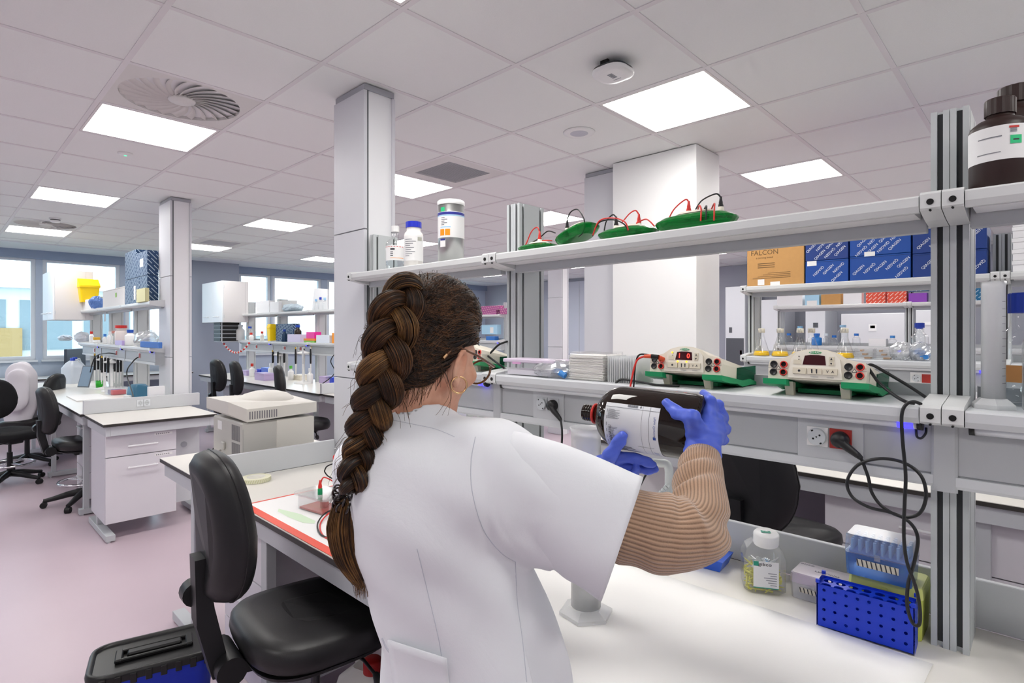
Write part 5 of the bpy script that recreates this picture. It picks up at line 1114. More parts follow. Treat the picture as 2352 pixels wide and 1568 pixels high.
B.ell(hd(0.072, 0, -0.110), RHm, (0.032, 0.032, 0.026), 0.025)                 # chin
B.cap(hd(0.012, 0.054, -0.068), hd(0.066, 0.030, -0.110), 0.017, 0.016, 0.025)  # jaw right
B.cap(hd(0.012, -0.054, -0.068), hd(0.066, -0.030, -0.110), 0.017, 0.016, 0.025)
B.cap(hd(0.094, 0, -0.005), hd(0.112, 0, -0.045), 0.008, 0.012, 0.012)        # nose
B.ell(hd(0.108, 0, -0.046), RHm, (0.012, 0.016, 0.009), 0.01)
B.cap(hd(0.089, 0.028, 0.016), hd(0.085, -0.028, 0.016), 0.010, 0.010, 0.015) # brow
for s_ in (-1, 1):
    B.ell(hd(0.078, 0.044 * s_, -0.035), RHm, (0.02, 0.02, 0.018), 0.02)      # cheek
    B.ell(hd(0.092, 0.031 * s_, -0.001), RHm, (0.014, 0.015, 0.009), 0.008, 'sub')
    B.ell(hd(0.080, 0.031 * s_, -0.001), RHm, (0.0135, 0.0135, 0.0125), 0.003)
B.cap(hd(0.094, 0.016, -0.071), hd(0.094, -0.016, -0.071), 0.006, 0.006, 0.006)   # lips
B.cap(hd(0.091, 0.014, -0.081), hd(0.091, -0.014, -0.081), 0.006, 0.006, 0.006)
for s_ in (-1, 1):                                                             # ears
    e0 = hd(0.014, 0.075 * s_, -0.046); eo = RH * s_
    pts = []
    for a in np.linspace(-0.6, 4.1, 12):
        rr = 0.0175 if a < 2 else 0.016
        pts.append(e0 + UH * (0.030 * math.sin(a) * 1.0) + FH * (rr * math.cos(a)) + eo * (0.012 - 0.006 * math.cos(a)) - FH * 0.006)
    B.chain(pts, [0.0045] * len(pts), 0.003)
    B.ell(e0 + eo * 0.002 - FH * 0.004, RHm, (0.014, 0.008, 0.026), 0.006)
    B.ell(e0 + eo * 0.010 - UH * 0.027 - FH * 0.001, RHm, (0.009, 0.005, 0.010), 0.005)      # lobe
    B.ell(e0 + eo * 0.014 + FH * 0.001, RHm, (0.006, 0.008, 0.013), 0.004, 'sub')
B.cap(hd(-0.020, 0, -0.045), NB + FB * 0.004, 0.053, 0.055, 0.02)            # neck
B.cap(hd(0.01, 0, -0.07), NB + FB * 0.015 - UP * 0.03, 0.036, 0.04, 0.02)
B.cap(NB - UP * 0.055 + RB * 0.02, SH_R - UP * 0.01, 0.045, 0.05, 0.03); B.cap(NB - UP * 0.055 - RB * 0.02, SH_L - UP * 0.01, 0.045, 0.05, 0.03)   # shoulders
chest = (NB + HIP) / 2 + UP * 0.10
RBm = np.array([list(FB), list(RB), [0, 0, 1]]).T
B.ell(chest + FB * 0.0 - UP * 0.02, RBm, (0.095, 0.14, 0.12), 0.04); B.ell(HIP + UP * 0.04, RBm, (0.095, 0.125, 0.13), 0.05)
B.chain([SH_R, EL_R, WR_R], [0.048, 0.038, 0.026], 0.02); B.chain([SH_L, EL_L, WR_L], [0.048, 0.038, 0.026], 0.02)
bodyme = B.mesh('person', SKIN, 1)
person = obj_of('person', bodyme)
tag(person, 'person with a long brown braid pouring from a big brown bottle at the bench', 'person')
bvb = bvh_of(bodyme)

# ------------------------------------------------------------------ lab coat
def coat_mat():
    m = mat('coat_cotton', '#eff1f6', 0.8, spec=0.2); nt = m.node_tree; b = nt.nodes['Principled BSDF']
    tc = nt.nodes.new('ShaderNodeTexCoord'); n = nt.nodes.new('ShaderNodeTexNoise'); n.inputs['Scale'].default_value = 6.5; n.inputs['Detail'].default_value = 6; n.inputs['Distortion'].default_value = 0.6
    n2 = nt.nodes.new('ShaderNodeTexNoise'); n2.inputs['Scale'].default_value = 900
    nt.links.new(tc.outputs['Object'], n.inputs['Vector']); nt.links.new(tc.outputs['Object'], n2.inputs['Vector'])
    b1 = nt.nodes.new('ShaderNodeBump'); b1.inputs['Strength'].default_value = 0.34; b1.inputs['Distance'].default_value = 0.012
    b2 = nt.nodes.new('ShaderNodeBump'); b2.inputs['Strength'].default_value = 0.12; b2.inputs['Distance'].default_value = 0.001
    nt.links.new(n.outputs['Fac'], b1.inputs['Height']); nt.links.new(n2.outputs['Fac'], b2.inputs['Height'])
    nt.links.new(b1.outputs['Normal'], b2.inputs['Normal']); nt.links.new(b2.outputs['Normal'], b.inputs['Normal'])
    return m
COAT = coat_mat()
C = SDF((0.30, 0.28, 0.60), (1.12, 1.16, 1.50), 0.005)
SC_ = Vector((0.600, 0.800, 1.30))
def tor(t):  # centre line from hip (0) to upper back (1)
    return HIP.lerp(SC_, t)
C.ell(tor(1.0) - FB * 0.005 + UP * 0.00, RBm, (0.118, 0.172, 0.135), 0.001)
C.ell(tor(0.72) + FB * 0.0, RBm, (0.124, 0.162, 0.17), 0.07)
C.ell(tor(0.35) + FB * 0.005, RBm, (0.128, 0.160, 0.19), 0.07)
C.ell(tor(0.0) + FB * 0.012, RBm, (0.142, 0.182, 0.20), 0.08)
C.cap(HIP - UP * 0.05, HIP - UP * 0.40 - FB * 0.01, 0.15, 0.17, 0.08)
C.cap(NB - UP * 0.06 + RB * 0.03, SH_R + UP * 0.012, 0.066, 0.074, 0.05); C.cap(NB - UP * 0.06 - RB * 0.03, SH_L + UP * 0.012, 0.066, 0.072, 0.05)
C.cap(NB - UP * 0.042 + RB * 0.05 + FB * 0.03, SH_R + UP * 0.012, 0.05, 0.06, 0.04)
C.cap(NB - UP * 0.07, NB + UP * 0.002 - FB * 0.004, 0.085, 0.072, 0.04)
# right sleeve, short and wide; left sleeve hangs forward
sl_end = SH_R.lerp(EL_R, 0.715) - UP * 0.020
ax_ = (EL_R - SH_R).normalized()
C.cap(SH_R - UP * 0.012, sl_end + ax_ * 0.13 - UP * 0.024, 0.085, 0.080, 0.045)
C.cap(SH_R - UP * 0.055 - RB * 0.02, sl_end - UP * 0.05 + ax_ * 0.12, 0.060, 0.055, 0.04)
sll = SH_L.lerp(EL_L, 0.75) - UP * 0.015
C.cap(SH_L - UP * 0.01, sll, 0.076, 0.084, 0.045)
# cut the sleeve mouths, the neck opening and the hem
def cut_plane(S, p, n, lo, hi):
    sl = S._sub(np.array(lo), np.array(hi), 0.0); d = (S.P[sl] - npv(p)) @ npv(Vector(n).normalized()); S.d[sl] = np.maximum(S.d[sl], d.astype(np.float32))
ax = (EL_R - SH_R).normalized(); tp_, bt_ = DP(1478, 1110, 0.96), DP(1384, 1374, 0.925); fv = Vector((_c, _s, 0)); hem_n = (tp_ - bt_).cross(fv - ax * fv.dot(ax)).normalized(); hem_p = (tp_ + bt_) / 2
if hem_n.dot(ax) < 0: hem_n = -hem_n
cut_plane(C, hem_p - hem_n * 0.10, hem_n, (0.66, 0.28, 0.9), (1.12, 0.60, 1.5))
axl = (EL_L - SH_L).normalized(); cut_plane(C, sll + axl * 0.04, axl, (0.75, 0.85, 0.9), (1.12, 1.16, 1.42))
# hollow mouths so the knitted sleeve shows inside a real opening
C.cap(hem_p - hem_n * 0.13 + UP * 0.01, hem_p + hem_n * 0.2, 0.066, 0.07, 0.004, 'sub')
C.cap(hem_p - hem_n * 0.13 - UP * 0.03, hem_p + hem_n * 0.2 - UP * 0.05, 0.05, 0.055, 0.004, 'sub')
C.cap(sll - axl * 0.03, sll + axl * 0.2, 0.075, 0.078, 0.004, 'sub')
C.cap(hd(-0.020, 0, -0.045), NB + UP * 0.012 + FB * 0.004, 0.057, 0.060, 0.008, 'sub')     # neck opening
C.cap(NB + UP * 0.012 + FB * 0.004, NB - UP * 0.02 + FB * 0.004, 0.064, 0.056, 0.01, 'sub')
C.ell(NB + FB * 0.075 + UP * 0.02, RBm, (0.05, 0.04, 0.05), 0.02, 'sub')                   # front V
C.d = np.maximum(C.d, (0.64 - C.P[..., 2]))                                              # hem
# folds: long diagonal drags from the raised shoulder and at the waist
X, Y, Z = C.P[..., 0], C.P[..., 1], C.P[..., 2]
def fold(p, dirv, width, amp, length, nrm):
    p = npv(p); dv = npv(Vector(dirv).normalized()); q = C.P - p; al = q @ dv; pe = np.linalg.norm(q - al[..., None] * dv, axis=-1)
    C.d += (amp * np.exp(-(pe / width) ** 2) * np.exp(-(al / length) ** 2)).astype(np.float32)
wav = 0.0042 * np.sin(38 * (X * RB.x + Y * RB.y) + 9 * Z + 2.0 * np.sin(7 * Z)) * np.clip((1.22 - Z) / 0.25, 0, 1)
wav += 0.0024 * np.sin(55 * (Z + 0.55 * X - 0.35 * Y) + 4 * np.sin(9 * X)) * np.clip((Z - 1.0) / 0.2, 0, 1)
C.d += wav.astype(np.float32)
C._pending = True
def fold_px(u0, v0, u1, v1, t, width, amp):
    a, b = npv(DP(u0, v0, t)), npv(DP(u1, v1, t)); ab = b - a
    sl = C._sub(np.minimum(a, b), np.maximum(a, b), 0.14); p = C.P[sl]
    # distance to the plane strip through the eye: fold drawn as a groove along the segment seen on the near side
    tt = np.clip(((p - a) @ ab) / (ab @ ab), 0, 1); q = p - a - tt[..., None] * ab
    view = npv(ray((u0 + u1) / 2, (v0 + v1) / 2).normalized()); al = q @ view; pe = np.linalg.norm(q - al[..., None] * view, axis=-1)
    fade = np.sin(np.clip(((p - a) @ ab) / (ab @ ab), 0, 1) * PI) ** 0.6
    C.d[sl] += (1.5 * amp * np.exp(-(pe / width) ** 2) * fade * (np.abs(al) < 0.1)).astype(np.float32)
for q in ((1105, 1000, 1130, 1290, 0.86, 0.010, 0.005), (1130, 1260, 1260, 1330, 0.88, 0.013, 0.006), (1150, 1200, 1330, 1290, 0.88, 0.018, 0.004),
          (1200, 1060, 1400, 1180, 0.86, 0.03, -0.004), (1230, 1150, 1440, 1260, 0.87, 0.02, 0.004), (900, 1010, 1080, 1015, 0.92, 0.015, 0.003),
          (930, 1150, 1010, 1500, 0.92, 0.025, 0.003), (1180, 1320, 1230, 1560, 0.9, 0.012, 0.006), (1090, 1300, 1110, 1560, 0.9, 0.02, 0.004),
          (1000, 1050, 1090, 1010, 0.9, 0.012, 0.004)):
    fold_px(*q)
coatme = C.mesh('lab_coat', COAT, 1)
coat = obj_of('lab_coat', coatme, person, 'white short-sleeved cotton lab coat')
bvc0 = bvh_of(coatme)
# outer sleeve: wide open tube of cloth ending in a crisp hem
wv = ray(1431, 1240).normalized(); C0 = SH_R.lerp(EL_R, 0.14) - UP * 0.002; tq = DP(1476, 1100, 0.96); sv = (tq - bt_) / 2; hq = (tq + bt_) / 2; rings = []; NS = 56
for i in range(27):
    s_ = i / 26; c = C0.lerp(hq, s_); e = s_ ** 0.8; uv_ = (UP * 0.09).lerp(sv, e); wl = 0.084 + 0.016 * s_; row = []
    for k in range(NS):
        a = 2 * PI * k / NS; r = 0.93 + 0.075 * min(1, s_ * 3.0) + 0.010 * s_ * math.sin(3 * a + 4 * s_) + 0.008 * math.sin(5 * a - 9 * s_ + 1) * s_
        r += 0.02 * math.exp(-((s_ - 0.45 - 0.05 * a) / 0.10) ** 2) * max(0, math.cos(a - 3.6)) + 0.012 * math.exp(-((s_ - 0.75 + 0.04 * a) / 0.07) ** 2) * max(0, math.cos(a - 4.4))
        row.append(c + uv_ * (r * math.copysign(abs(math.cos(a)) ** 0.88, math.cos(a))) + wv * (wl * r * math.copysign(abs(math.sin(a)) ** 0.88, math.sin(a))))
    rings.append(row)
so_ = MB().loft(rings, caps=False).build('sleeve', COAT, coat, label='wide white short sleeve'); md = so_.modifiers.new('thick', 'SOLIDIFY'); md.thickness = 0.003; md.offset = -1
bvc = BVHTree.FromPolygons([v.co.copy() for v in coatme.vertices] + [v.co.copy() for v in so_.data.vertices], [tuple(p.vertices) for p in coatme.polygons] + [tuple(i + len(coatme.vertices) for i in p.vertices) for p in so_.data.polygons])
# seams: raised stitched ridges lying on the cloth
def seam(pts, r=0.0007, name='seam', off=0.0002, m=None):
    q = []
    P = bez([(u, v, 0) for u, v in pts], 12)
    for p in P:
        h = hit(bvc, p.x, p.y, off)
        if h: q.append(h[0])
    if len(q) > 2: return MB().tube(q, r, 5).build(name, m or mat('coat_seam', '#cfd2dc', 0.85), coat)
seam([(1092, 1003), (1082, 1060), (1085, 1130), (1110, 1215), (1150, 1268), (1184, 1290)])
seam([(1184, 1290), (1188, 1380), (1200, 1470), (1210, 1566)])
seam([(958, 1260), (985, 1370), (1008, 1470), (1022, 1560)])
seam([(1452, 1104), (1432, 1160), (1395, 1260), (1358, 1352)], 0.0007, 'hem_stitch')
seam([(890, 962), (940, 972), (1000, 985), (1045, 1003)], 0.0005, 'neck_stitch')
seam([(878, 1465), (900, 1500), (960, 1520), (1020, 1532)], 0.0022, 'pocket_edge', 0.001)
# pocket on the left hip: a second layer of cloth standing off the coat
pk = []
for v in np.linspace(1470, 1640, 10):
    row = []
    for u in np.linspace(890, 1024, 10):
        h = hit(bvc, u + (v - 1470) * 0.12, v + (u - 890) * 0.32, 0.004 + 0.010 * math.exp(-((v - 1470) / 28) ** 2))
        row.append(h[0] if h else None)
    pk.append(row)
m_ = MB(); V = []; ids = {}
for i in range(10):
    for j in range(10):
        if pk[i][j] is not None: ids[i, j] = len(V); V.append(pk[i][j])
Fq = [(ids[i, j], ids[i + 1, j], ids[i + 1, j + 1], ids[i, j + 1]) for i in range(9) for j in range(9) if all(k in ids for k in ((i, j), (i + 1, j), (i + 1, j + 1), (i, j + 1)))]
po = m_.add(V, Fq, True).build('pocket', COAT, coat); md = po.modifiers.new('thick', 'SOLIDIFY'); md.thickness = 0.002

# ------------------------------------------------------------------ trousers, shoes
TR = SDF((0.46, 0.50, 0.0), (0.92, 1.0, 0.95), 0.009)
for s_ in (-1, 1):
    hp = HIP + RB * (0.085 * s_) - UP * 0.06; kn = Vector((HIP.x - 0.01, HIP.y, 0.48)) + RB * (0.09 * s_); an = Vector((HIP.x - 0.05, HIP.y, 0.06)) + RB * (0.095 * s_)
    TR.chain([hp, kn, an], [0.092, 0.066, 0.05], 0.03)
obj_of('trousers', TR.mesh('trousers', mat('trouser_denim', '#39424f', 0.85, bump=0.1), 2), person, 'dark trousers')
for s_ in (-1, 1):
    an = Vector((HIP.x - 0.05, HIP.y, 0.0)) + RB * (0.095 * s_)
    S_ = SDF(npv(an) - [0.16, 0.16, 0.02], npv(an) + [0.26, 0.16, 0.12], 0.006); S_.ell(an + FB * 0.07 + UP * 0.03, RBm, (0.13, 0.046, 0.034), 0.001); S_.ell(an + UP * 0.045, RBm, (0.055, 0.042, 0.05), 0.03)
    S_.d = np.maximum(S_.d, -(S_.P[..., 2] - 0.001)); obj_of('shoe', S_.mesh('shoe', mat('shoe_white', '#d8d8d8', 0.6), 1), person)

# ------------------------------------------------------------------ knitted sleeves
def knit_mat():
    """brown ribbed knit: ribs follow the sleeve's own length coordinate (uv map)"""
    m = mat('knit_brown', '#a98a72', 0.95, spec=0.1); nt = m.node_tree; b = nt.nodes['Principled BSDF']
    uv = nt.nodes.new('ShaderNodeUVMap'); sep = nt.nodes.new('ShaderNodeSeparateXYZ'); nt.links.new(uv.outputs[0], sep.inputs[0])
    mu = nt.nodes.new('ShaderNodeMath'); mu.operation = 'MULTIPLY'; mu.inputs[1].default_value = 2 * PI * 52; nt.links.new(sep.outputs[0], mu.inputs[0])
    sn = nt.nodes.new('ShaderNodeMath'); sn.operation = 'SINE'; nt.links.new(mu.outputs[0], sn.inputs[0])
    mv = nt.nodes.new('ShaderNodeMath'); mv.operation = 'MULTIPLY'; mv.inputs[1].default_value = 900; nt.links.new(sep.outputs[1], mv.inputs[0])
    ns = nt.nodes.new('ShaderNodeTexNoise'); ns.inputs['Scale'].default_value = 420; ns.inputs['Detail'].default_value = 3
    tc = nt.nodes.new('ShaderNodeTexCoord'); nt.links.new(tc.outputs['Object'], ns.inputs['Vector'])
    rp = nt.nodes.new('ShaderNodeValToRGB'); rp.color_ramp.elements[0].position = 0.05; rp.color_ramp.elements[0].color = lin('#8a6d58'); rp.color_ramp.elements[1].position = 0.62; rp.color_ramp.elements[1].color = lin('#bb9a80')
    mp = nt.nodes.new('ShaderNodeMath'); mp.operation = 'MULTIPLY_ADD'; mp.inputs[1].default_value = 0.42; mp.inputs[2].default_value = 0.5; nt.links.new(sn.outputs[0], mp.inputs[0])
    ad = nt.nodes.new('ShaderNodeMath'); ad.operation = 'MULTIPLY_ADD'; ad.inputs[1].default_value = 0.35; ad.inputs[2].default_value = -0.17; nt.links.new(ns.outputs['Fac'], ad.inputs[0])
    a2 = nt.nodes.new('ShaderNodeMath'); a2.operation = 'ADD'; nt.links.new(mp.outputs[0], a2.inputs[0]); nt.links.new(ad.outputs[0], a2.inputs[1])
    nt.links.new(a2.outputs[0], rp.inputs[0]); nt.links.new(rp.outputs[0], b.inputs['Base Color'])
    bp = nt.nodes.new('ShaderNodeBump'); bp.inputs['Strength'].default_value = 0.55; bp.inputs['Distance'].default_value = 0.003
    nt.links.new(a2.outputs[0], bp.inputs['Height']); nt.links.new(bp.outputs['Normal'], b.inputs['Normal'])
    b.inputs['Sheen Weight'].default_value = 0.4; b.inputs['Sheen Roughness'].default_value = 0.6
    return m
KNIT = knit_mat()
def knit_sleeve(path, radii, folds, nseg=72, nring=110, seed=1):
    """tube with uv (around, along) and cloth folds"""
    P = bez(path, 24); L = [0]
    for i in range(1, len(P)): L.append(L[-1] + (P[i] - P[i - 1]).length)
    R = np.interp(np.linspace(0, 1, len(P)), np.linspace(0, 1, len(radii)), radii)
    V = []; n = len(P); tang = [(P[min(i + 1, n - 1)] - P[max(i - 1, 0)]).normalized() for i in range(n)]
    u = tang[0].orthogonal().normalized(); rnd = random.Random(seed)
    for i in range(n):
        t = tang[i]; u = (u - t * u.dot(t)).normalized(); w = t.cross(u); s_ = L[i] / L[-1]
        for k in range(nseg + 1):
            a = 2 * PI * k / nseg; r = R[i]
            for (s0, ws, amp, a0, wa, tilt) in folds:
                da = (a - a0 + PI) % (2 * PI) - PI
                r += 1.15 * amp * math.exp(-((s_ - s0 - tilt * da) / ws) ** 2) * math.exp(-(da / wa) ** 2)
            V.append(P[i] + (u * math.cos(a) + w * math.sin(a)) * r)
    F = []; UV = []
    for i in range(n - 1):
        for k in range(nseg):
            a = i * (nseg + 1) + k; F.append((a, a + 1, a + nseg + 2, a + nseg + 1))
            UV += [(k / nseg, L[i]), ((k + 1) / nseg, L[i]), ((k + 1) / nseg, L[i + 1]), (k / nseg, L[i + 1])]
    me = bpy.data.meshes.new('sweater_sleeve'); me.from_pydata(V, [], F); me.polygons.foreach_set('use_smooth', [True] * len(F)); me.update()
    lay = me.uv_layers.new(name='UVMap'); lay.data.foreach_set('uv', [c for q in UV for c in q]); me.materials.append(KNIT)
    return obj_of('sweater_sleeve', me, person, 'brown ribbed knit sleeve')
s0 = SH_R.lerp(EL_R, 0.45)
fl = [(0.62, 0.03, 0.006, 0.5, 1.2, 0.03), (0.68, 0.02, -0.008, 0.8, 1.0, 0.04), (0.74, 0.025, 0.006, 0.6, 1.2, 0.03), (0.80, 0.018, -0.006, 0.9, 1.0, 0.03), (0.86, 0.02, 0.004, 0.5, 1.4, 0.02),
      (0.52, 0.03, -0.008, 2.6, 1.2, 0.05), (0.46, 0.03, 0.006, 2.4, 1.4, 0.05), (0.3, 0.05, 0.005, 3.4, 1.0, 0.05), (0.38, 0.03, -0.005, 1.5, 1.0, -0.05), (0.2, 0.04, 0.006, 4.4, 1.2, 0.03)]
knit_sleeve([s0 - UP * 0.016, SH_R.lerp(EL_R, 0.75) - UP * 0.018, SH_R.lerp(EL_R, 0.93) - UP * 0.006, EL_R.lerp(WR_R, 0.10) + RB * 0.004, EL_R.lerp(WR_R, 0.5) + UP * 0.004, EL_R.lerp(WR_R, 0.88), WR_R + (WR_R - EL_R) * 0.03],
            [0.054, 0.060, 0.064, 0.060, 0.052, 0.046, 0.040, 0.032, 0.029], fl)
knit_sleeve([SH_L.lerp(EL_L, 0.5), SH_L.lerp(EL_L, 0.93), EL_L.lerp(WR_L, 0.1), EL_L.lerp(WR_L, 0.55), WR_L], [0.062, 0.058, 0.052, 0.042, 0.030], fl[:4], seed=2)
# ------------------------------------------------------------------ the brown bottle
BN = DP(1342, 946, 1.325); BB = DP(1622, 984, 1.165)      # neck mouth, base centre
bax = (BN - BB).normalized(); BLEN = (BN - BB).length; BR = 0.0705
bside = bax.cross(UP).normalized(); bup = bside.cross(bax).normalized()
if bside.dot(Vector((_c, _s, 0))) > 0: bside = -bside      # bside points to the viewer
bup = UP - bax * UP.dot(bax); bup.normalize()
BM = Matrix((bup, bside, bax)).transposed()                # local x = up, y = towards viewer, z = base -> neck
def amber_mat():
    m = mat('amber_glass', '#1a0d06', 0.03, spec=0.5); nt = m.node_tree; b = nt.nodes['Principled BSDF']
    lw = nt.nodes.new('ShaderNodeTexNoise'); lw.inputs['Scale'].default_value = 5
    tc = nt.nodes.new('ShaderNodeTexCoord'); nt.links.new(tc.outputs['Object'], lw.inputs['Vector'])
    rp = nt.nodes.new('ShaderNodeValToRGB'); rp.color_ramp.elements[0].color = (0.002, 0.001, 0.0007, 1); rp.color_ramp.elements[1].color = (0.016, 0.006, 0.002, 1)
    nt.links.new(lw.outputs['Fac'], rp.inputs[0]); nt.links.new(rp.outputs[0], b.inputs['Base Color'])
    return m
AMB = amber_mat()
bot = thing('chemical_bottle', 'large dark brown glass bottle with white label held by two gloved hands', 'bottle', BB)
L_ = BLEN
prof = [(0, 0.012), (0.03, 0.012), (0.045, 0.004), (0.056, 0.0), (0.064, 0.003), (0.069, 0.012), (BR, 0.025), (BR, L_ - 0.105), (0.0695, L_ - 0.092), (0.066, L_ - 0.078), (0.059, L_ - 0.065), (0.049, L_ - 0.054), (0.037, L_ - 0.046), (0.028, L_ - 0.041), (0.0225, L_ - 0.036), (0.0205, L_ - 0.031)]
MB().lathe(prof, 64, (0, 0, 0), BM).build('glass_body', AMB, bot)
nk = [(0.0205, L_ - 0.033)]
for k in range(4):
    z = L_ - 0.026 + k * 0.006; nk += [(0.0175, z), (0.0195, z + 0.0015), (0.0195, z + 0.003), (0.0175, z + 0.0045)]
nk += [(0.0185, L_ - 0.001), (0.017, L_), (0.014, L_ - 0.001), (0.014, L_ - 0.03), (0, L_ - 0.03)]
MB().lathe(nk, 40, (0, 0, 0), BM).build('neck', AMB, bot)
MB().lathe([(0.019, L_ - 0.033), (0.0232, L_ - 0.032), (0.024, L_ - 0.0295), (0.0232, L_ - 0.027), (0.019, L_ - 0.026)], 40, (0, 0, 0), BM).build('red_ring', mat('ring_red', '#d8322c', 0.4), bot)
# base dimples
dmp = MB(); rr_ = random.Random(3)
for k in range(44):
    a = 2 * PI * k / 44
    for j in range(3): p = BM @ Vector((0.0655 * math.cos(a), 0.0655 * math.sin(a), 0.0045 + 0.003 * j)); dmp.lathe([(0.0011, 0), (0, 0.001)], 6, p, BM, close=False)
dmp.build('base_knurling', AMB, bot, kind='stuff')
def on_bottle(z, ang, r): return BM @ Vector((r * math.cos(ang), r * math.sin(ang), z))
# label: ang 0 = up, +90 deg = towards the viewer
LZ0, LZ1, LA0, LA1 = L_ - 0.205, L_ - 0.072, math.radians(56), math.radians(178)
def patch(z0, z1, a0, a1, r, nz=2, na=40):
    V = []; F = []
    for i in range(na + 1):
        a = a0 + (a1 - a0) * i / na
        for k in range(nz + 1): V.append(on_bottle(z0 + (z1 - z0) * k / nz, a, r))
    for i in range(na):
        for k in range(nz):
            q = i * (nz + 1) + k; F.append((q, q + 1, q + nz + 2, q + nz + 1))
    return MB().add(V, F, True)
lab = patch(LZ0, LZ1 - 0.012, LA0, LA1, BR + 0.0006).build('label', mat('paper_label', '#eceef3', 0.55), bot, label='white printed label')
ink = mat('label_ink', '#5a5e68', 0.6); inkb = mat('label_ink_blue', '#3d5aa8', 0.6)
def line(z0, z1, a0, a1, m=None, name='print'):
    a0 = 18 + a0 * 0.96; a1 = 18 + a1 * 0.96; patch(z0, z1, math.radians(a0), math.radians(a1), BR + 0.0012, 1, max(2, int(abs(a1 - a0) / 4))).build(name, m or ink, lab)
def curved_text(s, size, z, ang, along, m, name='lettering'):
    """printed words wrapped on the glass; along = +1 reads down the curve, 0 reads along the axis"""
    me_o = text(name, s, size, m, Matrix.Identity(4), lab, 0.0); me = me_o.data
    for v in me.vertices:
        if along: a = math.radians(ang) + v.co.x / BR; zz = z + v.co.y
        else: a = math.radians(ang) - v.co.y / BR; zz = z - v.co.x
        v.co = on_bottle(zz, a, BR + 0.0013)
    me.update(); return me_o
line(LZ0 + 0.020, LZ0 + 0.0206, 40, 165); line(LZ0 + 0.036, LZ0 + 0.0364, 38, 150); line(LZ0 + 0.0, LZ1 - 0.013, 47, 47.7); line(LZ0 + 0.012, LZ0 + 0.048, 118, 118.6)
rr_ = random.Random(5)
for k in range(26): line(LZ0 + 0.048 + k * 0.0009, LZ0 + 0.0484 + k * 0.0009 + rr_.uniform(0, .0003), 40, 45)           # barcode
line(LZ0 + 0.040, LZ0 + 0.043, 40.5, 44.5)
for k in range(13):                                                                                                        # columns of fine print
    a = 52 + k * 1.35; line(LZ1 - 0.030 - rr_.uniform(0.004, .018), LZ1 - 0.020, a, a + 0.5)
for k in range(16):
    a = 84 + k * 2.2; line(LZ1 - 0.032 - rr_.uniform(0.0, .012), LZ1 - 0.022, a, a + 0.6)
for k in range(9): line(LZ1 - 0.0185, LZ1 - 0.0176, 52 + 12 * k, 58 + 12 * k)
for k in range(7):
    a = 126 + k * 4.6; line(LZ1 - 0.034 - rr_.uniform(0.02, .05), LZ1 - 0.024, a, a + 1.6, mat('label_ink_dark', '#2b2c33', 0.6))
for k in range(5): line(LZ0 + 0.006, LZ0 + 0.017, 132 + 5 * k, 133 + 5 * k, inkb)
curved_text('Lot Analysis', 0.0085, LZ1 - 0.026, 112, 1, mat('label_ink_dark', '#2b2c33', 0.6))
curved_text('Fisher Chemical', 0.0065, LZ0 + 0.008, 90, 1, inkb)
patch(LZ0 + 0.005, LZ0 + 0.011, math.radians(107), math.radians(112), BR + 0.0012, 1, 6).build('logo', inkb, lab)

# ------------------------------------------------------------------ gloves (hands)
GLV = mat('nitrile_blue', '#5068d6', 0.42, bump=0.12, bscale=160, var=0.06, vscale=40, sss=0.0)
def radial(u, v, t, rad):
    """point near DP(u,v,t) pushed to the given distance from the bottle axis"""
    p = DP(u, v, t); z = (p - BB).dot(bax); c = BB + bax * z; d = (p - c).normalized(); return c + d * rad
fr = BR + 0.0075
GR = SDF(npv(WR_R) - [0.11, 0.12, 0.06], npv(WR_R) + [0.16, 0.13, 0.17], 0.0027)
pc = DP(1622, 985, 1.135)
kn_i, kn_m, kn_r, kn_p = DP(1628, 945, 1.155), DP(1645, 962, 1.165), DP(1652, 985, 1.165), DP(1650, 1008, 1.155)
def onb(z, a, r=fr): return BB + on_bottle(z, math.radians(a), r)
# palm and back of the hand
GR.chain([WR_R + (WR_R - EL_R) * 0.02, DP(1618, 1010, 1.125)], [0.029, 0.031], 0.012)
for q in (kn_i, kn_m, kn_r, kn_p): GR.cap(DP(1618, 1008, 1.125), q, 0.022, 0.0135, 0.016)
GR.cap(DP(1600, 1000, 1.11), DP(1592, 968, 1.10), 0.020, 0.016, 0.016)
# thumb over the near shoulder of the bottle
GR.chain([DP(1600, 992, 1.11), DP(1590, 958, 1.085), onb(0.040, 62), onb(0.066, 48, fr + 0.001)], [0.019, 0.0145, 0.0125, 0.0098], 0.008)
# fingers close over the base and the far side
GR.chain([kn_i, DP(1640, 938, 1.195), onb(-0.006, 2, 0.060), onb(0.018, -28)], [0.0135, 0.0115, 0.0105, 0.0088], 0.006)
GR.chain([kn_m, DP(1660, 958, 1.215), onb(-0.012, -40, 0.062), onb(0.022, -62)], [0.0135, 0.0118, 0.0105, 0.0088], 0.006)
GR.chain([kn_r, DP(1666, 985, 1.215), onb(-0.012, -80, 0.062), onb(0.018, -95)], [0.013, 0.0112, 0.0100, 0.0085], 0.006)
GR.chain([kn_p, DP(1662, 1010, 1.20), onb(-0.010, -120, 0.062), onb(0.012, -130)], [0.0115, 0.0100, 0.0092, 0.008], 0.006)
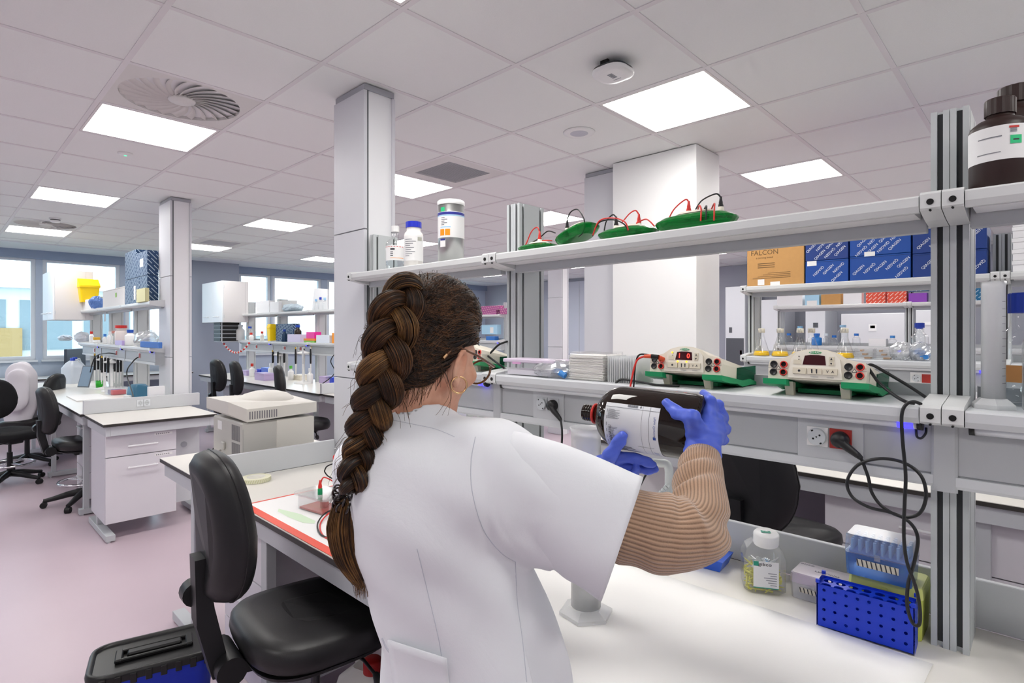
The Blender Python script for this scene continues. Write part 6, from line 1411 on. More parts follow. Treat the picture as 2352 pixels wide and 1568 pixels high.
# flared cuff over the knit
c0 = WR_R + (WR_R - EL_R).normalized() * -0.002; c1 = WR_R + (WR_R - EL_R).normalized() * 0.03
GR.cap(c0 - (WR_R - EL_R).normalized() * 0.012, c1, 0.0365, 0.030, 0.006)
GR.d += (0.0006 * np.sin(420 * (GR.P[..., 2] + 0.3 * GR.P[..., 0]))).astype(np.float32)
g1 = obj_of('glove', GR.mesh('glove', GLV, 1), person, 'blue nitrile glove gripping the bottle base')
GLd = SDF(npv(WR_L) - [0.13, 0.20, 0.10], npv(WR_L) + [0.13, 0.12, 0.15], 0.0027)
pl0 = DP(1385, 1080, 1.275)
# palm lies under the bottle, fingers run along its underside, thumb up the near side
GLd.cap(WR_L, pl0, 0.030, 0.030, 0.012)
ki, km_, kr, kp = DP(1420, 1050, 1.245), DP(1428, 1066, 1.265), DP(1424, 1084, 1.285), DP(1412, 1100, 1.295)
for q in (ki, km_, kr, kp): GLd.cap(pl0, q, 0.026, 0.014, 0.016)
zz = lambda u: None
GLd.chain([ki, DP(1458, 1052, 1.235), DP(1485, 1060, 1.225), DP(1499, 1066, 1.22)], [0.0135, 0.0118, 0.0105, 0.0085], 0.006)
GLd.chain([km_, DP(1462, 1074, 1.255), DP(1488, 1078, 1.245), DP(1504, 1076, 1.24)], [0.0135, 0.012, 0.0108, 0.009], 0.006)
GLd.chain([kr, DP(1440, 1098, 1.265), DP(1456, 1092, 1.235), DP(1462, 1076, 1.222)], [0.013, 0.0115, 0.0102, 0.0085], 0.006)
GLd.chain([kp, DP(1426, 1112, 1.28), DP(1438, 1108, 1.255), DP(1446, 1096, 1.24)], [0.0115, 0.0102, 0.0095, 0.008], 0.006)
th1 = BB + on_bottle(L_ - 0.115, math.radians(128), fr + 0.003); th2 = BB + on_bottle(L_ - 0.128, math.radians(105), fr + 0.001)
GLd.chain([DP(1388, 1072, 1.25), DP(1402, 1045, 1.205), radial(1418, 1020, 1.19, fr + 0.004), radial(1430, 1001, 1.19, fr + 0.001)], [0.019, 0.015, 0.0128, 0.0105], 0.009)
GLd.cap(WR_L + (EL_L - WR_L).normalized() * 0.035, WR_L, 0.036, 0.031, 0.01)
GLd.d += (0.0006 * np.sin(380 * (GLd.P[..., 2] + 0.5 * GLd.P[..., 1]))).astype(np.float32)
g2 = obj_of('glove', GLd.mesh('glove', GLV, 1), person, 'blue nitrile glove under the bottle with thumb on its label')
# ------------------------------------------------------------------ hair
def hair_mat(name, c0, c1, c2, scale):
    m = mat(name, c1, 0.42, spec=0.45); nt = m.node_tree; b = nt.nodes['Principled BSDF']
    tc = nt.nodes.new('ShaderNodeTexCoord'); n = nt.nodes.new('ShaderNodeTexNoise'); n.inputs['Scale'].default_value = scale; n.inputs['Detail'].default_value = 3
    nt.links.new(tc.outputs['Object'], n.inputs['Vector']); rp = nt.nodes.new('ShaderNodeValToRGB'); e = rp.color_ramp.elements
    e[0].position = 0.32; e[0].color = lin(c0); e[1].position = 0.72; e[1].color = lin(c2); q = e.new(0.52); q.color = lin(c1)
    hi = nt.nodes.new('ShaderNodeHairInfo'); mx = nt.nodes.new('ShaderNodeMath'); mx.operation = 'MULTIPLY_ADD'; mx.inputs[1].default_value = 0.42; nt.links.new(hi.outputs['Random'], mx.inputs[0])
    m2 = nt.nodes.new('ShaderNodeMath'); m2.operation = 'MULTIPLY'; m2.inputs[1].default_value = 0.62; nt.links.new(n.outputs['Fac'], m2.inputs[0]); nt.links.new(m2.outputs[0], mx.inputs[2])
    nt.links.new(mx.outputs[0], rp.inputs[0]); nt.links.new(rp.outputs[0], b.inputs['Base Color']); return m
HAIRD = hair_mat('hair_dark', '#140d0a', '#2c1c13', '#4a3020', 20)
HAIRM = hair_mat('hair_brown', '#1d120c', '#3f2817', '#7a5230', 26)
HAIRL = hair_mat('hair_tip', '#2c1b10', '#5d3f22', '#9a6f40', 30)
def strands(name, lst, m, r0, parent, r1=None):
    """lst of point lists -> native hair curves"""
    cv = bpy.data.hair_curves.new(name); cv.add_curves([len(p) for p in lst])
    P = np.concatenate([np.array([list(q) for q in p], np.float32) for p in lst])
    cv.attributes['position'].data.foreach_set('vector', P.ravel()); 
    rad = np.concatenate([np.linspace(r0, r1 if r1 is not None else r0 * 0.6, len(p)) for p in lst]).astype(np.float32)
    at = cv.attributes.get('radius') or cv.attributes.new('radius', 'FLOAT', 'POINT'); at.data.foreach_set('value', rad)
    cv.materials.append(m); o = bpy.data.objects.new(name, cv); COL.objects.link(o); o.parent = parent; o['kind'] = 'stuff'; return o
# cap of hair around the skull
HS = SDF(npv(HC) - [0.17, 0.17, 0.17], npv(HC) + [0.17, 0.17, 0.17], 0.0038)
HS.ell(HC + UH * 0.004 - FH * 0.004, RHm, (0.108, 0.086, 0.114), 0.001)
HS.ell(hd(-0.052, 0, -0.045), RHm, (0.058, 0.062, 0.062), 0.03)           # back of the head towards the nape
HS.ell(hd(0.02, 0, 0.085), RHm, (0.07, 0.055, 0.036), 0.03)               # volume on the crown
q = (HS.P - npv(HC)) @ RHm; f_, r_, u_ = q[..., 0], q[..., 1], q[..., 2]
face = np.minimum(np.minimum(f_ - 0.058 + 0.10 * np.clip(-u_, -0.1, 0.02), 0.060 - u_), 10)   # in front of the hairline and below the forehead
hl = np.where(f_ < -0.012, -0.0675 + 1.35 * f_, np.where(f_ < 0.006, -0.083 + (f_ + 0.012) * 4.3, -0.005 + 0.55 * (f_ - 0.006)))
ear = np.minimum(hl - u_, 10); neck = np.minimum(-0.135 - u_, 10)
cutv = np.maximum(np.maximum(face, ear), neck); HS.d = np.maximum(HS.d, cutv.astype(np.float32))
hcap = obj_of('hair', HS.mesh('hair', HAIRD, 2), person, 'dark brown hair drawn back')
bvh_h = bvh_of(hcap.data)
# braid: three strands around a path that follows the head and then hangs down the back
bp_px = [(958, 656, 0.995), (934, 676, 0.955), (912, 716, 0.922), (896, 775, 0.904), (884, 840, 0.897), (868, 905, 0.900), (848, 965, 0.908), (832, 1030, 0.92), (816, 1090, 0.93), (804, 1132, 0.935)]
bpath = []
for (u, v, t) in bp_px:
    p = DP(u, v, t); h = hit(bvh_h, u, v, 0.0)
    if h:
        need = (h[0] - Vector((0, 0, CAMH))).length - 0.012; cur = (p - Vector((0, 0, CAMH))).length
        p = Vector((0, 0, CAMH)) + (p - Vector((0, 0, CAMH))).normalized() * min(cur, need)
    hc_ = hit(bvc, u, v, 0.0)
    if hc_:
        need = (hc_[0] - Vector((0, 0, CAMH))).length - 0.022; cur = (p - Vector((0, 0, CAMH))).length
        if cur > need: p = Vector((0, 0, CAMH)) + (p - Vector((0, 0, CAMH))).normalized() * need
    bpath.append(p)
BP = bez(bpath, 24); nB = len(BP); BL = [0]
for i in range(1, nB): BL.append(BL[-1] + (BP[i] - BP[i - 1]).length)
def bframe(i):
    t = (BP[min(i + 1, nB - 1)] - BP[max(i - 1, 0)]).normalized()
    n = (Vector((0, 0, CAMH)) - BP[i]).normalized(); n = (n - t * n.dot(t)).normalized(); return t, n, t.cross(n)
LAM = 0.165
braid_paths = []; wd = np.interp(np.linspace(0, 1, nB), [0, 0.25, 0.5, 0.75, 0.92, 1], [0.020, 0.0265, 0.025, 0.0205, 0.017, 0.010])
phase = [0.0]
for i in range(1, nB):
    lam = LAM * (wd[i] / 0.028); phase.append(phase[-1] + 2 * PI * (BL[i] - BL[i - 1]) / max(lam, 0.09))
for k in range(3):
    P = []; R = []
    for i in range(nB):
        t, n, w = bframe(i); ph = phase[i] + k * 2 * PI / 3
        P.append(BP[i] + w * (wd[i] * math.sin(ph)) + n * (wd[i] * 0.42 * math.sin(2 * ph))); R.append(wd[i] * (0.62 + 0.10 * math.sin(2 * ph)))
    braid_paths.append((P, R))
braid = thing('braid', 'x', 'x', BP[0]); del braid['label']; del braid['category']; braid.parent = person
braid.location = BP[0]; braid['label'] = 'thick brown three-strand braid'
def frames(P):
    n = len(P); u = None; out = []
    for i in range(n):
        t = (P[min(i + 1, n - 1)] - P[max(i - 1, 0)]).normalized()
        u = t.orthogonal().normalized() if u is None else (u - t * u.dot(t)).normalized()
        out.append((t, u, t.cross(u)))
    return out
for k, (P, R) in enumerate(braid_paths):
    MB().tube(P, [r * 0.93 for r in R], 14).build('braid_strand', HAIRM, braid, True)
    fs = frames(P); lst = []; rnd = random.Random(k)
    for j in range(420):
        a0 = rnd.uniform(0, 2 * PI); rho = rnd.uniform(0.93, 1.06); tw = rnd.gauss(0, 0.25); i0 = rnd.randint(0, nB // 2); i1 = min(nB, i0 + rnd.randint(50, 130))
        pts = []
        for i in range(i0, i1, 3):
            t, u, w = fs[i]; a = a0 + tw * (i - i0) / 60 + 0.9 * BL[i] / 0.1
            pts.append(P[i] + (u * math.cos(a) + w * math.sin(a)) * (R[i] * rho) - Vector(BP[0]))
        if len(pts) > 3: lst.append(pts)
    strands('hair_fibres', lst, HAIRM if k else HAIRL, 0.00042, braid)
# strands drawn over the head towards the braid
lst = []; rnd = random.Random(11); bl_top = [BP[i] for i in range(0, int(nB * 0.55))]
vts = hcap.data.vertices; nv = len(vts)
def cap_pt(p, lift):
    r = bvh_h.find_nearest(p); return r[0] + r[1] * lift
for j in range(5200):
    v = vts[rnd.randrange(nv)]; p = v.co.copy(); q = p - HC; f, r, u = q.dot(FH), q.dot(RH), q.dot(UH)
    if u < -0.085: continue
    # target: point of the braid on the head a little further down/back
    hgt = max(0.02, min(0.98, 0.62 - 0.45 * (u / 0.11) - 0.22 * (f / 0.1))); tgt = bl_top[int(hgt * (len(bl_top) - 1))]
    L = (tgt - p).length; n = max(5, int(L / 0.010)); pts = []; lift = rnd.uniform(0.0005, 0.0035); wob = rnd.gauss(0, 0.003); sag = -0.020 * (1 if abs(r) > 0.03 else 0.3)
    mx = rnd.uniform(0.5, 1.0)
    for i in range(n + 1):
        s_ = i / n * mx; x = p.lerp(tgt, s_) + UP * (sag * math.sin(PI * s_)) + RH * (wob * math.sin(3 * s_)); pts.append(cap_pt(x, lift))
    lst.append(pts)
strands('hair_fibres', lst, hair_mat('hair_head', '#150d09', '#2e1d14', '#6a472c', 34), 0.0005, hcap)
# loose wisps
def px_curve(pts, off=0.0): return bez([DP(*p) for p in pts], 8)
lst = [px_curve(c) for c in (
    [(1000, 810, .955), (1022, 870, .94), (1032, 905, .935), (1012, 940, .93), (988, 970, .925), (983, 1000, .92), (993, 1035, .915)],
    [(1003, 815, .955), (1028, 868, .94), (1037, 912, .935), (1020, 945, .93), (1010, 965, .93)], [(1005, 820, .955), (1031, 880, .94), (1034, 925, .935), (1026, 965, .93)],
    [(905, 668, .95), (915, 640, .95), (945, 632, .96), (965, 650, .97)], [(850, 985, .90), (880, 1000, .90), (888, 1020, .90), (868, 1060, .905)], [(850, 990, .90), (875, 1010, .90), (880, 1030, .90), (866, 1050, .905)],
    [(825, 930, .905), (805, 925, .90), (785, 938, .90)], [(828, 932, .905), (808, 928, .90), (790, 935, .90)], [(815, 1000, .91), (785, 1010, .91), (778, 1050, .91)],
    [(1088, 700, 1.04), (1100, 730, 1.05), (1100, 760, 1.05)], [(1085, 680, 1.03), (1098, 700, 1.04), (1106, 740, 1.05)])]
for j in range(70):
    u = rnd.uniform(915, 1030); v = 892 - 0.22 * (u - 915) - (max(0, u - 985) * 0.8); du, dv = rnd.uniform(-22, 4), rnd.uniform(18, 60); q = [hit(bvb, u + du * k * k / 16, v - 8 + dv * k / 4, 0.0012) for k in range(5)]
    if all(q): lst.append([p[0] for p in q])
for j in range(40):
    i = rnd.randrange(nB); t, n, w = bframe(i); sgn = rnd.choice((-1, 1)); p = BP[i] + w * sgn * wd[i] * 1.5
    lst.append(bez([p, p + w * sgn * rnd.uniform(.004, .012) - UP * .012, p + w * sgn * rnd.uniform(.006, .02) - UP * rnd.uniform(.02, .05)], 6))
strands('loose_hair', lst, HAIRM, 0.00035, person)
# tail below the hair tie
tie = BP[-1]; lst = []
def tail_pt(s_, a, rho):
    c = bez([DP(804, 1135, .93), DP(797, 1200, .93), DP(806, 1270, .935), DP(838, 1345, .945)], 10); i = min(len(c) - 1, s_ * (len(c) - 1)); k = int(i); fr_ = i - k
    p = c[k] if k + 1 >= len(c) else c[k].lerp(c[k + 1], fr_); w = np.interp(s_, [0, 0.15, 0.4, 0.75, 1], [0.012, 0.026, 0.034, 0.030, 0.016]); R3 = Vector((_s, -_c, 0))
    return p + R3 * (w * rho * math.cos(a)) + Vector((_c, _s, 0)) * (0.55 * w * rho * math.sin(a))
hx = []
tail = MB(); rings = [[tail_pt(s_, 2 * PI * k / 14, 0.86) for k in range(14)] for s_ in np.linspace(0, 0.9, 14)]
to = tail.loft(rings).build('braid_tail', HAIRL, person, label='loose lighter tail of the braid')
for j in range(900):
    a = rnd.uniform(0, 2 * PI); rho = rnd.uniform(0.6, 1.03); e = rnd.uniform(0.75, 1.08); dr = rnd.gauss(0, 0.10)
    pts = [tail_pt(min(1, s_), a, rho + dr * s_ * s_) + (UP * (-0.02 * max(0, s_ - 1) / .08)) for s_ in np.linspace(0, e, 13)]; lst.append(pts)
strands('hair_fibres', lst, HAIRL, 0.00045, to, 0.0002)
# spiral hair tie
tm_ = mat('tie_plastic', '#1b0e0d', 0.12, coat=0.5); tp = []
ht = MB(); R3 = Vector((_s, -_c, 0)); F3 = Vector((_c, _s, 0)); tcn = DP(803, 1140, .928)
for i in range(520):
    s_ = i / 519; a = s_ * 2 * PI * 3; c = tcn + R3 * (0.019 * math.cos(a)) + F3 * (0.015 * math.sin(a)) + UP * (0.016 - 0.034 * s_)
    b = s_ * 2 * PI * 26; out = (R3 * math.cos(a) + F3 * math.sin(a)); tp.append(c + out * (0.0085 * math.cos(b)) + UP * (0.0085 * math.sin(b)))
ht.tube(tp, 0.0019, 6).build('hair_tie', tm_, person, label='shiny dark brown spiral hair tie')

# ------------------------------------------------------------------ earring, glasses
gold = mat('gold', '#e3b98a', 0.22, metal=1.0)
ec = DP(1054, 884, 0.945); er = MB(); pts = []
for i in range(33):
    a = 2 * PI * i / 32 * 0.95 + 1.75; pts.append(ec + (Vector((_s, -_c, 0)) * 0.92 + F3 * 0.39).normalized() * (0.0138 * math.cos(a)) + UP * (0.0138 * math.sin(a)))
er.tube(pts, 0.0018, 8).build('earring', gold, person, label='thin gold hoop earring')
gl_r = thing('eyeglasses', 'x', 'x', hd(0.1, 0, 0)); del gl_r['category']; gl_r['label'] = 'tortoiseshell round eyeglasses'; gl_r.parent = person
tort = mat('tortoiseshell', '#6b4226', 0.2, var=0.6, vscale=90, coat=0.5)
glens = thin_glass('lens_glass', '#f4f6f8', 0.06)
for s_ in (-1, 1):
    c = hd(0.120, 0.036 * s_, -0.012); r = MB(); pts = [c + RH * (0.027 * math.cos(a)) + UH * (0.024 * math.sin(a)) for a in np.linspace(0, 2 * PI, 33)]
    r.tube(pts, 0.0022, 8).build('rim', tort, gl_r, True)
    MB().add([c] + pts[:-1], [(0, i + 1, (i + 1) % 32 + 1) for i in range(32)], True).build('lens', glens, gl_r, True)
    MB().tube([hd(0.118, 0.062 * s_, -0.002), hd(0.112, 0.076 * s_, -0.002), hd(0.05, 0.083 * s_, -0.006), hd(0.0, 0.0835 * s_, -0.012), hd(-0.022, 0.083 * s_, -0.028), hd(-0.030, 0.083 * s_, -0.040)], [0.0028, 0.0028, 0.0022, 0.002, 0.0022, 0.0026], 8).build('temple', tort, gl_r, True)
    MB().tube([hd(-0.028, 0.083 * s_, -0.037), hd(-0.033, 0.083 * s_, -0.046)], 0.0034, 8).build('temple_tip', gold, gl_r, True)
MB().tube([hd(0.122, 0.010, -0.006), hd(0.126, 0, -0.003), hd(0.122, -0.010, -0.006)], 0.002, 8).build('bridge', tort, gl_r, True)
# ------------------------------------------------------------------ office chairs
LEATH = mat('black_leatherette', '#1b1a1c', 0.42, bump=0.12, bscale=420); SHELL = mat('chair_shell', '#17171a', 0.5); FAB = mat('chair_fabric', '#141417', 0.9, bump=0.2, bscale=700)
def sup(a, b, n, p):
    return [(a * math.copysign(abs(math.cos(t)) ** p, math.cos(t)), b * math.copysign(abs(math.sin(t)) ** p, math.sin(t))) for t in [2 * PI * i / n for i in range(n)]]
def office_chair(label, loc, rz, sh=0.6, bh=0.43, bw=0.42, ring=False, cushion=None, group='black office chairs', lever=True, tilt=0.10, bo=0.385):
    """faces +x; loc on the floor under the seat"""
    cushion = cushion or LEATH
    t = thing('office_chair', label, 'chair', loc, rz, group); n = 40
    s = MB(); rings = []
    for k, z in ((0.90, sh - 0.085), (0.97, sh - 0.07), (1.0, sh - 0.045), (0.985, sh - 0.018), (0.93, sh - 0.004), (0.75, sh + 0.004), (0.4, sh)):
        rings.append([(x * k + 0.0, y * k, z + 0.012 * (x / 0.24) ** 2 * (1 if x < 0 else -1.2)) for x, y in sup(0.235, 0.24, n, 0.62)])
    s.loft(rings).build('seat', cushion, t)
    sb = [[(x * k, y * k, z) for x, y in sup(0.235, 0.24, n, 0.62)] for k, z in ((0.7, sh - 0.105), (0.9, sh - 0.095), (0.92, sh - 0.084))]
    MB().loft(sb).build('seat_pan', SHELL, t)
    bx, bz = -0.275, sh + bo
    def bk(k, d, kk=1.0):
        out = []
        for y, z in sup(bw / 2, bh / 2, n, 0.66):
            w = 1.0 - 0.13 * max(0, z / (bh / 2)) - 0.16 * max(0, -z / (bh / 2)) ** 1.5
            yy, zz = y * k * w, z * kk; out.append((bx + d + 0.40 * yy * yy + 0.02 * math.cos(zz * 7) - 0.02 - tilt * zz * 0.6, yy, bz + zz))
        return out
    b = MB().loft([bk(0.60, -0.052, 0.74), bk(0.78, -0.050, 0.84), bk(0.93, -0.030, 0.955), bk(0.985, -0.006, 0.99)]).build('backrest_shell', SHELL, t)
    MB().loft([bk(0.985, -0.006, 0.99), bk(1.0, 0.004, 1.0), bk(0.99, 0.022, 0.99), bk(0.93, 0.037, 0.95), bk(0.8, 0.044, 0.85), bk(0.4, 0.044, 0.45)]).build('backrest', cushion, t)
    MB().tube([p for p in bk(1.003, 0.008, 1.003)] + [bk(1.003, 0.008, 1.003)[0]], 0.0022, 6).build('piping', cushion, t)
    st = MB().prism([(bx - 0.075, bz - 0.08), (bx - 0.045, bz - 0.08), (bx - 0.025, sh + 0.10), (bx + 0.01, sh - 0.06), (bx + 0.10, sh - 0.09), (bx + 0.10, sh - 0.12), (bx - 0.03, sh - 0.10), (bx - 0.07, sh + 0.06)], -0.035, 0.035, 'y').build('back_bracket', SHELL, t)
    MB().cyl((bx - 0.06, 0.03, sh + 0.125), (bx - 0.06, 0.075, sh + 0.125), 0.034, 0.036, 16).build('knob', BLACK, st); MB().cyl((bx + 0.01, -0.08, sh - 0.075), (bx + 0.01, 0.08, sh - 0.075), 0.04, seg=16).build('hinge', BLACK, st)
    MB().box(-0.1, 0.1, -0.07, 0.07, sh - 0.14, sh - 0.10, 0.01).build('mechanism', BLACK, t)
    MB().cyl((0, 0, 0.28), (0, 0, sh - 0.12), 0.0145, seg=14).build('gas_spring', mat('spring_dark', '#2a2a2e', 0.3), t); MB().cyl((0, 0, 0.08), (0, 0, 0.33), 0.026, 0.024, 16).build('column', BLACK, t)
    if lever: MB().tube([(0.06, -0.05, sh - 0.12), (0.08, -0.18, sh - 0.125), (0.085, -0.25, sh - 0.14)], [0.005, 0.005, 0.005], 8).tube([(0.085, -0.245, sh - 0.138), (0.088, -0.275, sh - 0.15), (0.09, -0.315, sh - 0.155)], [0.008, 0.02, 0.016], 8).build('lever', BLACK, t)
    for k in range(5):
        a = 2 * PI * k / 5 + 0.3; c, s_ = math.cos(a), math.sin(a)
        l = MB().tube([(0.0, 0.0, 0.115), (0.12 * c, 0.12 * s_, 0.10), (0.24 * c, 0.24 * s_, 0.072), (0.30 * c, 0.30 * s_, 0.062)], [0.034, 0.028, 0.021, 0.018], 10).build('leg', BLACK, t)
        MB().cyl((0.30 * c - 0.02 * s_, 0.30 * s_ + 0.02 * c, 0.026), (0.30 * c + 0.02 * s_, 0.30 * s_ - 0.02 * c, 0.026), 0.026, seg=14).cyl((0.30 * c, 0.30 * s_, 0.03), (0.30 * c, 0.30 * s_, 0.062), 0.008, seg=8).build('caster', BLACKR, l)
    if ring:
        r_ = [(0.2 * math.cos(a), 0.2 * math.sin(a), 0.21) for a in np.linspace(0, 2 * PI, 33)]; f = MB().tube(r_, 0.011, 8).build('foot_ring', CHROME, t)
        for k in range(3): a = 2 * PI * k / 3; MB().cyl((0, 0, 0.21), (0.2 * math.cos(a), 0.2 * math.sin(a), 0.21), 0.008, seg=8).build('spoke', CHROME, f)
    return t
office_chair('black office chair tucked under the near bench beside the person', (0.86, 1.70, 0), math.radians(-6), sh=0.70, bw=0.38, bh=0.42, bo=0.325, group=None)
office_chair('black leather office chair behind the near bench, seen under the trunking', (2.60, 0.88, 0), math.radians(-8), sh=0.73, bh=0.46, bw=0.44, bo=0.25, group=None)
pA = ZP(0, 1085, 0); office_chair('large black fabric office chair cut off at the left edge', (0.58, 7.75, 0), math.radians(-62), sh=0.56, bh=0.42, bw=0.46, bo=0.30, ring=True, cushion=FAB, group=None)
office_chair('black drafting chair with chrome foot ring at the left bench', (1.0, 6.40, 0), math.radians(4), sh=0.60, bh=0.42, bw=0.38, bo=0.28, ring=True, group=None)
for k, (u, v, lab, rz) in enumerate(((500, 880, 'black office chair furthest back at the middle window bench', 0), (545, 872, 'black office chair between the two others at the middle window bench', -10), (648, 880, 'black office chair nearest the column at the middle window bench', -25))):
    p = XP(u, v, (2.62, 2.63, 2.60)[k]); office_chair(lab, (p.x + 0.26, p.y - 0.05, 0), math.radians(rz), sh=0.62, bh=0.42, bw=0.40)
# lab coat thrown over the far chair at the left edge
CL = mat('hung_coat', '#e3dfe6', 0.85); cx0 = Vector((0.74, 8.62, 0))
S_ = SDF(npv(cx0) + [-0.26, -0.25, 0.35], npv(cx0) + [0.26, 0.25, 1.24], 0.011)
S_.chain([cx0 + Vector((-0.02, -0.12, 1.08)), cx0 + Vector((0, 0.0, 1.13)), cx0 + Vector((-0.02, 0.12, 1.08))], [0.06, 0.075, 0.06], 0.05); S_.chain([cx0 + Vector((0, -0.05, 1.05)), cx0 + Vector((-0.01, -0.04, 0.75)), cx0 + Vector((0.0, -0.03, 0.45))], [0.13, 0.14, 0.12], 0.06); S_.chain([cx0 + Vector((0.03, 0.13, 1.0)), cx0 + Vector((0.05, 0.15, 0.7)), cx0 + Vector((0.05, 0.12, 0.5))], [0.06, 0.06, 0.05], 0.03)
S_.d += (0.020 * np.sin(44 * (S_.P[..., 1] + 0.4 * S_.P[..., 0]) + 3 * np.sin(5 * S_.P[..., 2]))).astype(np.float32)
co = obj_of('hung_lab_coat', S_.mesh('hung_lab_coat', CL, 2)); tag(co, 'pale lab coat draped over a chair back at the left windows', 'lab coat')
office_chair('black office chair under the draped pale lab coat', (0.80, 8.66, 0), math.radians(150), sh=0.56, bo=0.30, group=None)

# ------------------------------------------------------------------ blue bin with black lid, jerrycan, machine on the end table
t = thing('waste_bin', 'blue plastic waste bin with a black clip lid behind the chair', 'bin', (0.555, 2.285, 0.0), -0.26); t.scale = (0.95, 0.78, 1.12); BB_ = mat('bin_blue', '#1238cf', 0.4); BLD = mat('bin_black', '#131314', 0.35)
def rrect(a, b, r, z, n=6):
    out = []
    for q in range(4):
        sx, sy = ((1, 1), (-1, 1), (-1, -1), (1, -1))[q]
        for k in range(n + 1):
            th = q * PI / 2 + k / n * PI / 2; out.append((sx * (a - r) + r * math.cos(th), sy * (b - r) + r * math.sin(th), z))
    return out
MB().loft([rrect(0.16, 0.115, 0.05, 0.001), rrect(0.185, 0.138, 0.06, 0.375), rrect(0.193, 0.145, 0.06, 0.378), rrect(0.193, 0.145, 0.06, 0.392)]).build('bin_body', BB_, t)
MB().loft([rrect(0.202, 0.154, 0.07, 0.385), rrect(0.204, 0.156, 0.07, 0.402), rrect(0.198, 0.150, 0.066, 0.412), rrect(0.188, 0.140, 0.06, 0.412), rrect(0.182, 0.134, 0.056, 0.404)]).build('lid', BLD, t)
MB().box(-0.105, 0.105, -0.048, -0.034, 0.404, 0.416, 0.003).box(-0.105, 0.105, 0.034, 0.048, 0.404, 0.416, 0.003).build('lid_rib', BLD, t); MB().box(-0.085, 0.085, -0.02, 0.02, 0.404, 0.420, 0.005).build('lid_handle', BLD, t)
for sx in (-1, 1): MB().box(sx * 0.11 - 0.012, sx * 0.11 + 0.012, -0.05, 0.05, 0.404, 0.417, 0.004).build('lid_rib', BLD, t)
for k in range(8): MB().box(-0.16 + k * 0.045, -0.14 + k * 0.045, -0.162, -0.154, 0.375, 0.405, 0.002).build('clip', BLD, t)
jc = YP(838, 1480, 1.78); t = thing('jerrycan', 'white plastic jerrycan with a red cap under the bench', 'canister', (1.14, 1.83, 0), 0.3)
MB().loft([rrect(0.085, 0.11, 0.03, 0.001), rrect(0.09, 0.115, 0.03, 0.02), rrect(0.09, 0.115, 0.03, 0.24), rrect(0.075, 0.10, 0.03, 0.30), rrect(0.04, 0.055, 0.02, 0.335)]).build('can_body', mat('can_hdpe', '#dcdad6', 0.45), t)
MB().lathe([(0.034, 0.33), (0.034, 0.372), (0.03, 0.377), (0, 0.377)], 24, (-0.02, -0.03, 0)).build('cap', mat('cap_red', '#b3201f', 0.4), t); MB().tube([(0.02, 0.07, 0.30), (0.02, 0.075, 0.36), (0.02, 0.02, 0.37), (0.0, -0.0, 0.335)], 0.014, 10).build('handle', MATS['can_hdpe'], t)
h_ = MB().box(-0.092, -0.0905, -0.06, 0.06, 0.05, 0.2).build('label', paper, t); MB().add([(-0.093, 0.03, 0.09), (-0.093, -0.03, 0.09), (-0.093, 0.0, 0.15)], [(0, 1, 2)]).build('warning_mark', inkd, h_)
MC = mat('machine_beige', '#d6d3cc', 0.45, bump=0.05, bscale=700); MCD = mat('machine_grey', '#bdbbb6', 0.5)
mp = ZP(600, 1042, T); t = thing('desktop_machine', 'beige desktop lab machine with a hinged lid on the end table', 'machine', (1.30, 3.06, T), 0.0)
mx0, mx1, my0, my1 = -0.235, 0.135, -0.20, 0.20; zk = 1.28
MB().box(mx0, mx1, my0, my1, 0.03, 0.185, 0.006).build('body', MCD, t)
MB().box(mx0 + 0.17, mx1 + 0.002, my0 - 0.004, my0 + 0.004, 0.032, 0.183, 0.003).build('side_panel', MC, t)
MB().add([(mx0 + 0.02, my0 - 0.012, 0.188), (mx1 + 0.012, my0 - 0.012, 0.20), (mx1 + 0.012, my1 + 0.012, 0.20), (mx0 - 0.03, my1 + 0.012, 0.215), (mx0 - 0.03, my0 + 0.10, 0.215), (mx0 + 0.02, my0 - 0.012, 0.238), (mx1 + 0.012, my0 - 0.012, 0.242), (mx1 + 0.012, my1 + 0.012, 0.255), (mx0 - 0.03, my1 + 0.012, 0.262), (mx0 - 0.03, my0 + 0.10, 0.262)],
         [(4, 3, 2, 1, 0), (5, 6, 7, 8, 9), (0, 1, 6, 5), (1, 2, 7, 6), (2, 3, 8, 7), (3, 4, 9, 8), (4, 0, 5, 9)]).build('lid', MC, t)
MB().lathe([(0.0, 0.285), (0.06, 0.283), (0.11, 0.272), (0.14, 0.255), (0.145, 0.245)], 36, (-0.02, 0.04, 0)).build('lid_dome', MC, t); MB().lathe([(0.0, 0.288), (0.018, 0.2875), (0.02, 0.284)], 20, (-0.02, 0.03, 0)).build('dome_button', WPLAS, t)
vent = mat('vent_dark', '#77757a', 0.6)
for (zz0, zz1, y0_, y1_) in ((0.11, 0.17, -0.17, -0.06), (0.045, 0.10, -0.17, -0.06)):
    for k in range(9): MB().box(mx0 - 0.0012, mx0 - 0.0002, y0_ + k * 0.012, y0_ + k * 0.012 + 0.006, zz0, zz1).build('vent_slot', vent, t)
for k in range(12): MB().box(mx0 + 0.03 + k * 0.012, mx0 + 0.036 + k * 0.012, my0 - 0.0128, my0 - 0.0118, 0.198, 0.228).build('vent_slot', vent, t)
MB().box(mx0 - 0.012, mx0, 0.02, 0.06, 0.06, 0.09, 0.003).build('power_inlet', MCD, t); MB().box(mx0 - 0.0012, mx0 - 0.0002, 0.07, 0.13, 0.135, 0.17).build('rating_plate', WPLAS, t)
for k in range(3): MB().box(mx0 + 0.004, mx0 + 0.0048, my0 - 0.001, my0 - 0.0002, 0.04, 0.16).build('panel_joint', vent, t) if k == 0 else None
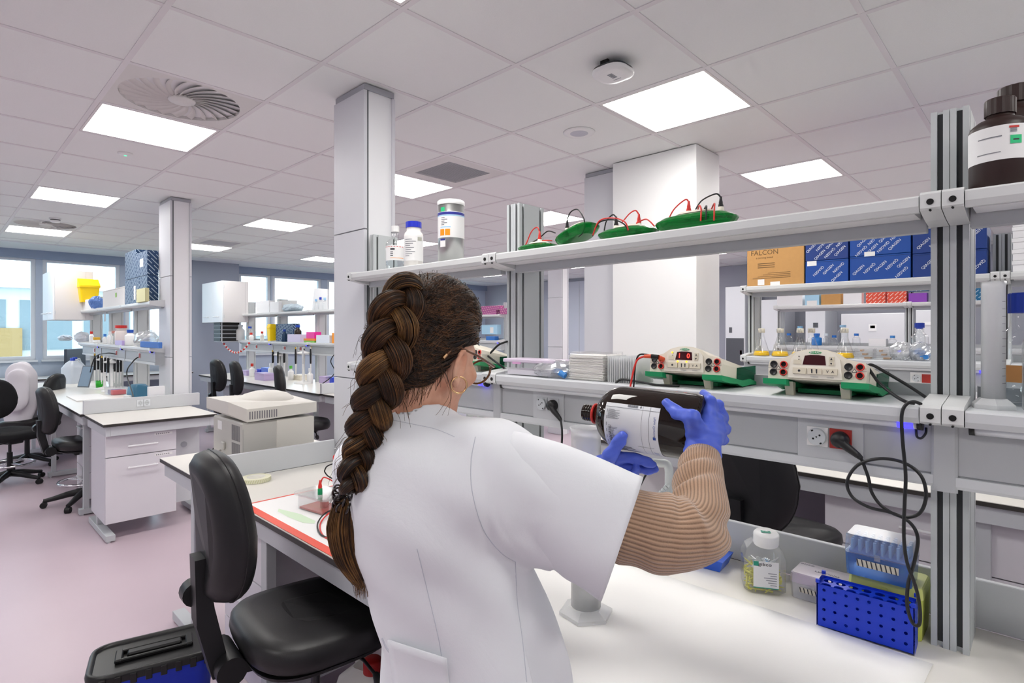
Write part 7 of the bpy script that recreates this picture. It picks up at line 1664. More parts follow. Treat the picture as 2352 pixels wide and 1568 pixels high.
for sx in (mx0 + 0.03, mx1 - 0.03):
    for sy in (my0 + 0.03, my1 - 0.03): MB().cyl((sx, sy, 0.012), (sx, sy, 0.032), 0.014, seg=10).build('foot', BLACK, t)
MB().box(mx0 - 0.015, mx0 + 0.2, my0 + 0.04, my1 + 0.0, 0.0, 0.012).build('wood_board', mat('plywood', '#b98f5a', 0.7, var=0.15, vscale=30), t)
for o in list(t.children): o.data.transform(Matrix.Diagonal((1, 1, 1.28, 1)))
cord('power_cable', 'grey cord looping from the beige machine onto the end table', 'cable', [(1.05, 3.10, T + 0.075), (1.02, 3.10, T + 0.055), (0.98, 3.06, T + 0.006), (0.93, 3.10, T + 0.05), (0.90, 3.00, T + 0.06), (0.905, 2.92, T + 0.006), (0.97, 2.95, T + 0.006), (1.06, 3.0, T + 0.006)], 0.0045, mat('cord_grey', '#8b8986', 0.5))
# ------------------------------------------------------------------ cartons and boxes on the far racks
def pattern_mat(name, base, ink, sx=9.0, sy=38.0, ang=0.8):
    """printed dashes running diagonally (flat print)"""
    if name in MATS: return MATS[name]
    m = mat(name, base, 0.5); nt = m.node_tree; b = nt.nodes['Principled BSDF']; tc = nt.nodes.new('ShaderNodeTexCoord')
    sp_ = nt.nodes.new('ShaderNodeSeparateXYZ'); nt.links.new(tc.outputs['Object'], sp_.inputs[0]); cb = nt.nodes.new('ShaderNodeCombineXYZ')
    ad = nt.nodes.new('ShaderNodeMath'); ad.operation = 'ADD'; nt.links.new(sp_.outputs[0], ad.inputs[0]); nt.links.new(sp_.outputs[1], ad.inputs[1]); nt.links.new(ad.outputs[0], cb.inputs[0]); nt.links.new(sp_.outputs[2], cb.inputs[1])
    mp_ = nt.nodes.new('ShaderNodeMapping'); mp_.inputs['Rotation'].default_value = (0, 0, ang); nt.links.new(cb.outputs[0], mp_.inputs[0])
    br = nt.nodes.new('ShaderNodeTexBrick'); br.inputs['Scale'].default_value = 1.0; br.inputs['Brick Width'].default_value = 1.0 / sx; br.inputs['Row Height'].default_value = 1.0 / sy; br.inputs['Mortar Size'].default_value = 0.41 / sy; br.inputs['Mortar Smooth'].default_value = 0.1
    br.inputs['Color1'].default_value = lin(ink); br.inputs['Color2'].default_value = lin(ink); br.inputs['Mortar'].default_value = lin(base); nt.links.new(mp_.outputs[0], br.inputs['Vector']); nt.links.new(br.outputs['Color'], b.inputs['Base Color'])
    return m
NAVY = mat('carton_navy', '#12489a', 0.45); NAVY2 = mat('carton_navy_dark', '#17387f', 0.45); CARD = mat('cardboard', '#c2935a', 0.75, var=0.06, vscale=50); SEAM = mat('carton_seam', '#0d2a5c', 0.6)
PNAVY = pattern_mat('carton_pattern_navy', '#1e4068', '#b9c9d6', 8, 34); PRED = pattern_mat('carton_pattern_red', '#e0523a', '#f3d8cf', 16, 40); PTEAL = pattern_mat('carton_pattern_teal', '#1d6a96', '#b9d2de', 14, 40)
def carton(label, x, y0, y1, z0, z1, depth, m, group=None, cat='box', seam=True, name='carton', tape=None, lid=None):
    """box with its front at x; top flaps meet in a seam; tape is a small patch (y,z,w,h)"""
    t = thing(name, label, cat, (x, (y0 + y1) / 2, z0), 0, group)
    MB().box(0, depth, -(y1 - y0) / 2, (y1 - y0) / 2, 0.0006, z1 - z0, 0.002).build('box_body', m, t)
    if seam: MB().box(-0.0006, 0.0, -(y1 - y0) / 2, (y1 - y0) / 2, (z1 - z0) * 0.93, (z1 - z0) * 0.945).build('flap_seam', SEAM if m in (NAVY, NAVY2) else mat('seam_grey', '#9a948c', 0.7), t)
    if tape:
        for q in tape: MB().box(-0.0012, -0.0004, q[0], q[0] + q[2], q[1], q[1] + q[3]).build('sticker', paper, t)
    if lid: MB().box(-0.003, depth + 0.003, -(y1 - y0) / 2 - 0.003, (y1 - y0) / 2 + 0.003, (z1 - z0) * (1 - lid), z1 - z0 + 0.001, 0.002).build('lid', m, t)
    return t
_word = None
def qprint(t, w, h, seed, size=0.0195):
    """repeated diagonal words printed on the front (local x = 0 plane)"""
    global _word
    if _word is None:
        o = text('w', 'QIAGEN', 1.0, WPLAS, Matrix.Identity(4), None, 0.0); _word = ([v.co.copy() for v in o.data.vertices], [tuple(p.vertices) for p in o.data.polygons]); bpy.data.objects.remove(o)
    V, Fc = _word; mb_ = MB(); a = math.radians(44); c, s = math.cos(a), math.sin(a); rnd = random.Random(seed); off = rnd.uniform(0, 0.05)
    du, dv = 0.083, 0.031
    for i in range(-12, 13):
        for k in range(-12, 13):
            uu = i * du + (0.5 * du if k % 2 else 0) + off; vv = k * dv
            yc, zc = uu * c - vv * s, uu * s + vv * c + h / 2
            if abs(yc) > w / 2 - 0.029 or zc < 0.027 or zc > h - 0.027: continue
            fl = -1 if k % 2 else 1
            pts = []
            for p in V: px_, py_ = p.x * size * fl, p.y * size * fl; pts.append((-0.0008, -(yc + px_ * c - py_ * s), zc + px_ * s + py_ * c))
            mb_.add(pts, Fc)
    if mb_.v: mb_.build('printed_words', mat('print_white', '#e3e9f2', 0.5), t, kind='stuff')
X3 = 2.12 + 1.43
def ybox(u0, u1, x, v=700): return XP(u1, v, x).y, XP(u0, v, x).y
# right rack, upper shelf
y0, y1 = ybox(1716, 1847, X3); t = carton('brown cardboard carton marked FALCON on the right rack', X3, y0, y1, US, XP(1780, 556, X3).z + 0.03, 0.26, CARD)
hh = XP(1780, 556, X3).z + 0.03 - US; w = y1 - y0
text('lettering', 'FALCON', 0.042, mat('ink_brown', '#6b5233', 0.7), frame((-0.001, 0.06, hh - 0.088), (0, -1, 0), (0, 0, 1)), t, 0.0001); text('lettering', 'a corning brand', 0.016, MATS['ink_brown'], frame((-0.001, 0.06, hh - 0.118), (0, -1, 0), (0, 0, 1)), t, 0.0001)
for k in range(3): MB().box(-0.001, -0.0003, 0.0, 0.1, 0.11 + 0.012 * k, 0.114 + 0.012 * k).build('print', MATS['ink_brown'], t)
for k in range(4): MB().box(-0.001, -0.0003, -0.09, 0.13 - 0.03 * k, 0.045 + 0.01 * k, 0.047 + 0.01 * k).build('print', MATS['ink_brown'], t)
MB().box(-0.0012, -0.0004, 0.06, 0.10, 0.005, 0.04).build('sticker', paper, t); MB().box(-0.0012, -0.0004, -0.03, 0.025, 0.0, 0.022).build('sticker', paper, t)
zm = XP(1900, 598, X3).z; zt1 = XP(1900, 540, X3).z + 0.02
def qstack(u0, u1, vm, words, mm, tape=None):
    ya, yb = ybox(u0, u1, X3); zmid = XP((u0 + u1) / 2, vm, X3).z
    for k, (za, zb) in enumerate(((US, zmid), (zmid + 0.001, zmid + (zmid - US) * 1.02))):
        c = carton(words[k], X3, ya + 0.002, yb - 0.002, za, zb, 0.27, mm[k], 'dark blue printed cartons on the right rack', tape=tape if k == 0 else None); qprint(c, yb - ya, zb - za, k + int(u0))
qstack(1849, 1949, 597, ('lower blue printed carton beside the brown carton', 'upper blue printed carton beside the brown carton'), (NAVY, NAVY2), [(0.05, 0.10, 0.05, 0.028)])
qstack(1951, 2093, 585, ('lower of the two widest blue printed cartons', 'upper of the two widest blue printed cartons'), (NAVY, NAVY), [(0.02, 0.13, 0.05, 0.024)])
qstack(2095, 2268, 577, ('lower blue printed carton passing behind the right metal post', 'upper blue printed carton passing behind the right metal post'), (NAVY2, NAVY2))
ya, yb = ybox(2326, 2420, X3)
for k in range(6): carton(('white lidded box, lowest of six at the right edge', 'white lidded box, second from the bottom of six', 'white lidded box, third from the bottom of six', 'white lidded box, fourth from the bottom of six', 'white lidded box, fifth from the bottom of six', 'white lidded box on top of the six at the right edge')[k], X3, ya, yb, US + 0.053 * k, US + 0.053 * k + 0.052, 0.15, WHITE, 'white boxes stacked at the right edge', seam=False, lid=0.35)
# right rack, lower shelf: flasks, trays, bags
YELL = mat('yellow_medium', '#f2c318', 0.15)
def flask(label, u, x, h=0.165, r=0.05, fill=0.035):
    p = XP(u, 800, x); t = thing('conical_flask', label, 'flask', (x, p.y, MS), 0, 'conical flasks on the right rack')
    MB().lathe([(0, 0.001), (r * 0.94, 0.001), (r, 0.006), (r * 0.99, 0.012), (r * 0.36, h * 0.70), (r * 0.31, h * 0.76), (r * 0.31, h * 0.97), (r * 0.36, h), (r * 0.29, h * 0.975)], 28, close=False).build('glass', cg, t)
    MB().lathe([(0, 0.004), (r * 0.93, 0.004), (r * 0.955, 0.010), (r * (0.98 - 0.62 * fill / (h * 0.7)), fill), (0, fill)], 28).build('liquid', YELL, t)
    s_ = MB().lathe([(r * 0.37, h * 0.88), (r * 0.40, h * 0.90), (r * 0.39, h + 0.006), (0, h + 0.008)], 20).build('stopper_wrap', mat('autoclave_tape', '#d8d2c2', 0.6), t)
    for k in range(4):
        y_ = -0.012 + 0.007 * k; MB().add([(-r * 0.41, y_, h * 0.89), (-r * 0.41, y_ + 0.002, h * 0.89), (-r * 0.41, y_ + 0.006, h + 0.004), (-r * 0.41, y_ + 0.004, h + 0.004)], [(0, 1, 2, 3)]).build('stripe', inkm, s_)
for u, x, lab in ((1749, 3.60, 'conical flask of yellow medium at the rack end, leftmost'), (1792, 3.60, 'conical flask of yellow medium, second from the rack end'), (1838, 3.60, 'conical flask of yellow medium, third from the rack end'), (1864, 3.70, 'clear conical flask standing behind the third yellow one'), (1940, 3.60, 'conical flask of yellow medium standing alone between supplies')): flask(lab, u, x, fill=0.012 if x > 3.65 else 0.032)
for k, (u0, u1) in enumerate(((1963, 2005), (2006, 2050))):
    ya, yb = ybox(u0, u1, 3.58); t = thing('petri_stack', ('clear plastic dishes stacked beside the lone flask', 'clear plastic dishes stacked by the clear bag')[k], 'dishes', (3.62, (ya + yb) / 2, MS))
    for j in range(3): MB().box(-0.045, 0.045, -(yb - ya) / 2, (yb - ya) / 2, 0.001 + j * 0.02, 0.019 + j * 0.02, 0.003).build('dish', cp, t); MB().box(-0.03, 0.02, -0.03 + 0.02 * j, 0.0 + 0.01 * j, 0.003 + j * 0.02, 0.012 + j * 0.02).build('agar', mat('agar_brown', '#b58a5c', 0.4), t)
for k, (u, lab) in enumerate(((2070, 'crumpled clear bag of tubes behind the right power supply'), (2112, 'crumpled clear bag with blue caps by the right post'))):
    p = XP(u, 800, 3.6); bg = crumple('plastic_bag', lab, 'bag', (3.62, p.y, MS), (0.06, 0.055, 0.05), film, 20 + k)
    for j in range(3): MB().cyl((-0.05, -0.03 + 0.02 * j, 0.02 + 0.012 * j), (0.03, -0.03 + 0.02 * j, 0.03 + 0.012 * j), 0.012, seg=10).build('blue_tube', MATS['tube_blue'] if k else cp, bg)
bottle('glass_bottle', 'clear bottle with a blue cap behind the flasks, near the right post', 'bottle', Vector((3.72, XP(2112, 780, 3.72).y, MS)), 0.04, 0.2, cg, bluecap, 0.022, 0.025, 0.68)
# furthest right rack (row behind)
X5 = 5.15 + 1.43
def far_box(label, u0, u1, v0, v1, x, z0, m, group, depth=0.095, cat='box', **kw):
    ya, yb = ybox(u0, u1, x, (v0 + v1) / 2); hpx = (v1 - v0); Z = XP((u0 + u1) / 2, v0, x); Zb = XP((u0 + u1) / 2, v1, x)
    return carton(label, x, ya + 0.003, yb - 0.003, z0, z0 + (Z.z - Zb.z), depth, m, group, cat, **kw)
g5 = 'small boxes on the far right rack'
far_box('plain white box at the end of the far right rack', 1784, 1844, 672, 702, X5, US, WHITE, g5, seam=False); far_box('pale blue box on the far right rack', 1848, 1882, 676, 702, X5, US, mat('box_sky', '#a9d3ec', 0.5), g5, tape=[(-0.05, 0.0, 0.1, 0.05)])
far_box('small brown taped carton on the far right rack', 1885, 1932, 670, 702, X5, US, CARD, g5); far_box('white box between the brown carton and red boxes', 1936, 1980, 672, 700, X5, US, WHITE, g5, seam=False)
far_box('red patterned box, left one of two', 1988, 2034, 668, 698, X5, US, PRED, g5, seam=False); far_box('red patterned box, right one of two', 2037, 2083, 670, 698, X5, US, PRED, g5, seam=False)
far_box('teal patterned box above the purple box', 2086, 2132, 666, 676, X5, US + 0.105, PTEAL, g5, seam=False); far_box('purple box with a white disc on the far right rack', 2086, 2130, 676, 697, X5, US, mat('box_purple', '#8e46b8', 0.5), g5, seam=False); far_box('teal patterned box seen right of the metal post', 2138, 2268, 658, 694, X5, US, PTEAL, g5, seam=False)
for k, (u, r, h, capc, lab, x) in enumerate(((1812, .035, .13, '#2a6fc4', 'small clear bottle with bright blue cap on the far right rack, first from the left', 6.68), (1838, .045, .21, '#8fc3e6', 'tall clear bottle with pale blue cap on the far right rack', 6.72), (1876, .05, .13, '#2a6fc4', 'blue liquid bottle on the far right rack', 6.66), (1898, .03, .13, '#d9e3ea', 'small clear bottle right of the blue one', 6.66), (1916, .035, .11, '#2a6fc4', 'low jar with blue cap on the far right rack', 6.66), (1936, .05, .22, '#9cc9ea', 'tall white bottle with pale blue cap on the far right rack', 6.72), (1967, .035, .13, '#2a6fc4', 'clear bottle with blue cap left of the white box', 6.66), (2050, .035, .11, '#4b8fd4', 'short clear bottle right of the white box', 6.66), (2112, .045, .2, '#1f3fb0', 'clear bottle with dark blue cap at the far right', 6.7))):
    bottle('lab_bottle', lab, 'bottle', Vector((x, XP(u, 780, x).y, MS)), r, h, cg if k != 2 else mat('bottle_blue', '#2b7fd0', 0.3), mat('cap' + capc, capc, 0.4), r * 0.6, 0.022, 0.72, group='bottles on the far right rack', seg=18)
far_box('low white box on the far right lower shelf', 1994, 2036, 774, 792, X5, MS, WHITE, g5, seam=False)
# equipment against the right wall
def appliance(name, label, cat, x, u0, u1, v0, z0, z1, depth, parts=()):
    ya, yb = ybox(u0, u1, x); t = thing(name, label, cat, (x, (ya + yb) / 2, z0)); w = (yb - ya) / 2
    MB().box(0.02, depth, -w, w, 0, z1 - z0, 0.01).build('body', mat('appliance_white', '#d3d6dd', 0.4), t); d = MB().box(0, 0.0195, -w, w, 0.02, z1 - z0, 0.004).build('door', mat('appliance_door', '#dde0e6', 0.4), t)
    for (a, b, c, e, m) in parts: MB().box(-0.006, -0.0005, a * w, b * w, c * (z1 - z0), e * (z1 - z0)).build('panel', m, d)
    return t
dgr = mat('panel_dark', '#55585f', 0.4); lbl = mat('panel_light', '#f4f6f8', 0.4)
appliance('fume_hood', 'tall white fume hood beside the broad pillar at the far wall', 'fume hood', 9.7, 1666, 1711, 650, 0.0, 2.35, 0.8, [(-.9, .9, .42, .62, dgr), (.3, .6, .66, .70, dgr), (-.7, -.5, .5, .53, mat('knob_red', '#d0302c', 0.4))])
appliance('freezer', 'tall white freezer behind the red boxes at the far wall', 'freezer', 9.6, 1850, 1895, 700, 0.0, 1.9, 0.7, [(-.3, .2, .86, .9, dgr)])
appliance('incubator', 'white incubator with small display behind the far right rack', 'incubator', 8.9, 1932, 2078, 722, 0.9, 1.82, 0.7, [(-.15, .1, .74, .84, lbl), (-.1, .05, .78, .82, dgr)])
appliance('incubator', 'smaller white incubator at the far right behind the post', 'incubator', 8.9, 2090, 2180, 718, 0.9, 1.85, 0.7, [(-.3, .3, .8, .84, lbl)])
struct(MB().box(8.8, 9.7, 0.2, 3.2, 0.0, 0.895).build('counter_base', WHITE)); MATS['wall_grey_paint']
appliance('freezer', 'white cabinet freezer between the fume hood and the far right rack', 'freezer', 9.7, 1735, 1790, 690, 0.0, 2.1, 0.8, [(.5, .8, .5, .54, dgr)])
# far rack by the corner window
X6 = 5.15 + 1.43; g6 = 'purple and white boxes on the corner rack'; PPUR = pattern_mat('pack_purple', '#a8558f', '#e2c3b0', 20, 30, 0.1)
far_box('purple and orange pack, lower of the pair by the corner window', 1102, 1140, 708, 719, X6, US, PPUR, g6, seam=False); far_box('purple and orange pack, upper of the pair by the corner window', 1103, 1148, 697, 707, X6, US + 0.075, PPUR, g6, seam=False); far_box('purple pack beside the mid metal post', 1148, 1166, 705, 719, X6, US, PPUR, g6, seam=False)
far_box('white and blue carton by the corner window', 1106, 1142, 750, 772, X6, MS + 0.1, mat('box_sky', '#a9d3ec', 0.5), g6, tape=[(-0.1, 0.02, 0.08, 0.1)]); far_box('small blue box under the white and blue carton', 1116, 1136, 772, 781, X6, MS, mat('box_blue', '#3a78c8', 0.5), g6, seam=False, depth=0.1)
# ------------------------------------------------------------------ left window rack
g2 = 'things on the left window rack'; XL2 = 1.45
def sb(u, x): return XP(u, 700, x).y
t = thing('sharps_bin', 'bright yellow sharps bin with a gabled lid on the left rack', 'bin', (1.50, sb(203, 1.5), US + 0.11)); YEL = mat('sharps_yellow', '#fbd50c', 0.4)
MB().loft([rrect(0.09, 0.09, 0.02, 0.0), rrect(0.11, 0.11, 0.02, 0.20)], smooth=False).build('bin_body', YEL, t); MB().loft([rrect(0.118, 0.118, 0.02, 0.20), rrect(0.118, 0.118, 0.02, 0.225)], smooth=False).add([(-.115, -.115, .225), (.115, -.115, .225), (.115, .115, .225), (-.115, .115, .225), (-.115, .03, .32), (.115, .03, .32)], [(0, 1, 5, 4), (2, 3, 4, 5), (1, 2, 5), (3, 0, 4)]).build('lid', YEL, t)
far_box('low white box under the yellow sharps bin', 181, 213, 692, 716, XL2, US, WHITE, g2, seam=False)
crumple('wipes_packet', 'crumpled blue packet beside the yellow bin', 'packet', (1.5, sb(222, 1.5), US), (0.08, 0.1, 0.09), mat('packet_blue', '#5c7fc0', 0.5), 31, 'packet_film')
t = far_box('white box with a green mark on the left rack', 236, 286, 665, 706, XL2, US, mat('box_cream', '#e6e2e0', 0.6), g2, seam=True); MB().box(-0.003, -0.001, -0.18, -0.12, 0.10, 0.15).build('logo', mat('logo_green', '#86b73c', 0.5), t)
for lab, ya, yb, za, zb, tp in (('upper left', 6.66, 7.12, .262, .55, None), ('upper right', 6.235, 6.655, .262, .50, [(-.06, .09, .12, .08)]), ('lower left', 6.86, 7.12, 0, .26, None), ('lower middle', 6.53, 6.855, 0, .26, [(-.02, .04, .07, .14)]), ('lower right', 6.235, 6.525, 0, .26, [(0, .02, .08, .07)])):
    carton('blue patterned carton, %s of the stack by the left column' % lab, XL2, ya, yb, US + za, US + zb, .095, PNAVY, g2, seam=False, tape=tp)
t = carton('small cream box with a green mark before the blue cartons', 1.41, sb(333, 1.41), sb(313, 1.41), US + 0.285 - 0.284, US + 0.13, 0.035, mat('box_buff', '#ddd8a8', 0.6), g2, seam=False)
for k, (u, x, rx, ry, rz_, lab) in enumerate(((150, 1.5, .09, .2, .05, 'flat white bag at the window end of the left rack'), (190, 1.5, .09, .17, .075, 'crumpled white bag on the left rack'), (335, 1.5, .09, .22, .085, 'large crumpled clear bag beside the left column'))): crumple('plastic_bag', lab, 'bag', (x, sb(u, x), MS), (rx, ry, rz_), film if k == 2 else mat('bag_white', '#e8e9ee', 0.6), 41 + k)
carton('blue folded cloth pack under the clear bag', 1.42, sb(364, 1.42), sb(322, 1.42), MS, MS + 0.055, 0.03, mat('cloth_blue', '#4a77c0', 0.8), g2, seam=False)
for k, (u, r, h, capc, bm_, lab) in enumerate(((210, .028, .15, '#d0322c', WPLAS, 'small white bottle with a red cap on the left rack'), (222, .04, .075, '#d9a92e', WPLAS, 'low tub with a yellow rim on the left rack'), (241, .025, .12, '#3f7fd0', WPLAS, 'slim white bottle with a blue cap on the left rack'), (253, .03, .15, '#e9ecef', WPLAS, 'white capped bottle on the left rack'), (262, .04, .16, '#c98a80', cg, 'clear jar with a pinkish lid on the left rack'), (278, .06, .22, '#cc2f2b', mat('jar_clear', '#e6dcd8', 0.3), 'large jar with a broad red lid on the left rack'), (299, .05, .17, '#1f4fb0', WPLAS, 'white bottle with a dark blue cap on the left rack'))):
    bottle('lab_bottle', lab, 'bottle', Vector((1.5, sb(u, 1.5), MS)), r, h, bm_, mat('cap' + capc, capc, 0.4), r * (0.95 if h < .1 or k == 5 else 0.6), 0.03, 0.74, group=g2, seg=18)
far_box('clear box with violet print on the left rack', 264, 280, 782, 793, 1.43, MS, mat('box_violet', '#b9a6d8', 0.4), g2, seam=False, depth=0.05)
# on the left bench
def on_bench(u, v):
    p = ZP(u, v, T); lo, hi = (0.97, 1.45) if u < 440 else (3.10, 3.60); x = min(max(p.x, lo), hi)
    if x != p.x: p = XP(u, v, x)
    return Vector((p.x, min(max(p.y, 5.95), 9.6), T))
def jug(lab, u, v, s=1.0):
    t = thing('plastic_jug', lab, 'jug', on_bench(u, v), 0.6, 'large jugs on the left bench')
    MB().loft([rrect(.09 * s, .09 * s, .03, .001), rrect(.095 * s, .095 * s, .03, .2 * s), rrect(.06 * s, .06 * s, .03, .27 * s), rrect(.03 * s, .03 * s, .02, .30 * s)]).build('jug_body', thin_glass('jug_plastic', '#eef3f8', 0.05, 0.3, 0.7, '#e9eef5'), t); MB().lathe([(.028 * s, .295 * s), (.028 * s, .335 * s), (0, .337 * s)], 18).build('cap', bluecap, t); MB().tube([(.05 * s, 0, .25 * s), (.085 * s, 0, .28 * s), (.07 * s, 0, .31 * s), (.02 * s, 0, .31 * s)], .009, 8).build('handle', WPLAS, t)
jug('large clear jug with a blue cap on the left bench', 167, 880); jug('clear jug standing behind the large one on the left bench', 160, 872)
t = thing('tablet', 'tablet leaning upright beside the jugs on the left bench', 'tablet', on_bench(192, 889), 0.5); MB().add([(-.01, -.09, 0.0), (.06, -.09, .26), (.06, .09, .26), (-.01, .09, 0), (0.0, -.09, 0.0), (.07, -.09, .26), (.07, .09, .26), (0.0, .09, 0)], [(0, 1, 2, 3), (7, 6, 5, 4), (0, 4, 5, 1), (1, 5, 6, 2), (2, 6, 7, 3), (3, 7, 4, 0)]).build('case', mat('tablet_grey', '#6f757e', 0.3), t); MB().add([(-.0088, -.08, 0.012), (.057, -.08, .25), (.057, .08, .25), (-.0088, .08, .012)], [(3, 2, 1, 0)]).build('screen', mat('tablet_screen', '#8ea3b8', 0.15), t)
def pipette_stand(lab, loc, s=1.0, dark=True, rz=0.0):
    t = thing('pipette_stand', lab, 'pipette stand', loc, rz, 'pipette carousels'); m = mat('stand_white', '#e6e6e6', 0.4)
    MB().lathe([(.09 * s, 0.001), (.09 * s, .012), (.02 * s, .03), (.014 * s, .05), (.014 * s, .33 * s), (0, .34 * s)], 20).build('stand', m, t); MB().lathe([(.02 * s, .29 * s), (.075 * s, .30 * s), (.075 * s, .31 * s), (.02 * s, .325 * s)], 20).build('carousel', m, t)
    for k in range(6):
        a = 2 * PI * k / 6; c, s_ = math.cos(a) * .082 * s, math.sin(a) * .082 * s
        p = MB().tube([(c, s_, .35 * s), (c, s_, .30 * s), (c, s_, .2 * s)], [.010, .013, .011], 8).build('pipette', BLACK if dark or k % 2 else LGREY, t); MB().tube([(c, s_, .2 * s), (c, s_, .08 * s)], [.007, .003], 8).build('shaft', WPLAS, p); MB().cyl((c, s_, .35 * s), (c, s_, .37 * s), .009, seg=8).build('plunger', mat('plunger' + '#c9a43a', '#c9a43a', 0.4) if k % 3 == 0 else LGREY, p)
    return t
pipette_stand('pipette carousel with dark pipettes on the left bench', on_bench(240, 888), 1.15); pipette_stand('second pipette carousel behind on the left bench', on_bench(256, 878), 1.1)
t = thing('green_beaker', 'bright green beaker on the left bench', 'beaker', on_bench(231, 893)); MB().lathe([(0, .001), (.045, .001), (.05, .10), (.047, .10), (.043, .005), (0, .005)], 24, close=False).build('beaker_body', mat('beaker_green', '#1ea01e', 0.35), t)
carton('stack of papers lying on the left bench', 1.0, 6.85, 7.45, T, T + 0.012, 0.28, paper, g2, 'papers', seam=False, name='papers')
t = thing('plastic_box', 'clear bench box with blue and red tubes on the left bench', 'box', on_bench(268, 905), 0.1); MB().loft([rrect(.08, .11, .01, .001), rrect(.085, .115, .01, .08)], smooth=False).build('body', cp, t); MB().box(-.06, .06, .01, .08, .004, .05).build('blue_tubes', mat('fill_navy', '#2b2f8c', 0.5), t); MB().box(-.06, .06, -.09, -.01, .004, .05).build('red_tubes', mat('fill_red', '#cf3648', 0.5), t)
t = thing('bench_centrifuge', 'teal and white mini centrifuge on the left bench', 'machine', on_bench(318, 905), 0.2); MB().loft([rrect(.08, .1, .03, .001), rrect(.07, .085, .03, .13), rrect(.05, .06, .03, .16)]).build('housing', mat('teal_housing', '#2f6683', 0.4), t); MB().box(-.11, -.085, -.06, .06, .0, .06, .004).build('front', WPLAS, t)
carton('white box with a red label on the left bench by the column', 1.36, 5.81, 5.85, T, T + .19, .13, WHITE, g2, seam=False, tape=None); crumple('tip_bag', 'yellowish bag of tips on the left bench by the column', 'bag', on_bench(362, 908), (.07, .1, .03), mat('bag_yellow', '#d9dcb0', 0.5), 61)
t = thing('flat_monitor', 'dark grey monitor on the window bench behind the left rack', 'monitor', (1.55, 10.75, T), -0.6); MB().box(-.02, .02, -.26, .26, .1, .42, .006).build('case', mat('monitor_grey', '#4c5560', 0.4), t); MB().box(-.06, .06, -.1, .1, 0, .012).box(-.01, .03, -.03, .03, .012, .12).build('stand', BLACK, t)
# ------------------------------------------------------------------ middle window rack
g4 = 'things on the middle window rack'; XM = 2.12 + 1.43
far_box('small white carton, lower of the pair on the middle rack', 590, 619, 705, 719, XM, US, WHITE, g4, seam=False); far_box('small white carton, upper of the pair on the middle rack', 587, 618, 690, 704, XM, US + .09, WHITE, g4, seam=False); far_box('upright white carton on the middle rack', 620, 640, 693, 717, XM, US, WHITE, g4, seam=False); far_box('grey and white carton on the middle rack', 641, 668, 690, 716, XM + .05, US, mat('box_grey', '#d2d2d2', 0.6), g4, seam=False)
crumple('plastic_bag', 'white bag with blue print on the middle rack', 'bag', (3.62, sb(672, 3.62), US), (.1, .25, .06), mat('bag_blue_white', '#c3d4ea', 0.5, var=0.4, vscale=14), 71)
t = thing('splash_board', 'sloping white board standing on the middle rack', 'board', (3.6, sb(735, 3.6), US)); MB().add([(0, -.2, 0), (0, .23, 0), (0, .16, .30), (0, -.2, .27), (.02, -.2, 0), (.02, .23, 0), (.02, .16, .30), (.02, -.2, .27)], [(0, 1, 2, 3), (7, 6, 5, 4), (0, 4, 5, 1), (1, 5, 6, 2), (2, 6, 7, 3), (3, 7, 4, 0)]).build('panel', WHITE, t)
for k, (u, r, h, capc, bm_, zz_, lab) in enumerate(((737, .035, .17, '#2b3fae', cg, US, 'clear bottle with dark blue cap on the middle rack'), (727, .035, .15, '#8fb9de', cg, US, 'clear bottle left of the dark blue cap'), (747, .035, .16, '#9fc4e2', cg, US, 'clear bottle right of the dark blue cap'),
    (552, .07, .26, '#e9ecef', WPLAS, MS, 'tall white canister on the middle lower shelf'), (574, .045, .23, '#2d51b5', cg, MS, 'clear bottle with blue cap on the middle lower shelf'), (577, .035, .13, '#d43b2e', WPLAS, MS, 'white bottle with red cap before the clear one'), (602, .03, .15, '#d43b2e', WPLAS, MS, 'slim white bottle with red cap on the middle lower shelf'), (684, .05, .24, '#1f4fc0', mat('bottle_brown', '#2e221c', 0.3), MS, 'dark brown bottle with blue cap on the middle lower shelf'), (653, .035, .18, '#24499c', mat('bottle_dblue', '#27415f', 0.3), MS, 'dark blue bottle before the patterned box'))):
    xx = 3.60 if k not in (5, 8) else 3.56; bottle('lab_bottle', lab, 'bottle', Vector((xx, sb(u, xx), zz_)), r, h, bm_, mat('cap' + capc, capc, 0.4), r * 0.6, 0.03, 0.72, group=g4, seg=18)
t = thing('sharps_bin', 'narrow yellow sharps bin on the middle lower shelf', 'bin', (3.6, sb(625, 3.6), MS)); MB().loft([rrect(.05, .05, .015, 0.001), rrect(.06, .06, .015, .2)], smooth=False).build('bin_body', YEL, t); MB().loft([rrect(.065, .065, .015, .2), rrect(.05, .05, .015, .26)], smooth=False).build('lid', YEL, t)
far_box('blue patterned box on the middle lower shelf', 633, 674, 742, 783, XM + .06, MS, PNAVY, g4, seam=False); far_box('clear lilac box on the middle lower shelf', 660, 690, 766, 784, XM, MS, mat('box_lilac', '#d5cbe6', 0.4), g4, seam=False, depth=.1)
far_box('bright pink rack on the middle lower shelf', 703, 722, 762, 777, XM, MS + .055, mat('rack_pink', '#e8259a', 0.4), g4, seam=False, depth=.1); far_box('orange tray under the pink rack', 697, 723, 777, 782, XM, MS + .025, mat('tray_orange', '#f08a24', 0.5), g4, seam=False, depth=.12); far_box('green tray under the orange one', 698, 722, 782, 786, XM, MS, mat('tray_lime', '#7fc24a', 0.5), g4, seam=False, depth=.12)
far_box('clear box right of the pink rack', 726, 757, 768, 786, XM, MS, mat('box_lilac2', '#dfe3ee', 0.4), g4, seam=False, depth=.1); far_box('orange box beside the nearest column on the middle rack', 762, 775, 762, 786, XM, MS, orange, g4, seam=False, depth=.1)
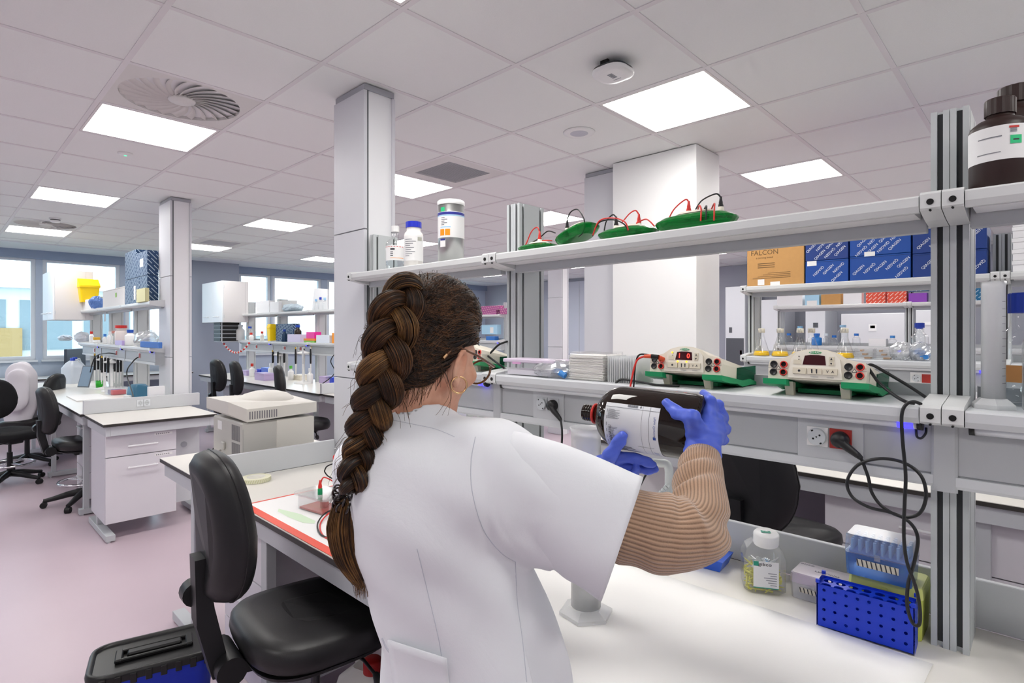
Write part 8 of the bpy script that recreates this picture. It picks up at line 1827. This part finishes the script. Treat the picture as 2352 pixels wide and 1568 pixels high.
t = thing('tray_tower', 'dark tower of drawers under the hanging cabinet', 'organiser', (3.45, 9.9, MS - .02)); MB().box(-.15, .15, -.16, .16, 0, .33).build('tower_body', mat('tower_grey', '#c8ccd2', 0.5), t)
for k in range(5): MB().box(-.16, -.15, -.15, .15, .01 + k * .064, .062 + k * .064).box(-.13, .13, -.166, -.16, .01 + k * .064, .062 + k * .064).build('tray', BLACK, t)
t = thing('garland', 'red and white paper garland along the middle rack end', 'garland', (3.5, 9.7, MS))
for k in range(22):
    s_ = k / 21; MB().lathe([(0, -.02), (.022, 0), (0, .02)], 6, (-.1, .25 - 1.1 * s_, -.03 - .16 * (1 - (2 * s_ - 1) ** 2))).build('tuft', REDW if k % 2 else WPLAS, t)
# on the middle window bench
lilb = mat('bin_lilac', '#c9b6e0', 0.4, alpha=0.85)
for k, (u, v, w_, h_, m, lab) in enumerate(((595, 873, .16, .10, lilb, 'lilac tray box on the middle window bench'), (560, 862, .1, .08, lilb, 'lilac box behind the chairs on the middle bench'), (594, 858, .07, .09, mat('pot_blue', '#3048c8', 0.4), 'royal blue pot on the middle bench'), (745, 873, .14, .09, lilb, 'lilac box beside the nearest column on the middle bench'), (755, 866, .08, .09, mat('pot_blue', '#3048c8', 0.4), 'blue tub behind the lilac box by the column'), (680, 870, .12, .07, BEIGE, 'beige instrument on the middle bench'), (610, 850, .16, .12, mat('kit_blue', '#5a78d0', 0.4), 'blue kit behind the lilac tray on the middle bench'), (752, 900, .1, .07, mat('tub_orange', '#e8d8b8', 0.5), 'cream tub on the end of the middle bench'))):
    p = on_bench(u, v); c = carton(lab, p.x, p.y - w_, p.y + w_, T, T + h_, .16, m, 'boxes on the middle window bench', seam=False, lid=0.25)
pipette_stand('white pipette carousel on the middle window bench', on_bench(697, 880), 1.3, False); pipette_stand('dark pipette carousel at the far middle window bench', on_bench(640, 855), 1.1, True)
for k, (u, v, capc, lab) in enumerate(((579, 865, '#d43b2e', 'white wash bottle with red cap on the middle bench'), (622, 860, '#e9ecef', 'white wash bottle behind the blue pot'), (712, 880, '#e9ecef', 'white wash bottle beside the pipette carousel'), (668, 872, '#5fbf4a', 'clear bottle with green cap beside the black chair'))): bottle('wash_bottle', lab, 'bottle', on_bench(u, v), .04, .2, WPLAS, mat('cap' + capc, capc, 0.4), .02, .04, .7, group='bottles on the middle window bench', seg=16)
for k, (pts, lab) in enumerate((([(3.55, 6.5, 1.3), (3.5, 6.52, 1.2), (3.53, 6.48, 1.05), (3.4, 6.6, .9)], 'black cord hanging from the middle rack trunking'), ([(1.46, 6.6, 1.32), (1.42, 6.62, 1.28), (1.40, 6.8, 1.15), (1.35, 6.3, .95), (1.3, 6.2, .9)], 'black cord hanging from the left rack trunking'), ([(1.46, 7.6, 1.32), (1.40, 7.7, 1.33), (1.34, 8.0, 1.28), (1.3, 8.05, 1.1)], 'black cord arching from the left rack to the pipettes'))): cord('power_cable', lab, 'cable', pts, .006, BLKW)
